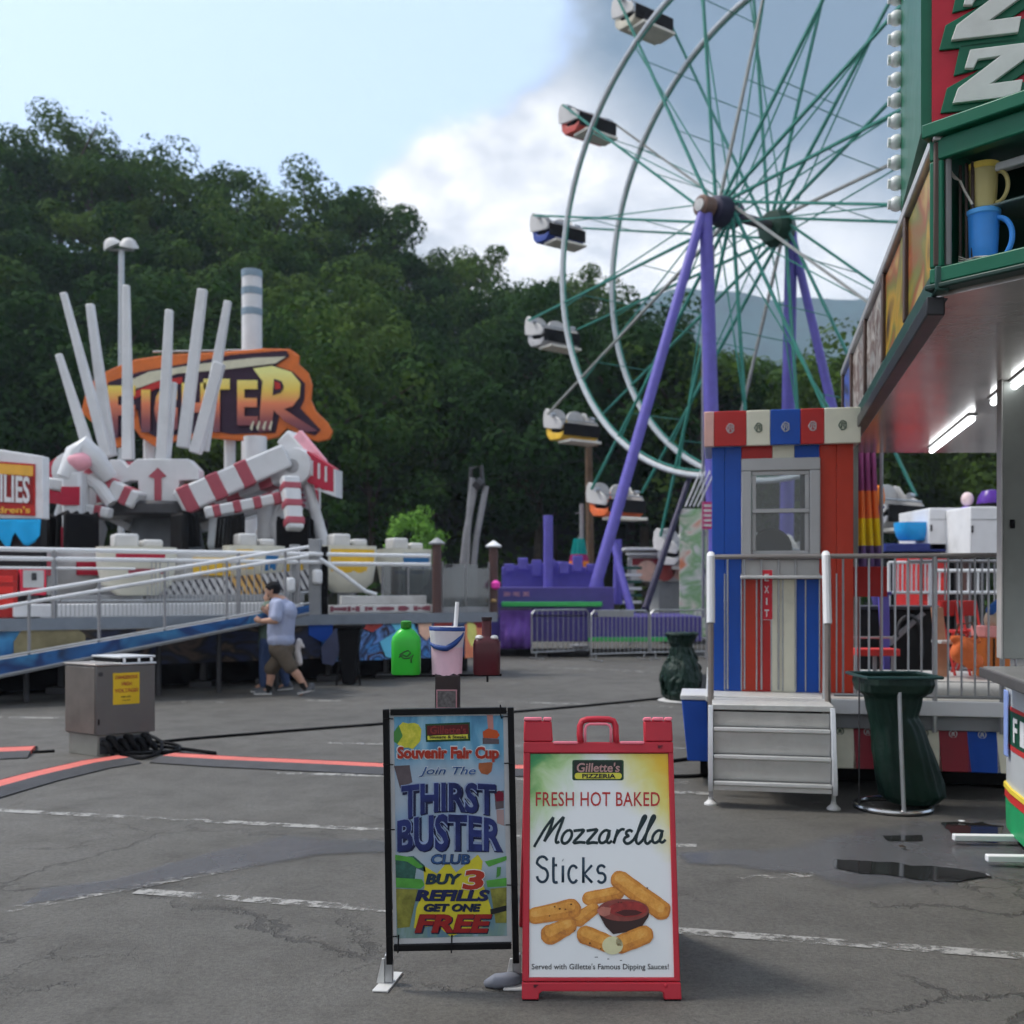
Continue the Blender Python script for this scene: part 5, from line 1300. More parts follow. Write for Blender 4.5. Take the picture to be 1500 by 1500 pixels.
# fluorescent tubes under the ceiling
TUBE = emat('lit_tube', (.93, .97, 1.0), 3.2)
for i, (y0, y1) in enumerate(((8.35, 10.3), (5.6, 7.6))):
    g = MB(); g.tube(Bp(1.75, y0, FZ0-.07), Bp(1.75, y1, FZ0-.07), .024, n=12); fx = bbox('light_fitting', OFFWHITE, 1.71, 1.79, y0-.03, y1+.03, FZ0-.045, FZ0-.031)
    g.build('fluorescent_tube', TUBE, fx)
# corner post and rear posts
POSTM = mat('grey_green_post', (.27, .285, .265), .45, .2, .06)
bbox('corner_post', POSTM, 1.67, 1.85, 6.98, 7.12, 1.16, FZ0-.03)
bbox('post_edge', mat('pale_edge', (.45, .44, .42), .4), 1.655, 1.668, 6.96, 7.10, 1.16, FZ0-.03)
bbox('latch', BLACK, 1.715, 1.75, 6.955, 6.977, 2.05, 2.11)
bbox('corner_post', POSTM, FX+.08, FX+.14, 10.3, 10.4, 0, FZ0-.03)
# back wall and the counter with curved front
bbox('rear_wall', mat('booth_interior', (.30, .30, .30), .4, .3), 2.75, 2.80, 3.2, 10.2, 1.9, FZ0-.03)
bbox('counter', mat('grey_counter', (.30, .30, .29), .35, .4), 1.45, 2.3, 3.0, 6.60, 1.09, 1.14)
bbox('counter_edge', mat('dark_counter_edge', (.12, .12, .12), .4, .3), 1.43, 1.448, 3.0, 6.62, 1.07, 1.135)
def bfront(nm, m, z0, z1, out0=0.0, out1=0.0, par=None, x0=1.63):
    g = MB(); A_, B_ = [], []
    for z, o_ in ((z0, out0), (z1, out1)):
        pass
    pts0 = [(x0-out0, 3.0), (x0-out0, 6.55), (x0-out0+.02, 6.80), (x0-out0+.10, 6.93), (x0+.9, 6.97), (x0+.9, 3.0)]
    pts1 = [(x0-out1, 3.0), (x0-out1, 6.55), (x0-out1+.02, 6.80), (x0-out1+.10, 6.93), (x0+.9, 6.97), (x0+.9, 3.0)]
    a = [g.bm.verts.new(Bp(x, y, z0)) for x, y in pts0]; b = [g.bm.verts.new(Bp(x, y, z1)) for x, y in pts1]; n = len(a)
    g._f(a[::-1]); g._f(b)
    for i in range(n): g._f([a[i], a[(i+1) % n], b[(i+1) % n], b[i]])
    return g.build(nm, m, par or bt, smooth=True)
PALE = mat('pale_panel', (.52, .55, .56), .35, 0, .04); BRED = mat('booth_red', A(165, 44, 44), .4)
bfront('front_panel', PALE, .88, 1.07); bfront('red_band', BRED, .855, .879, .004, .004); bfront('green_band', mat('deep_green_band', A(14, 66, 48), .4), .635, .854, .003, .003)
bfront('red_band', BRED, .60, .634, .004, .004); bfront('front_panel', PALE, .36, .599)
bfront('red_swag', BRED, .27, .359, .012, .004); bfront('green_skirt', mat('bright_green_skirt', A(30, 130, 80), .45), .06, .269, .0, .006); bfront('plinth', BLACK, .0, .059, -.04, -.04)
bfront('yellow_tip', mat('yellow_fruit', A(200, 175, 60), .45), .33, .36, .018, .018)
bl = bbox('blue_stripe', mat('pale_blue_stripe', A(120, 140, 190), .4), 1.612, 1.624, 6.62, 6.72, .55, .98)
g = MB()
for i, ch in enumerate('FICILI'): 
    y = 6.5-i*.17; g.text(ch, lambda u, v, w, y=y: Bp(1.624-.004*w, y-.10*u, .665+.155*v), offset=.02)
g.build('lettering', WHITE, bt, smooth=False)
for y, x in ((6.55, 1.25), (6.05, 1.35)):
    g = MB(); g.beam(Bp(x, y, .05), Bp(2.2, y-.05, .05), .05, .04); g.build('outrigger', WHITE, bt, bevel=.006)
# corner display box, turned toward the path
c0 = V((2.035, 4.95, 0)); f_ = V((.66, -.75, 0)).normalized(); b_ = V((.75, .66, 0)).normalized()
def X(u, v, z): return c0+f_*u+b_*v+V((0, 0, z))
def xbox(nm, m, u0, u1, v0, v1, z0, z1, par=None, bev=.008):
    g = MB(); g.hexa([X(u0, v0, z0), X(u1, v0, z0), X(u1, v1, z0), X(u0, v1, z0), X(u0, v0, z1), X(u1, v0, z1), X(u1, v1, z1), X(u0, v1, z1)]); return g.build(nm, m, par or dbx, bevel=bev)
dbx = thing('display_case', 'green framed corner display case holding a blue jug and a yellow jug', 'display case', X(.3, .1, FZ0).to_tuple())
DZ0, DZ1, DW = FZ0+.02, FZ1-.075, .95
xbox('frame', BGREEN, -.01, DW, -.02, .05, DZ1-.075, DZ1+.03); xbox('frame', BGREEN, -.01, DW, -.02, .05, DZ0-.0, DZ0+.075)
xbox('frame', BGREEN, -.01, .055, -.019, .049, DZ0+.076, DZ1-.076); xbox('frame', BGREEN, DW-.06, DW, -.019, .049, DZ0+.076, DZ1-.076)
xbox('frame', BGREEN, -.015, .03, .051, .55, DZ0, DZ1+.02)
xbox('cornice', BGREEN, -.03, DW, -.06, .5, DZ1+.031, DZ1+.10); xbox('base_ledge', mat('dark_ledge', A(20, 44, 38), .45), -.03, DW, -.03, .5, DZ0-.028, DZ0-.001)
xbox('interior_back', mat('dark_green_inside', A(12, 44, 34), .6), .031, DW-.06, .50, .53, DZ0+.02, DZ1-.02); xbox('interior_floor', mat('straw_floor', A(70, 66, 44), .9, 0, .3, 20), .031, DW-.06, .051, .50, DZ0+.02, DZ0+.08)
xbox('lamp_strip', mat('lamp_strip', (.55, .58, .60), .4), .10, .70, .16, .20, DZ1-.14, DZ1-.10)
for q in range(3): xbox('inner_bar', mat('brown_bar', (.05, .035, .03), .6), .075+.03*q, .09+.03*q, .10, .12, DZ0+.08, DZ1-.08)
def jug(label, u, v, z0, m, h, r, liquid):
    t_ = thing('plastic_jug', label, 'jug', X(u, v, z0).to_tuple())
    p = X(u, v, z0)
    g = MB(); g.lathe([(r*.80, 0), (r*.85, h*.02), (r*.95, h*.5), (r, h*.93), (r*1.06, h), (r*.98, h), (r*.9, h*.5), (r*.76, h*.05), (0, h*.05)], p, 28, cap=False); g.build('body', m, t_)
    s = f_
    g = MB(); pts = []
    for q_ in range(15):
        a = -1.25+2.5*q_/14; pts.append(p+s*(r*.92+math.cos(a)*h*.30)+V((0, 0, h*.5+math.sin(a)*h*.42)))
    g.path([p+s*r*.9+V((0, 0, h*.1))]+pts+[p+s*r*.95+V((0, 0, h*.93))], h*.055, 10); g.build('handle', m, t_)
    g = MB(); g.lathe([(r*.98, 0), (r*1.1, .01), (r*1.1, .03), (r*.3, .05), (0, .05)], p+V((0, 0, h)), 24); g.build('lid', liquid, t_)
jug('blue plastic jug with a large ring handle on the floor of the display case', .17, .16, DZ0+.082, mat('clear_blue_plastic', A(50, 120, 190), .3), .235, .072, mat('blue_lid', A(70, 140, 215), .35))
xbox('shelf', mat('glass_shelf', (.15, .2, .18), .2), .14, DW-.06, .12, .40, DZ0+.345, DZ0+.36)
jug('yellow handled smoky jug on the shelf of the display case', .16, .18, DZ0+.362, mat('smoky_yellow_plastic', A(150, 140, 90), .3), .185, .068, mat('yellow_lid', A(205, 175, 80), .35))
for (u0, z0_, sgn) in ((.18, .38, 1), (.20, .12, -1)):
    fk = thing('serving_fork', 'pale serving fork %s in the display case' % ('beside the yellow jug' if sgn > 0 else 'lying low before the blue jug'), 'fork', X(u0, .12, DZ0+z0_).to_tuple())
    IV = mat('ivory', (.5, .48, .42), .4)
    if sgn > 0: hp_ = [X(.09, .09, DZ0+.50), X(.115, .09, DZ0+.44), X(.15, .09, DZ0+.37)]; tips = [(.035-.004*q_, .56+.018*q_) for q_ in range(4)]
    else: hp_ = [X(.16, .09, DZ0+.115), X(.24, .09, DZ0+.10), X(.36, .09, DZ0+.10)]; tips = [(.085, .10+.012*q_) for q_ in range(4)]
    g = MB(); g.path(hp_, .006, 7); g.build('handle', IV, fk)
    for u1, z1 in tips:
        g = MB(); b0_ = hp_[0]; e0_ = X(u1, .085, DZ0+z1); g.path([b0_, b0_.lerp(e0_, .5)-ZZ*.012, e0_], .0025, 5); g.build('tine', IV, fk)
# sign tower with the big letters and a string of round lamps
tw = thing('sign_tower', 'red sign tower with big white letters edged in green and a column of round lamps', 'sign', X(.3, .3, FZ1).to_tuple())
ST0, ST1 = FZ1+.07, 6.4
p00, p01 = V((2.045, 5.12, 0)), V((3.0, 4.75, 0))
fn = (p01-p00).normalized(); bn_ = V((-fn.y, fn.x, 0))
g = MB(); g.hexa([p00+ZZ*ST0, p01+ZZ*ST0, p01+bn_*.9+ZZ*ST0, Bp(.865, 6.2, ST0), p00+ZZ*ST1, p01+ZZ*ST1, p01+bn_*.9+ZZ*ST1, Bp(.865, 6.2, ST1)]); g.build('tower_body', BGREEN, tw)
g = MB(); g.hexa([p00+fn*.05+ZZ*ST0-bn_*.02, p01+ZZ*ST0-bn_*.02, p01+ZZ*ST0-bn_*.001, p00+fn*.05+ZZ*ST0-bn_*.001, p00+fn*.05+ZZ*ST1-bn_*.02, p01+ZZ*ST1-bn_*.02, p01+ZZ*ST1-bn_*.001, p00+fn*.05+ZZ*ST1-bn_*.001]); fc = g.build('red_face', mat('sign_face_red', A(150, 24, 40), .4), tw)
TP = Pl(p00-bn_*.02, bn_)
def zlet(pts, m, o0, o1, nm):
    g = MB(); g.prism([TP.at(x, y, o0) for x, y in pts], TP.n*(o1-o0)); g.build(nm, m, fc, bevel=.004, smooth=False)
def zshape(x, y, s=1.0, sh=0.0): return [(x+px_*s, y+py_*s) for px_, py_ in ((8, 0), (120, -14), (112, 14), (46, 62), (104, 54), (98, 84), (-24, 98), (-14, 70), (62, 12), (22, 18), (14, 34), (-2, 34))]
for (x, y) in ((1412, -14), (1414, 78)):
    zo = [(x+.8*a, y+.8*b) for a, b in ((-10, -12), (140, -32), (136, 20), (78, 58), (124, 52), (114, 96), (-46, 112), (-34, 66), (30, 30), (-22, 44))]
    zlet(zo, BGREEN, .001, .015, 'letter_edge'); zlet(zshape(x, y, .8), mat('letter_white', (.62, .64, .60), .45), .016, .04, 'letter')
for i in range(14):
    g = MB(); z = FZ1+.12+i*.125; q_ = Bp(.84, 6.2, z); g.ell(q_, .046, 14); g.lathe([(.03, -.0), (.03, .05)], q_, 10, d_.cross(ZZ)*-1); g.build('lamp_globe', BULB, tw)
# ================================================================= A-frame board (red), leaning back
BOT = V((0.355, 4.085, 0)); lean = V((0, .245, 1.10)).normalized(); nrm_ = V((0, -1.10, .245)).normalized()
BP = Pl(V((0, 4.085, 0)), nrm_)
SGR = mat('signboard_red_plastic', A(150, 34, 46), .42, 0, .05, 6, .06, 200, grime=.12)
ab = thing('sandwich_board', 'red plastic sandwich board with a handle cut-out advertising baked mozzarella sticks', 'sandwich board', (0.355, 4.2, 0))
def bq(px, py, o=0.0): return BP.at(px, py, o)
def slab(nm, pts, th, m, par=None, off=0.0, bev=.004):
    g = MB(); g.prism([bq(x, y, off) for x, y in pts], nrm_*-th); return g.build(nm, m, par or ab, bevel=bev, smooth=True, ang=.5)
T = .038
# body: rails around the poster
slab('side_rail', [(767, 1101), (776.5, 1101), (775, 1436), (765, 1436)], T, SGR); slab('side_rail', [(979, 1101), (986.5, 1101), (996.5, 1436), (988, 1436)], T, SGR)
slab('lower_rail', [(765, 1432.5), (996.5, 1432.5), (996.7, 1438), (765, 1438)], T+.004, SGR)
# bottom skirt with two feet
slab('foot_panel', [(764.5, 1439), (997, 1439), (998.5, 1464), (973, 1464), (972, 1455), (968, 1452), (794, 1452), (790, 1455), (789, 1464), (764.5, 1464)], T, SGR, off=.006)
for x0, x1 in ((765, 789), (973, 998)): slab('foot_pad', [(x0, 1464.3), (x1, 1464.3), (x1, 1469), (x0, 1469)], T, RUBBER, off=.004)
# top: two hinge blocks, base strip, loop handle
slab('top_rail', [(767, 1087), (986, 1087), (986.4, 1103), (767, 1103)], T, SGR, off=.003)
slab('hinge_block', [(767.5, 1056), (808, 1056), (810, 1086.8), (767, 1086.8)], T, SGR, off=.003, bev=.007); slab('hinge_block', [(943, 1056), (984.5, 1056), (985.8, 1086.8), (944, 1086.8)], T, SGR, off=.003, bev=.007)
SLIT = mat('pale_red_edge', A(225, 105, 120), .35)
for x0, x1 in ((767.5, 794), (796, 808), (943, 954), (956, 972), (974, 984.5)): slab('hinge_cap', [(x0, 1050.5), (x1, 1050.5), (x1, 1056), (x0, 1056)], T+.01, SLIT, off=.008, bev=.005)
slab('channel_lip', [(810.5, 1086), (846, 1086), (846, 1090), (810.5, 1090)], .02, SLIT, off=.010, bev=.003); slab('channel_lip', [(908, 1086), (943.5, 1086), (943.5, 1090), (908, 1090)], .02, SLIT, off=.010, bev=.003)
g = MB(); hp = [(851, 1089), (849.5, 1076), (850, 1063), (853, 1056), (860, 1053.5), (876, 1053), (892, 1053.5), (899, 1056), (902, 1063), (902.5, 1076), (903, 1089)]
g.path([bq(x, y, -.012) for x, y in hp], .0135, 14, sq=(nrm_, 1.35)); hd = g.build('handle', SGR, ab, ang=2)
g = MB(); g.path([bq(x, y, .000) for x, y in [(857, 1088), (857, 1068), (859, 1063), (864, 1060.5), (888, 1060.5), (893, 1063), (895, 1068), (895, 1088)]], .006, 8); g.build('handle_lip', SLIT, hd, ang=2)
for x, y in ((967, 1094), (785, 1444)):
    slab('moulded_logo', [(x-3.5, y-2), (x+3.5, y-2), (x+3, y-.3), (x+.8, y-.3), (x+.6, y+2), (x-3.5, y+2)], .006, mat('shadow_red', A(70, 22, 30), .6), off=.0095, bev=0)
g = MB(); g.ell(bq(975, 1444, .006), (.008, .005, .008), 10); g.build('rivet', SGR, ab)
# rear leaf
g = MB(); tl, tr_ = bq(769, 1096, -.05), bq(984, 1096, -.05)
g.hexa([(tl.x-.02, tl.y+.62, 0), (tr_.x+.03, tr_.y+.62, 0), (tr_.x+.03, tr_.y+.655, 0), (tl.x-.02, tl.y+.655, 0), tl, tr_, tr_+V((0, .035, 0)), tl+V((0, .035, 0))]); g.build('rear_leaf', SGR, ab, bevel=.006)
# poster
m = bpy.data.materials.new('poster_print'); m.use_nodes = True; t = NT(m.node_tree)
out = t.n('ShaderNodeOutputMaterial'); b = t.n('ShaderNodeBsdfPrincipled', {'Roughness': .32, 'Specular IOR Level': .35}); t.t.links.new(b.outputs[0], out.inputs[0])
tc = t.n('ShaderNodeTexCoord').outputs['Object']; xyz = t.n('ShaderNodeSeparateXYZ', {0: tc})
px_ = t.n('ShaderNodeMapRange', {0: xyz.outputs[0], 1: -.30, 2: .32}).outputs[0]; pz_ = t.n('ShaderNodeMapRange', {0: xyz.outputs[2], 1: .10, 2: .985}).outputs[0]
nzz = t.n('ShaderNodeTexNoise', {'Vector': tc, 'Scale': 9.0, 'Detail': 4.0, 'Roughness': .55, 'Distortion': .6}).outputs[0]
gl = t.math('SUBTRACT', t.math('ADD', t.math('MULTIPLY', pz_, 1.0), t.math('MULTIPLY', nzz, .55)), t.math('MULTIPLY', px_, 1.0))
yl = t.math('ADD', t.math('ADD', t.math('MULTIPLY', px_, 1.0), t.math('MULTIPLY', pz_, .95)), t.math('MULTIPLY', nzz, .28))
base = (.76, .79, .80)
c = t.mix(t.smooth(gl, .62, 1.08), base, (.40, .62, .22)); c = t.mix(t.smooth(gl, .90, 1.22), c, (.04, .30, .10))
c = t.mix(t.smooth(yl, 1.46, 1.82), c, (.70, .66, .18)); c = t.mix(t.smooth(yl, 1.70, 2.0), c, (.72, .46, .03))
t.t.links.new(c, b.inputs['Base Color']); POST = m
po = slab('poster', [(777, 1104), (979, 1104), (988, 1432), (775, 1432)], .006, POST, off=-.010, bev=0)
o0 = -.010
def ink(nm, pts, m, off=.0006, th=.0010): 
    g = MB(); g.prism([bq(x, y, o0+off) for x, y in pts], nrm_*-th); return g.build(nm, m, po, smooth=False)
def word(nm, s, x0, x1, y0, y1, m, off=.0010, th=.0012, par=None, **kw):
    g = MB(); g.text(s, lambda u, v, w: bq(x0+(x1-x0)*u, y1+(y0-y1)*v, o0+off+th*(w-1)+.0006), **kw); return g.build(nm, m, par or po, smooth=False)
def rrect(x0, y0, x1, y1, r, n=4):
    o = []
    for cx, cy, a0 in ((x1-r, y0+r, -90), (x1-r, y1-r, 0), (x0+r, y1-r, 90), (x0+r, y0+r, 180)):
        for k in range(n+1): a = math.radians(a0+90*k/n); o.append((cx+r*math.cos(a), cy+r*math.sin(a)))
    return o
PG = mat('print_dark_green', (.010, .055, .022), .4); PY = mat('print_yellow', (.62, .58, .06), .4); PR = mat('print_red', (.42, .03, .03), .4); PK = mat('print_black', (.012, .014, .016), .4)
PN_ = mat('print_navy', (.012, .035, .06), .4); PW = mat('print_white', (.68, .70, .70), .4); PTK = mat('print_dark_teal', (.006, .022, .026), .4)
ink('logo_board', rrect(838.5, 1113, 914, 1143, 3), PG); ink('logo_inner', rrect(841, 1115, 911.5, 1141, 2), mat('print_black_green', (.012, .022, .016), .4), .0016)
ink('logo_band', rrect(842, 1132, 911, 1141, 4), PY, .0026)
word('logo_word', "Gillette's", 845, 908, 1117, 1131, mat('print_rose', (.42, .24, .22), .4), .0026, shear=.1, offset=.02); word('logo_word', 'PIZZERIA', 853, 902, 1133.3, 1140, PK, .0036, offset=.03)
word('lettering', 'FRESH HOT BAKED', 785, 967, 1160, 1181, PR, offset=.006, space=1.05)
# brush script: strokes traced as flat ribbons of ink
def zp(x, y): return (755+x/5.768, 1040+y/5.768)
def arc(cx, cy, rx, ry, a0, a1, n=16, sl=0.0):
    o = []
    for k in range(n+1):
        a = math.radians(a0+(a1-a0)*k/n); dy = -ry*math.sin(a); o.append((cx+rx*math.cos(a)-sl*dy, cy+dy))
    return o
def ribbon(strokes, r, nm, m):
    for st in strokes:
        if len(st) > 3:
            sm = []
            for i in range(len(st)-1):
                a, b_, c_, d_2 = st[max(i-1, 0)], st[i], st[i+1], st[min(i+2, len(st)-1)]
                for q in range(4):
                    u = q/4; sm.append(tuple(.5*(2*b_[w]+(c_[w]-a[w])*u+(2*a[w]-5*b_[w]+4*c_[w]-d_2[w])*u*u+(3*b_[w]-a[w]-3*c_[w]+d_2[w])*u**3) for w in (0, 1)))
            st = sm+[st[-1]]
        g = MB(); pts = [bq(*zp(*p), o0+.0008) for p in st]
        rr = r if isinstance(r, float) else r
        g.path(pts, rr, 8, sq=(nrm_, .16)); g.build(nm, m, po, ang=3)
SCR = [
 [(158, 1158), (200, 1085), (255, 995), (322, 905)], [(322, 905), (300, 985), (268, 1060), (244, 1112)], [(244, 1112), (300, 1030), (350, 965), (410, 902)], [(410, 902), (385, 975), (355, 1050), (343, 1100), (350, 1122), (372, 1112)],
 arc(435, 1072, 38, 56, 95, 455, 22, .35),
 [(492, 1022), (540, 1016), (580, 1016), (545, 1060), (492, 1122), (545, 1118), (592, 1122)], [(602, 1022), (650, 1014), (692, 1012), (655, 1060), (604, 1124), (655, 1120), (700, 1124)],
 arc(752, 1070, 38, 54, 60, 400, 20, .35), [(800, 1012), (780, 1075), (776, 1110), (792, 1124), (818, 1105)],
 [(868, 1008), (852, 1060), (832, 1130)], [(848, 1075), (875, 1030), (900, 1008), (925, 1012)],
 [(992, 1030), (970, 1016), (945, 1025), (938, 1048), (958, 1064), (930, 1078), (920, 1104), (938, 1128), (968, 1124), (1002, 1096)],
 [(1002, 1096), (1050, 1010), (1090, 940), (1106, 905), (1096, 893), (1078, 915), (1050, 990), (1024, 1080), (1024, 1115), (1044, 1130), (1078, 1100)],
 [(1078, 1100), (1126, 1010), (1166, 940), (1182, 905), (1172, 892), (1154, 913), (1126, 990), (1100, 1080), (1100, 1115), (1120, 1130), (1150, 1104)],
 arc(1200, 1070, 36, 52, 60, 400, 20, .35), [(1248, 1014), (1228, 1075), (1226, 1108), (1244, 1120), (1272, 1096)]]
ribbon(SCR, .0060, 'script_stroke', PTK)
SM = [arc(228, 1290, 44, 50, 20, 190, 12)+arc(228, 1395, 46, 60, 90, -170, 18), [(322, 1245), (322, 1430), (336, 1458), (358, 1455)], [(318, 1312), (352, 1312)], [(402, 1315), (402, 1458)], [(400, 1268), (403, 1270)],
      arc(490, 1388, 40, 72, 40, 320, 18), [(575, 1245), (575, 1462)], [(648, 1312), (582, 1388), (650, 1460)], [(582, 1388), (650, 1460)], arc(728, 1350, 32, 36, 25, 230, 12)+arc(728, 1420, 34, 40, 80, -150, 16)]
ribbon(SM, .0056, 'letter_stroke', PN_)
word('small_print', "Served with Gillette's Famous Dipping Sauces!", 779, 980, 1412, 1423, PK, offset=.004)
# printed food: crumbed sticks, bowl of sauce
def crumb(name, c1, c2, c3):
    m = bpy.data.materials.new(name); m.use_nodes = True; t = NT(m.node_tree)
    out = t.n('ShaderNodeOutputMaterial'); b = t.n('ShaderNodeBsdfPrincipled', {'Roughness': .4}); t.t.links.new(b.outputs[0], out.inputs[0])
    tc = t.n('ShaderNodeTexCoord').outputs['Object']
    a = t.n('ShaderNodeTexNoise', {'Vector': tc, 'Scale': 22.0, 'Detail': 6.0, 'Roughness': .65}).outputs[0]
    a2 = t.n('ShaderNodeTexNoise', {'Vector': tc, 'Scale': 110.0, 'Detail': 2.0}).outputs[0]
    k = t.math('ADD', t.math('MULTIPLY', a, .8), t.math('MULTIPLY', a2, .22))
    t.t.links.new(t.ramp(k, [(.33, c1), (.52, c2), (.70, c3)]), b.inputs['Base Color']); return m
CR1 = crumb('print_crumb', (.36, .115, .010), (.60, .235, .022), (.70, .33, .055)); CR2 = crumb('print_crumb_edge', (.32, .095, .010), (.52, .185, .018), (.60, .24, .03)); CR3 = crumb('print_crumb_light', (.52, .20, .02), (.70, .32, .045), (.76, .43, .11))
def zq(x, y): return (755+x/6.0, 1250+y/6.0)
def stick(ax, ay, bx, by, r0, r1, lay, seed):
    a = math.atan2(by-ay, bx-ax); rr = random.Random(seed)
    def outline(k, sx=0, sy=0):
        o = []
        for i in range(11):
            t_ = a+PI/2+PI*i/10; f = k*r0*(1+rr.uniform(-.04, .04)); o.append((ax+sx+math.cos(t_)*f*1.0, ay+sy+math.sin(t_)*f))
        for i in range(1, 6):
            u = i/6; r = (r0+(r1-r0)*u)*k*(1+rr.uniform(-.03, .03)); o.append((ax+sx+(bx-ax)*u+math.cos(a-PI/2)*r, ay+sy+(by-ay)*u+math.sin(a-PI/2)*r))
        for i in range(11):
            t_ = a-PI/2+PI*i/10; f = k*r1*(1+rr.uniform(-.04, .04)); o.append((bx+sx+math.cos(t_)*f, by+sy+math.sin(t_)*f))
        for i in range(1, 6):
            u = 1-i/6; r = (r0+(r1-r0)*u)*k*(1+rr.uniform(-.03, .03)); o.append((ax+sx+(bx-ax)*u+math.cos(a+PI/2)*r, ay+sy+(by-ay)*u+math.sin(a+PI/2)*r))
        return [zq(*p) for p in o]
    s = ink('printed_stick', outline(1.0), CR2, .0006+lay)
    for k, m, dz, sh in ((.86, CR1, .0006, (-4, -8)), (.48, CR3, .0012, (-8, -22))):
        g = MB(); g.prism([bq(x, y, o0+.0006+lay+dz) for x, y in outline(k, *sh)], nrm_*-.0004); g.build('print_tone', m, s, smooth=False)
stick(920, 235, 1280, 500, 82, 88, .0030, 1); stick(650, 400, 900, 350, 62, 60, .0006, 2); stick(690, 490, 560, 580, 52, 66, .0022, 3)
stick(175, 550, 490, 490, 74, 88, .0042, 4); stick(310, 715, 470, 640, 88, 72, .0034, 5); stick(620, 720, 800, 790, 82, 78, .0040, 6); stick(1130, 720, 930, 800, 86, 82, .0046, 7)
el = lambda cx, cy, rx, ry, n=28, a0=0, a1=360: [zq(cx+rx*math.cos(math.radians(a0+(a1-a0)*i/n)), cy+ry*math.sin(math.radians(a0+(a1-a0)*i/n))) for i in range(n if a1-a0 == 360 else n+1)]
ink('printed_bowl', [zq(*p) for p in ((725, 520), (790, 640), (860, 712), (1000, 690), (1110, 650), (1170, 560), (1178, 500))], mat('print_bowl', (.035, .014, .012), .35), .0052)
ink('printed_sauce', el(950, 500, 226, 98), mat('print_bowl_rim', (.22, .05, .04), .35, 0, .2, 30), .0058); ink('printed_sauce', el(990, 492, 170, 70), mat('print_sauce', (.26, .025, .022), .3, 0, .35, 40), .0064)
ink('printed_sauce', [zq(*p) for p in ((715, 500), (760, 470), (840, 480), (830, 540), (780, 556), (735, 540))], mat('print_sauce_light', (.44, .16, .12), .3, 0, .15, 40), .0070)
ink('printed_sauce', [zq(*p) for p in ((880, 520), (960, 495), (1060, 500), (1120, 520), (1060, 545), (960, 552))], mat('print_sauce_dark', (.06, .008, .008), .3), .0070)
ink('printed_cheese', el(855, 810, 92, 80, 24), mat('print_cheese', (.62, .60, .36), .4, 0, .06, 20), .0064)
rq = random.Random(12)
for x, y in ((490, 448), (440, 492), (300, 550), (345, 470), (390, 488), (655, 790), (750, 840), (1160, 305), (905, 430), (930, 432), (520, 680)): ink('crumb_speck', el(x, y, rq.uniform(6, 11), rq.uniform(4, 8), 8), mat('print_speck', (.05, .02, .01), .5), .0078)
for x, y, w_ in ((712, 915, 14), (818, 932, 9), (930, 944, 10)): ink('print_tick', [zq(x-w_, y-3), zq(x+w_, y-3), zq(x+w_, y+3), zq(x-w_, y+3)], PK)

# ================================================================= black framed banner sign
FY = 4.20
fs_ = thing('banner_stand', 'black framed banner stand on white foot plates with a blue drinks banner', 'banner sign', (W(657, 0, FY).x, FY, 0))
def fw_(px, py, d=0.0): return WS(px, py, FY, d)
BK = mat('black_frame', (.006, .006, .007), .45, 0, .15, spec=.15, grime=.05)
def bar(a, b, w=.026): 
    g = MB(); g.beam(fw_(*a), fw_(*b), w, w, up=(0, 1, 0)); return g.build('frame_bar', BK, fs_, bevel=.003)
bar((565.5, 1039), (571, 1412)); bar((748, 1036), (756, 1410)); bar((572, 1043), (742, 1040.5)); bar((577, 1388), (749, 1384.5))
FOOT = mat('foot_white', (.58, .58, .56), .45, .1, .06, 8, grime=.35)
for x, pts in ((569, [(545, 1454), (570, 1426), (590, 1427), (568, 1455)]), (756, [(737, 1452), (752, 1426), (768, 1428), (770, 1453)])):
    q = fw_(x, 1440); sgn = -1 if x < 600 else 1
    g = MB(); pl = [G(px, py) for px, py in pts]; g.prism([p+ZZ*.002 for p in pl], (0, 0, .008)); ft = g.build('foot_plate', FOOT, fs_, bevel=.002)
    g = MB(); a = G(x+1, 1441); g.beam(a+ZZ*.01, V((a.x, a.y, .125)), .034, .034, up=(0, 1, 0)); g.build('socket', STEEL, ft, bevel=.003)
    g = MB(); g.prism([a+V((-.05, -.02, .01)), a+V((-.018, -.02, .01)), a+V((-.018, -.02, .11)), a+V((-.028, -.02, .11))], (0, .012, 0)); g.build('gusset', FOOT, ft)
g = MB(); a = G(733, 1448); g.path([a+V((-.06, .02, .012)), a+V((-.02, 0, .03)), a+V((.05, .02, .03)), a+V((.10, .06, .02))], [.016, .03, .03, .02], 10); sb_ = g.build('weight_bag', mat('grey_blue_rubber', (.16, .17, .20), .6), None, world=False, ang=2)
tag(sb_, 'small grey sand weight lying at the right foot of the black banner stand', 'weight')
# banner with printed background
m = bpy.data.materials.new('banner_print'); m.use_nodes = True; t = NT(m.node_tree)
out = t.n('ShaderNodeOutputMaterial'); b = t.n('ShaderNodeBsdfPrincipled', {'Roughness': .33}); t.t.links.new(b.outputs[0], out.inputs[0])
tc = t.n('ShaderNodeTexCoord').outputs['Object']
mp_ = t.n('ShaderNodeMapping', {'Vector': tc, 'Scale': (14, 4, 3.0)}).outputs[0]
a = t.n('ShaderNodeTexNoise', {'Vector': mp_, 'Scale': 1.0, 'Detail': 4.0, 'Roughness': .5, 'Distortion': .9}).outputs[0]
a2 = t.n('ShaderNodeTexNoise', {'Vector': tc, 'Scale': 4.0, 'Detail': 2.0}).outputs[0]
z = t.n('ShaderNodeMapRange', {0: t.n('ShaderNodeSeparateXYZ', {0: tc}).outputs[2], 1: .20, 2: 1.12}).outputs[0]
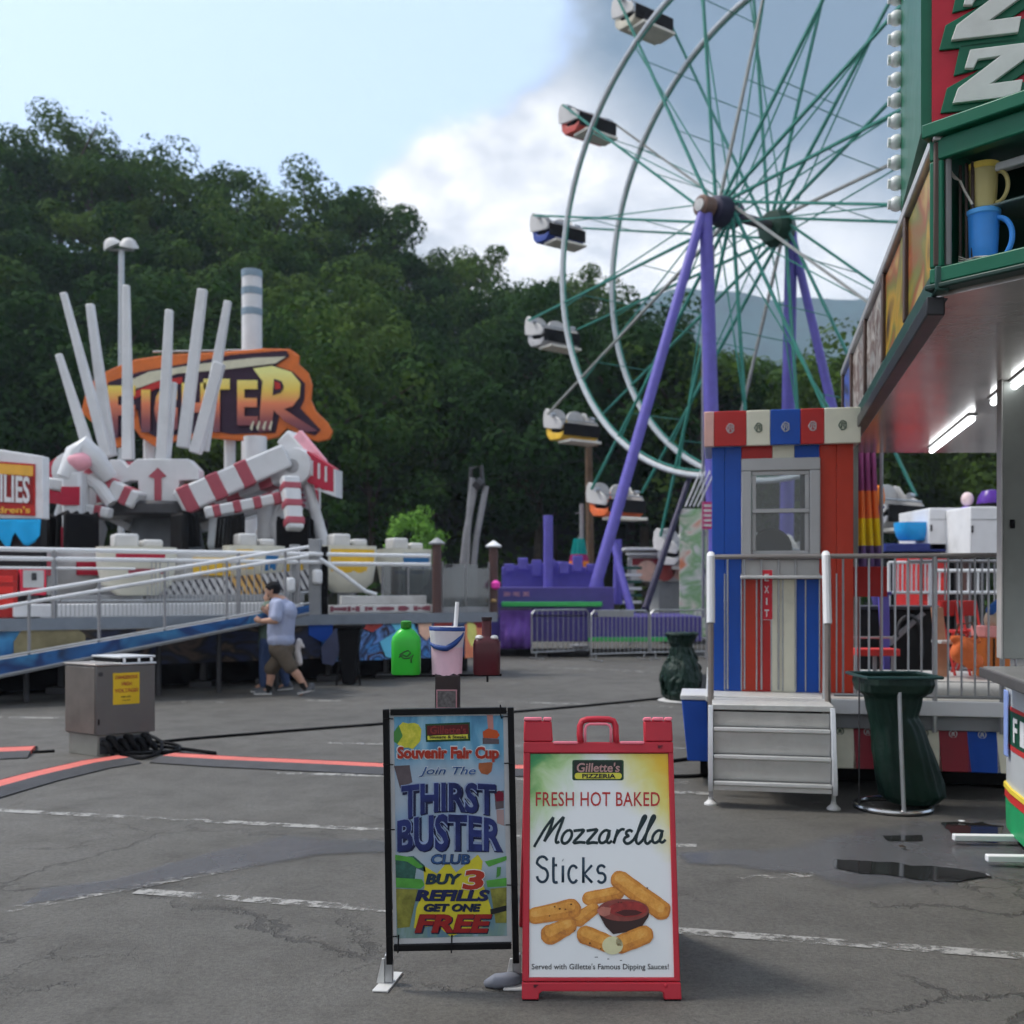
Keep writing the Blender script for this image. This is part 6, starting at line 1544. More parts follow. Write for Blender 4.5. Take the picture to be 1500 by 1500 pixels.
top = t.ramp(a, [(.30, (.04, .15, .28)), (.50, (.10, .30, .46)), (.68, (.26, .46, .58))])
midc = t.ramp(a2, [(.35, (.24, .36, .50)), (.62, (.38, .44, .50))])
low = t.ramp(a, [(.32, (.08, .18, .30)), (.52, (.16, .26, .22)), (.7, (.26, .36, .44))])
c = t.mix(t.smooth(z, .20, .36), low, midc); c = t.mix(t.smooth(z, .72, .86), c, top)
t.t.links.new(c, b.inputs['Base Color']); BANP = m
g = MB(); g.prism([fw_(570, 1046, .004), fw_(744, 1043.5, .004), fw_(750, 1383, .004), fw_(576.5, 1386, .004)], (0, .003, 0)); bw = g.build('banner', mat('banner_white_edge', (.48, .49, .50), .35), fs_)
bo = .002
def bi(nm, pts, m, lay=0, par=None):
    g = MB(); g.prism([fw_(x, y, bo-.0008*lay) for x, y in pts], (0, .0006, 0)); return g.build(nm, m, par or bw, smooth=False)
bp_ = bi('printed_panel', [(577, 1050), (737, 1048), (743, 1371), (581, 1375)], BANP)
def bt_(nm, s, x0, x1, y0, y1, m, lay=3, fn=None, th=.0012, **kw):
    g = MB()
    def f(u, v, w):
        x, y = x0+(x1-x0)*u, y1+(y0-y1)*v
        if fn: x, y = fn(x, y, u, v)
        return fw_(x, y, bo-.0008*lay-th*w)
    g.text(s, f, **kw); return g.build(nm, m, bw, smooth=False)
LEM = crumb('print_lemon', (.30, .36, .03), (.55, .52, .04), (.68, .62, .10)); BRN = mat('print_brown', (.10, .08, .09), .45, 0, .2, 20)
rr = random.Random(3)
bi('printed_lemon', [(578+20*(1+math.cos(k*PI/8)*(1+rr.uniform(-.12, .12))), 1077+20*math.sin(k*PI/8)*(1+rr.uniform(-.15, .15))) for k in range(16)], LEM, 1)
bi('printed_leaf', [(577, 1072), (584, 1062), (590, 1078), (582, 1090), (577, 1086)], mat('print_leaf', (.06, .22, .05), .45), 2)
bi('printed_rod', [(713, 1047), (722, 1047), (723, 1068), (715, 1068)], mat('print_pale_red', (.45, .20, .18), .4), 1)
bi('printed_cup', [(707, 1072), (715, 1067), (728, 1070), (732, 1077), (728, 1082), (708, 1081)], mat('print_orange_red', (.48, .08, .02), .4), 2); bi('printed_shade', [(707, 1081), (731, 1083), (731, 1090), (707, 1090)], BRN, 1)
bi('logo_board', [(623, 1060.5), (688, 1058), (689, 1085), (624, 1087)], PG, 2); bi('logo_inner', [(625.5, 1063), (686, 1061), (687, 1075), (626, 1077)], mat('print_maroon', (.09, .012, .014), .4), 3); bi('logo_band', [(626, 1078), (685, 1075.5), (685.5, 1082), (626.5, 1084)], PY, 3)
bt_('logo_word', "Gillette's", 630, 683, 1063.5, 1075, mat('print_rose2', (.22, .03, .03), .4), 4, offset=.02); bt_('logo_word', 'Sausage & Steaks', 629, 683, 1077, 1083, PK, 4, offset=.02)
bt_('lettering', 'Souvenir Fair Cup', 580.5, 732, 1092, 1118, PW, 2, offset=.075, th=.0008); bt_('lettering', 'Souvenir Fair Cup', 582, 731, 1093.5, 1116.5, mat('print_brick', (.34, .035, .02), .4), 4, offset=.05)
bi('printed_cup', [(701, 1118), (722, 1116), (720, 1130), (714, 1135), (705, 1133), (701, 1126)], mat('print_terracotta', (.32, .10, .04), .4, 0, .2, 20), 2)
bi('printed_shade', [(577, 1122), (600, 1121), (604, 1146), (586, 1155)], BRN, 1); bi('printed_shade', [(724, 1160), (738, 1158), (738, 1184), (726, 1186)], BRN, 1); bi('printed_shade', [(727, 1186), (738, 1186), (739, 1210), (728, 1206)], mat('print_dusty', (.34, .24, .24), .4), 1)
bi('printed_flower', [(724, 1162), (731, 1158), (738, 1162), (738, 1173), (727, 1174)], mat('print_wine', (.16, .01, .03), .4), 2)
bt_('lettering', 'Join The', 613.5, 697, 1122.5, 1138.5, PW, 2, shear=.3, offset=.04); NAVG = mat('print_blue', (.03, .085, .22), .38, 0, .35, 14); bt_('lettering', 'Join The', 614, 697, 1123, 1138, NAVG, 4, shear=.3, offset=.015)
NAVY = mat('print_deep_blue', (.018, .028, .125), .35, 0, .5, 9); PALEB = mat('print_pale_blue', (.26, .33, .50), .35, 0, .3, 12); SHD = mat('print_shadow_blue', (.01, .014, .05), .4)
def arch1(x, y, u, v): k = abs(2*u-1); return (x, y+(k**2)*(10 if v < .5 else 3)*(1.6-u if u < .5 else .8)*1.0)
def arch2(x, y, u, v): k = (2*u-1)**2; return (x, y+k*(9*v+1))
for m_, lay, dx, dy, of in ((SHD, 2, 1.6, 1.4, .075), (PALEB, 3, -.8, -1.0, .055), (NAVY, 5, 0, 0, .03)):
    bt_('lettering', 'THIRST', 588+dx, 726+dx, 1146+dy, 1189+dy, m_, lay, arch1, offset=of, space=1.02)
    bt_('lettering', 'BUSTER', 582+dx, 736+dx, 1192+dy, 1247+dy, m_, lay, arch2, offset=of, space=1.02)
bt_('lettering', 'CLUB', 631, 689, 1251, 1266.5, SHD, 2, offset=.05, shear=.1); bt_('lettering', 'CLUB', 632, 688, 1252, 1265, NAVG, 4, offset=.02, shear=.1)
PYB = mat('print_bright_yellow', (.56, .50, .035), .4, 0, .08, 12)
bi('printed_burst', [(620, 1268), (640, 1280), (656, 1262), (668, 1278), (700, 1252), (707, 1262), (704, 1285), (716, 1320), (722, 1340), (700, 1344), (716, 1356), (690, 1362), (660, 1372), (640, 1356), (606, 1360), (610, 1330), (622, 1300)], PYB, 1)
GRC = mat('print_cup_green', (.08, .30, .05), .4, 0, .25, 16)
bi('printed_cup', [(579, 1256), (606, 1254), (622, 1268), (624, 1278), (610, 1272), (606, 1296), (580, 1298)], mat('print_dark_bottle', (.03, .10, .08), .4, 0, .6, 25), 1); bi('printed_cup', [(579, 1252), (604, 1256), (620, 1270), (612, 1272), (596, 1262), (579, 1260)], GRC, 2)
bi('printed_cup', [(580, 1286), (618, 1288), (622, 1296), (616, 1302), (580, 1300)], GRC, 2); bi('printed_cup', [(580, 1302), (612, 1303), (600, 1358), (582, 1360)], mat('print_olive', (.20, .20, .04), .4, 0, .5, 18), 1)
bi('printed_cup', [(710, 1262), (742, 1254), (742, 1260), (716, 1270)], GRC, 2); bi('printed_cup', [(712, 1290), (742, 1286), (742, 1298), (714, 1300)], GRC, 1); bi('printed_cup', [(718, 1302), (742, 1300), (742, 1352), (726, 1352)], mat('print_olive', (.2, .2, .04)), 1)
bi('printed_leaf', [(728, 1270), (734, 1270), (733, 1282), (727, 1286)], mat('print_leaf', (.06, .22, .05)), 3)
for s, x0, x1, y0, y1, m_ in (('BUY', 623, 676, 1279.5, 1295, PN_), ('REFILLS', 608, 717, 1303, 1319.5, mat('print_navy2', (.014, .02, .08), .4)), ('GET ONE', 620.5, 704, 1323.5, 1335, mat('print_navy3', (.012, .02, .05), .4))):
    bt_('lettering', s, x0+.8, x1+.8, y0+.8, y1+.8, SHD, 2, offset=.05, shear=.2); bt_('lettering', s, x0, x1, y0, y1, m_, 4, offset=.035, shear=.2)
bt_('lettering', '3', 676, 711, 1273, 1304, PW, 4, offset=.06, shear=.1); bt_('lettering', '3', 677, 710, 1274, 1303, mat('print_brick', (.34, .035, .02)), 6, offset=.04, shear=.1)
bt_('lettering', 'FREE', 608, 722, 1340, 1368, SHD, 2, offset=.06, shear=.2); bt_('lettering', 'FREE', 607, 721, 1339, 1366, mat('print_dark_red', (.26, .018, .018), .38, 0, .2, 20), 5, offset=.045, shear=.2)
bi('printed_label', [(718, 1332), (742, 1326), (742, 1334), (719, 1340)], PK, 3)
for (x, y, sgn) in ((571, 1053, -1), (741, 1050, 1), (571, 1120, -1), (744, 1118, 1), (573, 1215, -1), (746, 1208, 1), (577, 1371, -1), (748, 1296, 1)):
    g = MB(); g.path([fw_(x-sgn*5, y, -.004), fw_(x, y-1, -.016), fw_(x+sgn*8, y, -.014), fw_(x+sgn*10, y+1, .01)], .0026, 6); g.build('tie', RUBBER, fs_)
for x in (584, 662):
    g = MB(); g.path([fw_(x, 1369, -.003), fw_(x, 1380, -.018), fw_(x-.5, 1394, -.016)], .003, 6); g.build('tie', RUBBER, fs_)
g = MB(); g.path([fw_(733, 1032, -.01), fw_(733, 1045, -.018), fw_(735, 1052, -.004)], .003, 6); g.build('tie', RUBBER, fs_)

# ================================================================= jug display stand behind the banner
JY = 5.5
js = thing('jug_stand', 'dark post with a framed plaque and a thin crossbar carrying three coloured drink jugs', 'display stand', (W(656, 0, JY).x, JY, 0))
def J(px, py, d=0): return WS(px, py, JY, d)
POSTB = mat('dark_brown_post', (.028, .020, .020), .45, 0, .15)
g = MB(); p = J(656, 0); z = J(0, 988).z; g.box(p.x-.065, p.x+.065, JY-.06, JY+.06, 0, z); ps = g.build('post', POSTB, js, bevel=.006)
g = MB(); g.box(p.x-.28, p.x+.28, JY-.25, JY+.25, .0, .03); g.build('base_plate', DARKSTEEL, js, bevel=.005)
g = MB(); g.box(p.x-.052, p.x+.048, JY-.070, JY-.0605, J(0, 1035).z, J(0, 1009).z); pq = g.build('plaque', mat('grey_plaque', (.10, .10, .10), .5, 0, .5, 60), ps)
g = MB(); zz0, zz1 = J(0, 1035.5).z, J(0, 1008.5).z
for x0, x1, z0, z1 in ((-.056, -.051, zz0, zz1), (.047, .052, zz0, zz1), (-.0508, .0468, zz0, zz0+.005), (-.0508, .0468, zz1-.005, zz1)): g.box(p.x+x0, p.x+x1, JY-.072, JY-.0608, z0, z1)
g.build('plaque_frame', mat('rosy_frame', A(150, 110, 116), .4), ps)
g = MB(); g.beam(J(552, 990.5), J(735, 988.5), .014, .012); g.build('crossbar', BK, js)
g = MB(); g.tube(J(714, 989), J(714, 999), .006); g.build('peg', BK, js)
zb = J(0, 989).z+.004
def bottle(name, label, prof, px, m, capm, hcap):
    p = J(px, 0); p.z = zb; k = JY/F
    t_ = thing(name, label, 'drink jug', p.to_tuple())
    g = MB(); n = 32; rings = []
    for r, h in prof:
        ring = []
        for a in range(n):
            an = 2*PI*a/n; e = 3.2 if r > 16 else 2
            ring.append(g.bm.verts.new(p+V((r*k*math.copysign(abs(math.cos(an))**(2/e), math.cos(an)), r*k*.62*math.copysign(abs(math.sin(an))**(2/e), math.sin(an)), h*k))))
        rings.append(ring)
    for r0, r1 in zip(rings, rings[1:]):
        for a in range(n): g._f([r0[a], r0[(a+1) % n], r1[(a+1) % n], r1[a]])
    g._f(rings[0][::-1]); g._f(rings[-1]); g.build('body', m, t_, ang=.9)
    return t_, p, k
t1, p, k = bottle('green_jug', 'bright green square shouldered drink jug with a scribbled dark mark', [(20, 0), (21.5, 2), (21.5, 48), (20, 55), (13, 64), (7.5, 68)], 595, mat('neon_green_plastic', (.03, .46, .035), .32, 0, .06, 8, coat=.2), None, 0)
g = MB(); g.lathe([(7.5*k, 68*k), (8*k, 70*k), (8*k, 77*k), (5*k, 79*k), (0, 79*k)], p, 20); g.build('cap', mat('dark_green_cap', (.03, .22, .02), .4), t1)
g = MB(); pp = [(-9, 26), (-4, 30), (2, 27), (8, 32), (4, 36), (-3, 33), (-8, 30), (-2, 24), (6, 25), (12, 30), (8, 22), (9, 18)]
g.path([p+V((x*k, -.0, y*k))+V((0, -21.5*k*.62-.001, 0)) for x, y in pp], .0045, 6, sq=(V((0, 1, 0)), .3)); g.build('scribbled_mark', mat('dark_mark', (.03, .10, .03), .5), t1, ang=3)
t3, p, k = bottle('maroon_jug', 'dark maroon drink jug with a tall narrow neck at the right end of the bar', [(19, 0), (20, 2), (20, 44), (18, 51), (9, 55), (7, 58), (7, 80)], 713, mat('maroon_plastic', (.07, .010, .016), .35, 0, .12, 8, coat=.15), None, 0)
g = MB(); g.lathe([(7.2*k, 79*k), (8*k, 80*k), (8*k, 84*k), (0, 84.5*k)], p, 18); g.build('cap', mat('dark_cap', (.02, .008, .01), .4), t3)
for s in (-1, 1):
    g = MB(); g.ell(p+V((s*11*k, -.01, 54*k)), (6*k, 8*k, 4*k), 12); g.build('shoulder_label', OFFWHITE, t3)
p = J(655, 0); p.z = zb
t2 = thing('shirt_cup', 'white and pink cup shaped cloth bucket with a navy rim hanging between the two jugs', 'cup', p.to_tuple())
g = MB(); n = 40; rings = []; rt = random.Random(2); jag = [rt.uniform(-2.2, 1.6) for _ in range(n)]
CUPG = [mat('cup_pink_cloth', A(178, 150, 162), .7, 0, .08, 12), mat('cup_grey_cloth', A(170, 168, 172), .7, 0, .06, 12), mat('navy_rim', A(24, 52, 105), .5)]
for r, h in ((22, 1), (22, 8), (22.5, 22), (23, 40), (25, 58), (26, 64), (26.2, 70), (25, 70), (23, 58), (20, 30)):
    rings.append([g.bm.verts.new(p+V((r*k*math.cos(2*PI*a/n)*(1+.02*math.sin(a*2.3)), r*k*.75*math.sin(2*PI*a/n)*(1+.02*math.sin(a*2.3)), (h+(jag[a] if h == 1 else 0)-(2 if h > 60 else 0)*math.cos(2*PI*a/n)*.3)*k))) for a in range(n)])
for i, (r0, r1) in enumerate(zip(rings, rings[1:])):
    g.mi = 0 if i < 3 else (1 if i < 5 else (2 if i < 7 else 1))
    for a in range(n): g._f([r0[a], r0[(a+1) % n], r1[(a+1) % n], r1[a]])
g.build('body', CUPG, t2, ang=2)
g = MB(); pts = []
for i in range(15):
    a = math.radians(195+150*i/14); h = 46-7*math.sin(PI*i/14)+max(0, i-7)*2.2; pts.append(p+V((24.6*k*math.cos(a), 24.6*k*.77*math.sin(a), h*k)))
g.path(pts, [.006+.010*math.sin(PI*i/14) for i in range(15)], 8); g.build('navy_stripe', CUPG[2], t2, ang=3)
g = MB(); g.tube(J(666, 925, .05), J(669, 882, .06), .011, n=12); g.build('straw', WHITE, t2)

# ================================================================= power cabinet with notice
CO = G(141, 1109); CO.z = 0
pc = thing('power_cabinet', 'grey metal power cabinet with a yellow notice and black plugs at its foot', 'electrical cabinet', CO.to_tuple(), 0)
k = CO.y/F
l_ = V((-.80, .52, 0)).normalized(); r_ = V((.82, .57, 0)).normalized()
LW, RW_ = .50, .56
cz = lambda py: H+(HY-py)/F*CO.y
CABL = mat('cabinet_brown_grey', (.17, .15, .135), .36, .3, .22, 3, .03, 20, grime=.45, gcol=(.20, .17, .15)); CABR = mat('cabinet_grey', (.15, .146, .142), .38, .3, .08, 3, grime=.2, gcol=(.16, .15, .14))
def cbx(nm, m, a0, a1, b0, b1, z0, z1, par=None, bev=.006):
    g = MB(); P_ = lambda a, b, z: CO+l_*a+r_*b+ZZ*z
    g.hexa([P_(a0, b0, z0), P_(a0, b1, z0), P_(a1, b1, z0), P_(a1, b0, z0), P_(a0, b0, z1), P_(a0, b1, z1), P_(a1, b1, z1), P_(a1, b0, z1)]); return g.build(nm, m, par or pc, bevel=bev)
zt_ = cz(976); zm_ = cz(1078)
cbx('body', CABR, 0, LW, 0, RW_, zm_, zt_); cbx('door', CABL, .012, LW-.012, -.010, -.001, zm_+.012, zt_-.015)
cbx('plinth', mat('plinth_cream', (.24, .235, .21), .5, 0, .1, 5, grime=.5), .02, LW-.02, .02, RW_-.04, .0, zm_-.001)
cbx('plinth_panel', mat('dark_plinth', (.045, .047, .055), .5), .008, .02, .04, RW_-.05, .02, zm_-.02)
cbx('top_lip', mat('lip_metal', (.40, .37, .34), .4, .5), -.012, LW+.012, -.012, RW_*.5, zt_+.001, zt_+.020)
cbx('lid', mat('lid_white', (.62, .64, .66), .35, .2), .02, LW-.02, RW_*.42, RW_+.02, zt_+.065, zt_+.085); cbx('lid_rim', mat('lid_white', (.62, .64, .66)), -.015, LW, RW_*.40, RW_+.005, zt_+.002, zt_+.022)
for b0 in (.26, .40, .52): cbx('lid_strut', WHITE, .0, .02, b0, b0+.02, zt_+.023, zt_+.064)
cbx('lid_gap_shade', BLACK, .03, LW-.03, RW_*.44, RW_-.02, zt_+.023, zt_+.063)  # solid black block; the shade under the raised lid is its colour
cbx('hinge', DARKSTEEL, -.008, .004, .02, .06, zt_-.10, zt_-.06); cbx('latch', BLACK, -.006, .006, .015, .03, zm_+.10, zm_+.16)
nt = cbx('notice', mat('notice_yellow', (.68, .47, .02), .5), -.006, -.001, .155, .405, zt_-.385, zt_-.075, bev=0)
def ctext(s, b0, b1, z0, z1, m):
    g = MB(); g.text(s, lambda u, v, w: CO+l_*(-.0065-.002*w)+r_*(b0+(b1-b0)*u)+ZZ*(z0+(z1-z0)*v), offset=.02); g.build('lettering', m, nt, smooth=False)
NR = mat('notice_red', (.36, .06, .03), .5)
ctext('DANGEROUS', .175, .385, zt_-.135, zt_-.10, NR); ctext('HIGH', .235, .33, zt_-.20, zt_-.165, NR); ctext('VOLTAGE!', .17, .39, zt_-.268, zt_-.23, NR); ctext('KEEP OUT', .23, .325, zt_-.318, zt_-.305, PK); ctext('AT ALL TIMES', .24, .315, zt_-.350, zt_-.342, PK)
for i in range(9):
    g = MB(); s = .06+i*.055; p0 = CO+l_*-.01+r_*s+ZZ*(.13+.05*math.sin(i*2.1)); g.path([p0+l_*.02, p0+l_*-.05, p0+l_*-.10-ZZ*.05, p0+l_*(-.12)-ZZ*.12+r_*.02], [.028, .034, .024, .016], 8); g.build('plug', RUBBER, pc, ang=2)
# cables: tangle, long runs
def cable(label, pts, r=.013, name='cable', lift=0):
    P_ = [G(*p[:2])+ZZ*(r+(p[2] if len(p) > 2 else 0)) for p in pts]; out_ = []
    for i in range(len(P_)-1):
        p0, p1, p2, p3 = P_[max(i-1, 0)], P_[i], P_[i+1], P_[min(i+2, len(P_)-1)]
        for q in range(6):
            u = q/6; out_.append(.5*((2*p1)+(p2-p0)*u+(2*p0-5*p1+4*p2-p3)*u*u+(3*p1-p0-3*p2+p3)*u**3))
    out_.append(P_[-1]); g = MB(); g.path(out_, r, 8); return tag(g.build(name, RUBBER, None, ang=3), label, 'cable')
cable('long black cable running from the cabinet across the asphalt behind both boards', [(205, 1094), (260, 1086), (380, 1076), (480, 1068), (560, 1062), (700, 1049), (850, 1036), (972, 1024), (1010, 1020)], .016)
cable('black cable loop lying on the orange cable ramp beside the cabinet', [(200, 1095), (225, 1094, .03), (258, 1098, .03), (262, 1104, .02), (235, 1108, .02), (205, 1104, .02), (196, 1100), (230, 1100, .03), (316, 1106)], .018)
cable('second black cable loop tangled at the foot of the cabinet', [(190, 1098), (210, 1090, .08), (236, 1098, .06), (232, 1110, .03), (205, 1113), (180, 1106), (200, 1110, .03), (245, 1105)], .018)
cable('thin dark lead running left from the cabinet foot', [(80, 1102), (60, 1103), (35, 1104), (10, 1107), (-40, 1106)], .014)
cable('dark hose lying across the asphalt near the blue skirt panel', [(985, 1117), (1010, 1114), (1040, 1112), (1120, 1105)], .016)
cable('lower dark hose lying beside the platform steps', [(985, 1140), (1020, 1139), (1045, 1136), (1130, 1130)], .016)
# cable ramps
ORG = mat('orange_ramp', A(178, 92, 82, .70), .55, 0, .10, 5, grime=.35); RPK = mat('black_ramp', (.055, .055, .058), .65, 0, .2, 6, .2, 40)
def ramp_(label, pts, w1=.30, w2=.26, h=.045):
    P_ = [G(*p) for p in pts]
    t_ = thing('cable_ramp', label, 'cable ramp', P_[0].to_tuple())
    def strip(off0, off1, z0, z1):
        rows = []
        for i, p in enumerate(P_):
            d = (P_[min(i+1, len(P_)-1)]-P_[max(i-1, 0)]).normalized(); n = V((-d.y, d.x, 0))
            if n.y < 0: n = -n
            rows.append([p+n*off0+ZZ*.004, p+n*off1+ZZ*.004, p+n*off1+ZZ*z1, p+n*off0+ZZ*z0])
        g = MB(); vv = [[g.bm.verts.new(v) for v in r] for r in rows]
        for a, b in zip(vv, vv[1:]):
            for q in range(4): g._f([a[q], a[(q+1) % 4], b[(q+1) % 4], b[q]])
        g._f(vv[0][::-1]); g._f(vv[-1]); return g
    strip(0, w1, h, h).build('orange_lid', ORG, t_, bevel=.004)
    strip(-w2, -.003, .012, h+.002).build('ramp_side', RPK, t_); strip(w1+.003, w1+w2*.8, h+.002, .012).build('ramp_side', RPK, t_)
ramp_('orange topped cable ramp curving away to the lower left of the cabinet', [(190, 1116), (140, 1124), (60, 1143), (0, 1160), (-120, 1195)], .19, .18)
ramp_('orange topped cable ramp running from the cabinet behind both boards', [(236, 1114), (330, 1120), (440, 1125), (560, 1131), (700, 1133), (860, 1134)], .19, .17)
ramp_('short orange topped cable ramp at the left edge behind the cabinet', [(45, 1106), (0, 1108), (-120, 1112)], .30, .22)
# ================================================================= two people walking
PYD = 15.6
def person(label, loc, kind):
    t_ = thing('person', label, 'person', loc)
    return t_
def pz(px, py, d=0.0): return WS(px, py, PYD, d)
kk = PYD/F
SHOE = mat('grey_shoe', (.10, .105, .115), .6, 0, .15); SOLE = mat('pale_sole', (.55, .54, .52), .6); SOCK = mat('black_sock', (.012, .012, .013), .85)
SHIRTA = mat('lavender_cotton', (.36, .40, .55), .85, 0, .05, 14, .15, 60, grime=.05); SHORT = mat('brown_cotton', (.105, .082, .060), .85, 0, .10, 14, .2, 60, grime=.1)
CAPM = mat('black_knit', (.010, .010, .012), .9); HAIR = mat('dark_hair', (.025, .016, .012), .7)
def hand(g, w, dirn, palm_n, s=1.0, curl=.6):
    """palm plus five unequal bent fingers from wrist w"""
    d = V(dirn).normalized(); n = V(palm_n); n = (n-d*n.dot(d)).normalized(); a = d.cross(n)
    g.ell(w+d*.045*s, (.040*s, .040*s, .040*s), 10)
    g.cap(w+d*.01, w+d*.075*s, .026*s, .030*s, 8)
    for i, (o, L) in enumerate(((-.030, .062), (-.010, .074), (.010, .078), (.030, .068))):
        b = w+d*.075*s+a*o*s; m1 = b+d*L*.5*s+n*L*.12*curl; m2 = m1+d*L*.35*s*(1-curl*.5)+n*L*.40*curl
        g.cap(b, m1, .0105*s, .010*s, 6); g.cap(m1, m2, .010*s, .009*s, 6)
    b = w+d*.030*s-a*.035*s; g.cap(b, b+d*.035*s-a*.022*s+n*.015, .013*s, .011*s, 6); g.cap(b+d*.035*s-a*.022*s+n*.015, b+d*.065*s-a*.018*s+n*.03, .011*s, .010*s, 6)
def shoe(par, heel, toe, up, nm='shoe'):
    heel, toe, up = V(heel), V(toe), V(up).normalized(); d = (toe-heel).normalized(); s = d.cross(up).normalized()
    g = MB(); L = (toe-heel).length
    g.cap(heel+d*.045+up*.05, heel+d*.16+up*.042, .042, .043, 10); g.cap(heel+d*.16+up*.042, toe-d*.045+up*.032, .043, .032, 10); g.cap(heel+d*.05+up*.06, heel+d*.07+up*.105, .042, .040, 10)
    g.cap(heel+d*.06+up*.03, toe-d*.05+up*.026, .038, .030, 10)
    b = g.blob(nm, SHOE, par, voxel=.009, smooth=3)
    g = MB(); pts = []
    for k in range(20):
        a = 2*PI*k/20; pts.append(heel+d*(L/2+math.cos(a)*L*.50)+s*math.sin(a)*(.044-.006*math.cos(a)))
    g.prism(pts, up*.026); g.build('sole', SOLE, b, bevel=.006)
# --- man in lavender shirt, seen from behind his left side, walking left
pa = person('man in a lavender t-shirt, brown shorts and black cap walking left across the lot', pz(410, 1021).to_tuple()[:2]+(0,), 0)
hip = pz(411, 948); ch = pz(413, 902); neck = pz(404, 876); head = pz(399.5, 863)
hl, hr = hip+V((0, -.10, -.02)), hip+V((.02, .11, 0))
kA, aA = pz(394, 983, .10), pz(391, 1011, .10)            # leading leg
kB, aB = pz(429, 978, -.10), pz(449, 1006, -.08)          # trailing leg, heel up
shN, elN, wrN = pz(411, 886, -.21), pz(410, 908, -.30), pz(390, 909, -.27)
shF, elF, wrF = pz(405, 885, .2), pz(400, 908, .25), pz(388, 898, .18)
g = MB()
g.cap(hip, ch, .165, .185, 14); g.cap(ch, pz(410, 886), .185, .15, 14); g.cap(pz(410, 886, -.16), pz(407, 885, .16), .085, .085, 12); g.cap(neck+V((.02, 0, -.03)), head-V((0, 0, .06)), .062, .058, 10)
g.ell(head, (.098, .080, .115), 16); g.ell(head+V((-.030, 0, -.055)), (.070, .060, .060), 12)
g.ell(head+V((-.106, 0, -.025)), (.024, .014, .022), 8); g.ell(head+V((-.086, 0, -.072)), (.022, .026, .010), 8); g.ell(head+V((.012, -.082, -.015)), (.020, .012, .032), 8); g.ell(head+V((.012, .082, -.015)), (.020, .012, .032), 8)
g.ell(head+V((-.084, -.032, .003)), (.016, .013, .009), 8); g.ell(head+V((-.084, .032, .003)), (.016, .013, .009), 8)
for h_, k_, a_ in ((hr, kA, aA), (hl, kB, aB)):
    g.cap(h_, k_, .108, .066, 12); c_ = k_.lerp(a_, .35)+V((.015, 0, 0)); g.cap(k_, c_, .064, .068, 12); g.cap(c_, a_, .066, .042, 12)
g.cap(aA, aA+V((-.11, 0, -.045)), .040, .032, 8); g.cap(aB, aB+V((-.07, 0, -.10)), .040, .032, 8)
for s_, e_2, w_ in ((shN, elN, wrN), (shF, elF, wrF)):
    g.cap(s_, e_2, .066, .054, 12); g.cap(e_2, e_2.lerp(w_, .35), .056, .052, 12); g.cap(e_2.lerp(w_, .35), w_, .050, .034, 12)
hand(g, wrN, (-1, .1, .15), (.2, .8, .4)); hand(g, wrF, (-.6, -.2, .6), (.3, -.6, .4))
g.blob('body', SKIN, pa, voxel=.011, smooth=3)
g = MB(); g.cap(hip+V((.0, 0, .19)), ch, .198, .205, 16); g.cap(ch, pz(410, 888), .205, .165, 16); g.cap(pz(411, 887, -.15), pz(407, 886, .15), .10, .10, 12); g.cap(pz(406, 879), pz(408, 884), .078, .12, 12)
g.ell(hip+V((.005, 0, .11)), (.205, .225, .16), 16)
for s_, e_2 in ((shN, elN), (shF, elF)): g.cap(s_+V((0, 0, .01)), s_.lerp(e_2, .80), .085, .088, 12)
g.ell(pz(421, 896), (.15, .20, .17), 14)
g.blob('t_shirt', SHIRTA, pa, voxel=.013, smooth=4, ruffle=.010, rs=7)
g = MB(); g.cap(hip+V((0, -.04, -.02)), hip+V((0, .04, -.02)), .172, .172, 14)
g.cap(hr-ZZ*.08, hr.lerp(kA, .93), .128, .108, 14); g.cap(hl.lerp(kB, .12), hl.lerp(kB, .92), .128, .112, 14); g.ell(hip+V((.03, 0, -.04)), (.185, .20, .16), 14)
g.blob('shorts', SHORT, pa, voxel=.013, smooth=3, ruffle=.010, rs=8)
g = MB(); g.ell(head+V((.012, 0, .028)), (.112, .096, .098), 16); g.ell(head+V((.03, 0, -.005)), (.096, .092, .085), 14); g.cap(head+V((-.09, -.03, .035)), head+V((-.12, .03, .03)), .014, .014, 8)
g.blob('knit_cap', CAPM, pa, voxel=.010, smooth=3)
for a_, k_ in ((aA, kA), (aB, kB)):
    g = MB(); g.cap(a_+V((0, 0, -.03)), a_.lerp(k_, .22), .047, .052, 12); g.build('sock', SOCK, pa)
q = G(391, 1022); gz = 0.0
hA = V((aA.x+.06, aA.y, 0)); shoe(pa, hA, hA+V((-.29, .0, 0)), (0, 0, 1))
tB = V((aB.x-.13, aB.y, .02)); shoe(pa, V((aB.x+.13, aB.y, .075)), tB, (.28, 0, 1))
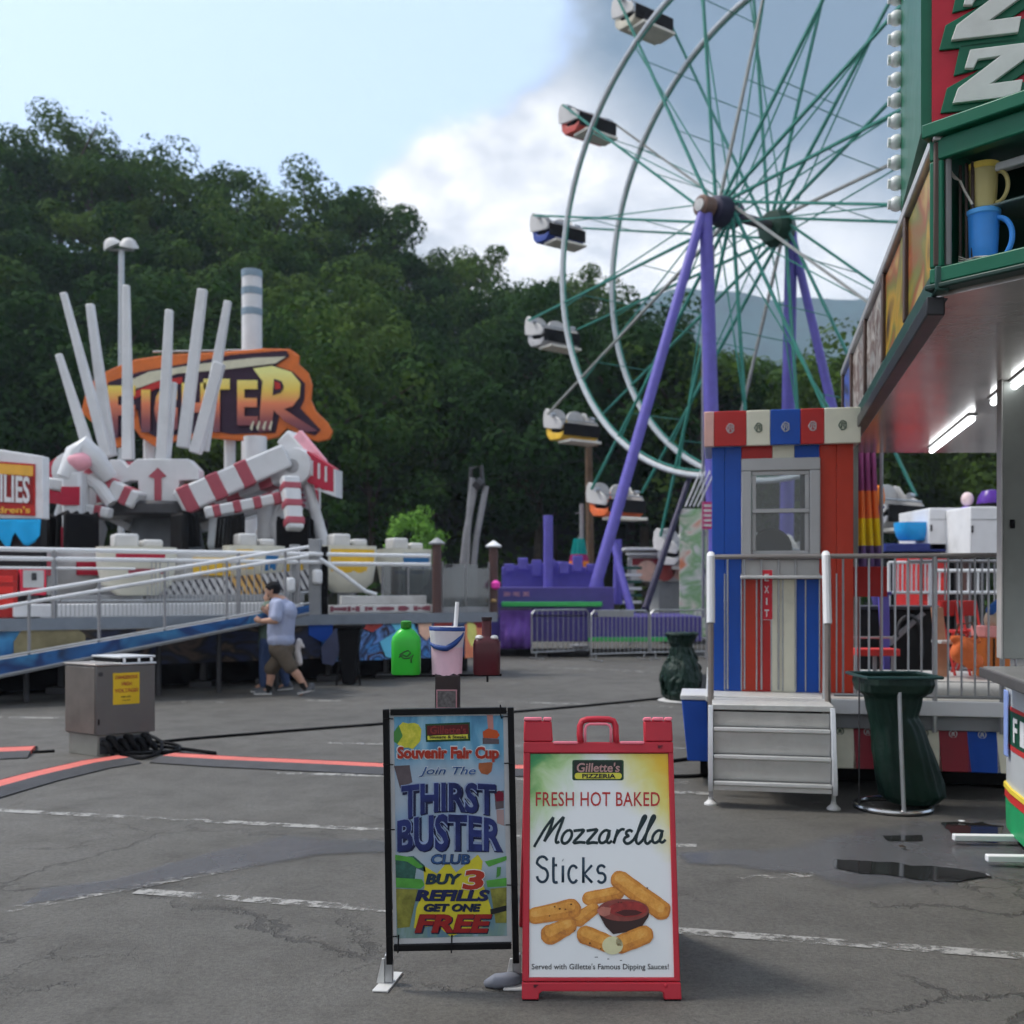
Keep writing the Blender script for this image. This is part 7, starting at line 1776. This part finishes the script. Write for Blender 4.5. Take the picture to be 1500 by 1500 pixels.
# --- companion half hidden behind him
pb = person('companion in a green top and blue jeans walking half hidden behind the man in lavender', pz(388, 1016, .55).to_tuple()[:2]+(0,), 0)
D2 = .55
def p2(px, py, d=0): return pz(px-5, py, D2+d)
hip = p2(386, 944); ch = p2(387, 906); head = p2(389, 874); hl, hr = hip+V((-.03, -.09, 0)), hip+V((.03, .09, 0))
kA, aA = p2(381, 978, -.1), p2(380, 1006, -.1); kB, aB = p2(404, 980, .1), p2(411, 1008, .1)
g = MB(); g.cap(hip, ch, .14, .145, 12); g.cap(ch, p2(388, 890), .145, .11, 12); g.cap(p2(388, 890, -.14), p2(388, 890, .14), .065, .065, 10); g.cap(p2(388, 888), head-V((0, 0, .06)), .052, .05, 10)
g.ell(head, (.092, .075, .112), 14); g.ell(head+V((-.03, -.01, -.05)), (.065, .055, .058), 12); g.ell(head+V((-.098, -.01, -.02)), (.022, .013, .020), 8); g.ell(head+V((-.080, -.03, .005)), (.014, .012, .008), 8); g.ell(head+V((-.08, 0, -.066)), (.02, .024, .009), 8); g.ell(head+V((.01, -.076, -.01)), (.018, .010, .028), 8)
for h_, k_, a_ in ((hl, kA, aA), (hr, kB, aB)): g.cap(h_, k_, .085, .058, 12); g.cap(k_, a_, .060, .040, 12); g.cap(a_, a_+V((-.10, 0, -.05)), .036, .03, 8)
sh, el_, wr = p2(384, 892, -.17), p2(381, 914, -.22), p2(388, 896, -.24); g.cap(sh, el_, .05, .042, 10); g.cap(el_, wr, .042, .030, 10); hand(g, wr, (.2, 0, 1), (.5, .5, 0), .9)
sh, el2, wr2 = p2(392, 892, .17), p2(396, 916, .2), p2(390, 934, .18); g.cap(sh, el2, .05, .042, 10); g.cap(el2, wr2, .042, .030, 10); hand(g, wr2, (-.1, 0, -1), (-.5, -.5, 0), .9)
g.blob('body', SKIN, pb, voxel=.011, smooth=3)
g = MB(); g.cap(hip+V((0, 0, -.04)), ch, .162, .165, 14); g.cap(ch, p2(388, 891), .165, .125, 14); g.cap(p2(388, 890, -.13), p2(388, 890, .13), .08, .08, 10); g.cap(p2(384, 892, -.17), p2(382, 908, -.20), .068, .066, 10); g.cap(p2(392, 892, .17), p2(395, 908, .2), .068, .066, 10)
g.blob('top', mat('sage_cotton', (.105, .155, .125), .85, 0, .06, 14), pb, voxel=.013, smooth=4, ruffle=.008, rs=8)
JEAN = mat('blue_denim', (.040, .065, .145), .85, 0, .14, 20, .2, 90)
g = MB(); g.cap(hip+V((0, -.03, -.02)), hip+V((0, .03, -.02)), .150, .150, 12); g.cap(hl, kA, .10, .075, 12); g.cap(kA, aA, .075, .062, 12); g.cap(hr, kB, .10, .075, 12); g.cap(kB, aB, .075, .062, 12)
g.blob('jeans', JEAN, pb, voxel=.013, smooth=3, ruffle=.007, rs=9)
g = MB(); g.ell(head+V((.022, 0, .022)), (.094, .088, .102), 14); g.cap(head+V((.06, 0, .0)), head+V((.085, 0, -.16)), .055, .035, 10); g.ell(head+V((.03, -.05, -.05)), (.05, .03, .07), 10)
g.blob('hair', HAIR, pb, voxel=.010, smooth=3, ruffle=.006, rs=20)
hA = V((aA.x+.06, aA.y, 0)); shoe(pb, hA, hA+V((-.26, 0, 0)), (0, 0, 1)); hB = V((aB.x+.10, aB.y, .03)); shoe(pb, hB, V((aB.x-.15, aB.y, 0)), (.1, 0, 1))
# white cloth carried behind the man
cl_ = thing('white_cloth', 'crumpled white cloth hanging at the walking man\'s hip', 'cloth', pz(436, 955, .1).to_tuple())
g = MB(); g.cap(pz(436, 940, .12), pz(432, 954, .12), .05, .055, 10); g.cap(pz(432, 954, .12), pz(436, 972, .12), .055, .05, 10); g.cap(pz(436, 940, .12), pz(442, 948, .12), .04, .025, 8)
g.blob('folds', mat('white_cotton', (.58, .54, .53), .85), cl_, voxel=.012, smooth=2, ruffle=.012, rs=11)

# ================================================================= things right of the kiosk, on and behind the deck
cu = thing('striped_curtain', 'hanging curtain striped magenta, orange, yellow and purple right of the kiosk', 'curtain', W(1268, 0, 11.6).to_tuple()[:2]+(KZ,))
STR = [mat('curtain_magenta', A(122, 58, 98), .8, 0, .08), mat('curtain_orange', A(205, 100, 52), .8, 0, .08), mat('curtain_yellow', A(215, 170, 30), .8, 0, .08), mat('curtain_purple', A(92, 72, 112), .8, 0, .08)]
g = MB(); cols = []; lv = [655, 690, 719, 740, 759.5, 780, 799.5, 815, 832]
for i in range(49):
    u = i/48; col = []
    for j, py in enumerate(lv):
        v = j/8; p = W(1244+u*(40+10*v), py, 11.6); p.y += .06*math.sin(u*27)+.02*math.sin(u*51+v*3); col.append(g.bm.verts.new(p))
    cols.append(col)
for j in range(8):
    g.mi = (0, 0, 1, 1, 2, 2, 3, 3)[j]
    for i in range(48): g._f([cols[i][j], cols[i+1][j], cols[i+1][j+1], cols[i][j+1]])
o = g.build('cloth', STR, cu, ang=3); o.modifiers.new('t', 'SOLIDIFY').thickness = .008
g = MB(); g.tube(W(1240, 656, 11.6), W(1290, 656, 11.6), .02); g.build('rod', STEEL, cu)
g = MB(); a = W(1291, 656, 11.6); g.tube(a, V((a.x, a.y, 0)), .022); a = W(1240, 656, 11.6); g.tube(a, V((a.x, a.y, 0)), .022); 
g.build('stand', GREYSTEEL, cu)
pn = thing('pineapple_ornament', 'orange pineapple shaped ornament with spiky leaves on a purple stand by the curtain', 'ornament', W(1287, 0, 12.4).to_tuple()[:2]+(0,))
q = W(1286, 742, 12.4)
g = MB(); g.lathe([(.03, 0), (.075, .03), (.085, .12), (.07, .22), (.03, .26)], q, 16); g.build('fruit', ORANGE, pn)
g = MB()
for k in range(11):
    a = k*2.4; g.path([q+ZZ*.25, q+V((math.cos(a)*.06, math.sin(a)*.06, .33)), q+V((math.cos(a)*.11, math.sin(a)*.11, .36+.02*(k % 3)))], [.016, .012, .002], 5)
g.build('leaf_crown', mat('olive_leaf', (.05, .07, .03), .7), pn)
g = MB(); g.lathe([(.06, 0), (.07, .02), (.05, q.z-.05), (.085, q.z)], V((q.x, q.y, 0)), 14); g.build('stand', DPURPLE, pn)
# white trailers behind
def wtrailer(label, x0, x1, y0, y1, Y, d):
    a = W(x0, y1, Y); b = W(x1, y0, Y); t_ = thing('white_unit', label, 'utility unit', ((a.x+b.x)/2, Y, 0))
    g = MB(); g.box(a.x, b.x, Y, Y+d, a.z, b.z); g.build('body', WHITE, t_, bevel=.02)
    g = MB(); g.box(a.x+.01, b.x-.01, Y-.008, Y-.001, a.z+(b.z-a.z)*.72, a.z+(b.z-a.z)*.735); g.build('seam', GREYPAINT, t_)
    g = MB(); g.box(a.x+.02, a.x+.05, Y-.03, Y-.001, a.z+(b.z-a.z)*.45, a.z+(b.z-a.z)*.6); g.build('handle', DARKSTEEL, t_)
    for q_ in (a.x+.12, b.x-.12):
        g = MB(); g.beam((q_, Y+d/2, 0), (q_, Y+d/2, a.z), .10); g.build('leg', DARKSTEEL, t_)
    return t_
wtrailer('white boxy unit behind the railing, with a blue tub to its left', 1361, 1412, 744, 806, 19.0, 1.5)
wtrailer('white boxy unit beside the grey green booth post, under a purple cap', 1421, 1475, 742, 812, 18.0, 1.5)
pcp = thing('domed_hat', 'glossy purple domed cap on the white unit beside the booth post', 'hat', W(1452, 742, 18.4).to_tuple())
q = W(1452, 742, 18.4); g = MB(); g.lathe([(.24, 0), (.25, .03), (.22, .18), (.15, .28), (0, .31)], q, 22); g.build('dome', mat('glossy_purple', A(70, 36, 120), .3), pcp); g = MB(); g.lathe([(.255, 0), (.265, .01), (.265, .05), (.25, .06)], q-ZZ*.01, 22); g.build('rim', BLACK, pcp)
bp2 = thing('brown_post', 'brown post with a lilac band and a pale knob between the two white units', 'post', W(1418, 860, 18.6).to_tuple()[:2]+(0,))
g = MB(); a = W(1417, 745, 18.6); g.tube((a.x, a.y, 0), a, .08); g.build('shaft', mat('brown_post', (.1, .07, .06)), bp2); g = MB(); g.lathe([(.10, -.16), (.13, -.12), (.12, 0), (.09, .03)], a, 14); g.build('band', mat('lilac', A(120, 100, 170), .5), bp2); g = MB(); g.ell(a+ZZ*.17, (.11, .11, .13), 12); g.build('knob', mat('pale_pink', A(190, 170, 170), .6), bp2)
bt2 = thing('blue_tub', 'sky blue plastic tub on a dark blue deck behind the railing', 'tub', W(1336, 0, 19).to_tuple()[:2]+(0,))
g = MB(); q = W(1338, 792, 19.4); rounded_tub(g, q, V((1, 0, 0)), V((0, 1, 0)), .34, .3, .34, .7); g.build('body', mat('sky_blue_plastic', A(40, 140, 205), .35), bt2)
g = MB(); a, b = W(1298, 808, 19), W(1415, 796, 19); g.box(a.x, b.x, 19.0, 20.0, a.z, b.z); g.build('deck', mat('navy_deck', A(34, 44, 100), .5), bt2, bevel=.01)
g = MB(); g.box(a.x+.1, b.x-.1, 19.2, 19.9, 0, a.z-.002); g.build('base', BLACK, bt2)
# red and white machines, fences
def rail_fence(label, x0, x1, y0, y1, Y, n, m, post=.012, name='picket_fence'):
    a, b = W(x0, y1, Y), W(x1, y0, Y); t_ = thing(name, label, 'fence', (a.x, Y, 0))
    for z in (a.z, b.z):
        g = MB(); g.tube((a.x, Y, z), (b.x, Y, z), post*1.6, n=8); g.build('rail', m, t_)
    for i in range(n):
        x = a.x+(b.x-a.x)*i/(n-1); g = MB(); g.tube((x, Y, a.z if 0 < i < n-1 else 0), (x, Y, b.z), post if 0 < i < n-1 else post*1.8, n=6); g.build('picket' if 0 < i < n-1 else 'post', m, t_)
rail_fence('white picket fence behind the red hanging panel', 1302, 1362, 824, 868, 13.0, 10, WHITE)
rail_fence('white rail fence in front of the red machine near the booth post', 1362, 1475, 836, 868, 15.5, 9, WHITE, .016)
rail_fence('grey rail fence behind the orange canvas bag', 1330, 1475, 822, 980, 12.2, 9, GREYSTEEL, .012)
rm = thing('red_machine', 'red painted machine cabinet behind the white rails', 'cabinet', W(1370, 0, 16).to_tuple()[:2]+(0,))
g = MB(); a, b = W(1345, 1000, 16), W(1388, 814, 16); g.box(a.x, b.x, 16, 17, 0, b.z); g.build('body', RED, rm, bevel=.02)
for z in (.55, .72):
    g = MB(); g.box(a.x+.08, b.x-.06, 15.985, 15.999, b.z*z, b.z*(z+.12)); g.build('panel', mat('bright_red', (.4, .05, .05)), rm, bevel=.006)
rp2 = thing('hanging_board', 'plain red panel hung on the deck railing below the striped curtain', 'board', K(1.30, .4, KZ).to_tuple())
g = MB(); a, b = W(1251, 874, 9.4), W(1300, 830, 9.4); g.box(a.x, b.x, 9.4, 9.44, a.z, b.z); g.build('board', RED, rp2, bevel=.005)
g = MB(); g.tube(((a.x+b.x)/2-.1, 9.42, KZ), ((a.x+b.x)/2-.1, 9.42, a.z), .012); g.build('leg', STEEL, rp2); g = MB(); g.tube(((a.x+b.x)/2+.1, 9.42, KZ), ((a.x+b.x)/2+.1, 9.42, a.z), .012); g.build('leg', STEEL, rp2)
bn2 = thing('red_bench', 'low bench with a bright red seat slat standing in the shade on the deck', 'bench', K(1.5, .6, KZ).to_tuple())
a, b = W(1257, 961, 9.6), W(1319, 951, 9.6)
g = MB(); g.box(a.x, b.x, 9.6, 9.85, a.z, b.z); g.build('seat', mat('bright_red', (.4, .05, .05)), bn2, bevel=.006)
for u in (.06, .5, .94):
    g = MB(); x = a.x+(b.x-a.x)*u; g.beam((x, 9.72, KZ), (x, 9.72, a.z), .03); g.build('leg', GREYSTEEL, bn2)
g = MB(); x0, x1 = a.x, b.x; g.tube((x0, 9.8, b.z+.10), (x1, 9.8, b.z+.10), .012); g.build('rail', STEEL, bn2)
ds = thing('interior_shade_block', 'black block with a counter, put in for the dark ride interior behind the deck pickets', 'stall', W(1320, 0, 11.4).to_tuple()[:2]+(0,))
a, b = W(1256, 1005, 11.5), W(1392, 880, 11.5)
g = MB(); g.box(a.x, b.x, 11.5, 12.1, KZ-.5, b.z-.10); g.build('body', mat('near_black', (.012, .012, .013), .7), ds, bevel=.01); g = MB(); g.box(a.x-.03, b.x+.03, 11.42, 12.15, b.z-.098, b.z-.06); g.build('counter', mat('slate_counter', (.05, .05, .06), .4), ds, bevel=.006)  # near-black box stands in for the shaded ride interior; counter added
g = MB(); g.prism([W(1300, 940, 11.4), W(1352, 896, 11.4), W(1356, 900, 11.4), W(1306, 946, 11.4)], (0, .05, 0)); g.build('brace', GREYSTEEL, ds)
g = MB(); g.path([W(1316, 932, 11.35)]+[W(1332+18*math.cos(a_), 930-28*math.sin(a_), 11.35) for a_ in [PI-PI*k/12 for k in range(13)]]+[W(1350, 960, 11.35)], .02, 8); g.build('hoop', DARKSTEEL, ds)
pp = thing('purple_post', 'short purple post behind the deck pickets', 'post', W(1295, 0, 11.2).to_tuple()[:2]+(KZ,))
g = MB(); a, b = W(1298, 985, 11.25), W(1294, 872, 11.25); g.beam(a, b, .07, .07, .10, .10); g.build('shaft', PURPLE, pp, bevel=.01); g = MB(); g.obox(b+ZZ*.02, V((.07, 0, 0)), V((0, .07, 0)), V((0, 0, .02))); g.build('cap', DPURPLE, pp, bevel=.006)
for i, (px, lab) in enumerate(((1398, 'red folding chair beside the wooden board on the deck'), (1428, 'red folding chair nearest the booth post'))):
    Y = 10.4+.2*i; c_ = thing('folding_chair', lab, 'chair', W(px, 985, Y).to_tuple()[:2]+(KZ,))
    a = W(px-10, 988, Y); b = W(px+12, 880, Y); zs = KZ+.42
    for x in (a.x, b.x):
        g = MB(); g.path([(x, Y-.18, KZ), (x, Y+.1, zs+.1), (x, Y+.18, b.z)], .014, 7); g.build('leg', RED, c_); g = MB(); g.path([(x, Y+.26, KZ), (x, Y-.14, zs)], .014, 7); g.build('leg', RED, c_)
    g = MB(); g.box(a.x+.01, b.x-.01, Y-.18, Y+.16, zs, zs+.03); g.build('seat', RED, c_, bevel=.008); g = MB(); g.box(a.x+.01, b.x-.01, Y+.15, Y+.18, b.z-.16, b.z); g.build('backrest', RED, c_, bevel=.008)
wb = thing('wooden_board', 'tan wooden board leaning behind the pickets beside the red chairs', 'board', W(1382, 0, 10.2).to_tuple()[:2]+(KZ,))
g = MB(); a, b = W(1374, 938, 10.1), W(1391, 890, 10.1); g.prism([(a.x, 10.1, KZ), (b.x, 10.1, KZ), (b.x, 10.25, b.z), (a.x, 10.25, b.z)], (0, .03, 0)); g.build('panel', mat('tan_wood', A(160, 120, 96), .7, 0, .12, 6), wb, bevel=.004); g = MB(); g.box(a.x-.01, b.x+.16, 10.0, 10.24, a.z-.03, a.z); g.build('ledge', OFFWHITE, wb, bevel=.004)
ob2 = thing('canvas_bag', 'slumped orange canvas bag hanging behind the pickets under the red chairs', 'bag', W(1414, 0, 9.9).to_tuple()[:2]+(KZ,))
g = MB(); g.ell(W(1412, 955, 9.9), (.13, .10, .13), 16); g.ell(W(1426, 968, 9.9), (.10, .09, .09), 14); g.cap(W(1396, 936, 9.9), W(1434, 940, 9.9), .035, .03, 10); g.blob('body', mat('orange_canvas', A(180, 92, 50), .85, 0, .1), ob2, voxel=.014, smooth=3, ruffle=.02, rs=8)
g = MB(); g.path([W(1398, 936, 9.9), W(1404, 915, 9.9), W(1424, 912, 9.9), W(1432, 938, 9.9)], .010, 7); g.build('strap', mat('brown_strap', (.12, .05, .03), .7), ob2)
bx = thing('orange_crate', 'orange crate with a pink top beside the booth post', 'crate', W(1460, 0, 10).to_tuple()[:2]+(KZ,))
a, b = W(1444, 985, 10), W(1480, 934, 10); g = MB(); g.box(a.x, b.x, 10, 10.3, KZ-.0, b.z); g.build('body', mat('crate_orange', A(170, 95, 42), .55), bx, bevel=.008)
g = MB(); g.box(a.x-.01, b.x, 9.99, 10.31, b.z+.001, b.z+.11); g.build('lid', mat('dusty_pink', A(195, 130, 125), .6), bx, bevel=.01)
for u in (.3, .62):
    g = MB(); x = a.x+(b.x-a.x)*u; g.box(x, x+.012, 9.985, 9.999, KZ+.02, b.z-.01); g.build('slat_gap', mat('dark_gap', (.03, .02, .01), .8), bx)
sk = thing('beige_sack', 'beige sack with a blue flap slumped on the orange crate', 'sack', W(1458, 920, 10.15).to_tuple())
g = MB(); g.ell(W(1460, 908, 10.15), (.12, .10, .14), 14); g.ell(W(1466, 896, 10.15), (.09, .08, .10), 12); g.blob('body', mat('beige_cloth', A(165, 150, 130), .85), sk, voxel=.014, ruffle=.015, rs=8)
g = MB(); g.cap(W(1452, 894, 10.05), W(1468, 880, 10.05), .045, .055, 10); g.blob('flap', mat('mid_blue_cloth', A(40, 80, 140), .8), sk, voxel=.014, ruffle=.012, rs=8)
bo_ = thing('white_bolster', 'long white bolster lying along the deck edge behind the pickets', 'bolster', K(2.1, -.2, KZ).to_tuple())
g = MB(); a, b = K(1.38, -.22, KZ+.065), K(2.55, -.22, KZ+.065); g.cap(a, b, .062, .062, 16); g.blob('body', mat('scuffed_white', (.62, .62, .60), .7, 0, .08, 8, grime=.6, gcol=(.05, .05, .05), gscale=6), bo_, voxel=.014, smooth=2); g = MB(); g.path([a+ZZ*.062, b+ZZ*.062], .006, 6); g.build('piping', GREYPAINT, bo_)

# stall beyond the wheel legs, left of the kiosk
ts = thing('prize_stall', 'pale stall with a printed board and scalloped pink trim beyond the wheel legs', 'stall', W(985, 0, 30).to_tuple()[:2]+(0,))
def bx_(nm, m, x0, x1, y0, y1, Y, d, par=None):
    a, b = W(x0, y1, Y), W(x1, y0, Y); g = MB(); g.box(a.x, b.x, Y, Y+d, max(0, a.z), b.z); return g.build(nm, m, par or ts, bevel=.01)
bx_('body', GREYPAINT, 965, 1060, 850, 930, 30, 2); bx_('board', OFFWHITE, 920, 1045, 806, 852, 29.9, .1); bx_('red_print', DARKRED, 926, 968, 818, 828, 29.88, .018); bx_('roof_slat', WHITE, 915, 1045, 802, 805.5, 29.5, 2); bx_('roof_slat', WHITE, 918, 1020, 810, 813, 29.6, .25)
for i in range(4):
    g = MB(); c_ = W(948+i*26, 836, 29.85); g.lathe([(0, 0), (.30, .0), (.30, .03), (0, .03)], c_, 20, (0, 1, 0)); g.build('scallop', (mat('peach_trim', A(205, 160, 145), .6), mat('red_trim', A(150, 70, 66), .6))[i % 2], ts)
for x in (925, 1040):
    g = MB(); a = W(x, 852, 30.1); g.beam((a.x, a.y, 0), a, .12); g.build('post', GREYSTEEL, ts)
lb = thing('slatted_sign', 'small green lit slatted sign behind the purple wheel leg', 'sign', W(925, 0, 29).to_tuple()[:2]+(0,))
for i in range(6):
    a, b = W(905, 884-i*10, 29), W(940, 880-i*10, 29); g = MB(); g.box(a.x, b.x, 29, 29.05, a.z, b.z); g.build('slat', (WHITE, mat('dark_green_slat', A(30, 70, 60), .5))[i % 2], lb)
g = MB(); a = W(922, 820, 29.1); g.beam((a.x, a.y, 0), a, .08); g.build('post', GREYSTEEL, lb)
pk = thing('pink_notice', 'narrow pink printed notice on a pole left of the kiosk', 'notice', W(1036, 0, 23).to_tuple()[:2]+(0,))
a, b = W(1029, 775, 23), W(1044, 735, 23); g = MB(); g.box(a.x, b.x, 23, 23.03, a.z, b.z); g.build('panel', mat('magenta_panel', A(150, 40, 90), .5), pk)
g = MB()
for i in range(5): g.box(a.x+.03, b.x-.03, 22.99, 22.999, a.z+.06+i*.11, a.z+.11+i*.11)
g.build('print', OFFWHITE, pk); g = MB(); g.beam(((a.x+b.x)/2, 23.05, 0), ((a.x+b.x)/2, 23.05, b.z), .05); g.build('pole', GREYSTEEL, pk)
sn = thing('painted_screen', 'pale tall screen with green and orange splashes left of the kiosk', 'screen', W(1012, 0, 27.8).to_tuple()[:2]+(0,))
a, b = W(996, 900, 27.9), W(1045, 745, 27.9); g = MB(); g.box(a.x, b.x, 27.9, 27.96, .3, b.z); g.build('panel', artmat('splash_art', [A(190, 185, 170), A(205, 200, 190), A(120, 160, 110), A(200, 195, 180), A(205, 120, 80)], 1.4, 6, .8), sn)
for x in (a.x+.05, b.x-.05):
    g = MB(); g.beam((x, 28.0, 0), (x, 28.0, b.z), .06); g.build('leg', GREYSTEEL, sn)

# litter on the asphalt
rl_ = random.Random(6)
for px, py, lab in ((1409, 1207, 'small white scrap of paper lying beside the upper puddle'), (1322, 1245, 'dark dead leaf lying near the rim of the long puddle')):
    q = G(px, py); g = MB(); pts = [q+V((math.cos(a)*.022*rl_.uniform(.6, 1.2), math.sin(a)*.03*rl_.uniform(.6, 1.2), .012+.014*rl_.random())) for a in [2*PI*k/7 for k in range(7)]]
    g.prism(pts, (0, 0, .003)); o = g.build('litter', mat('dead_leaf', (.03, .02, .012), .8) if 'leaf' in lab else WHITE, None, smooth=False); tag(o, lab, 'litter')
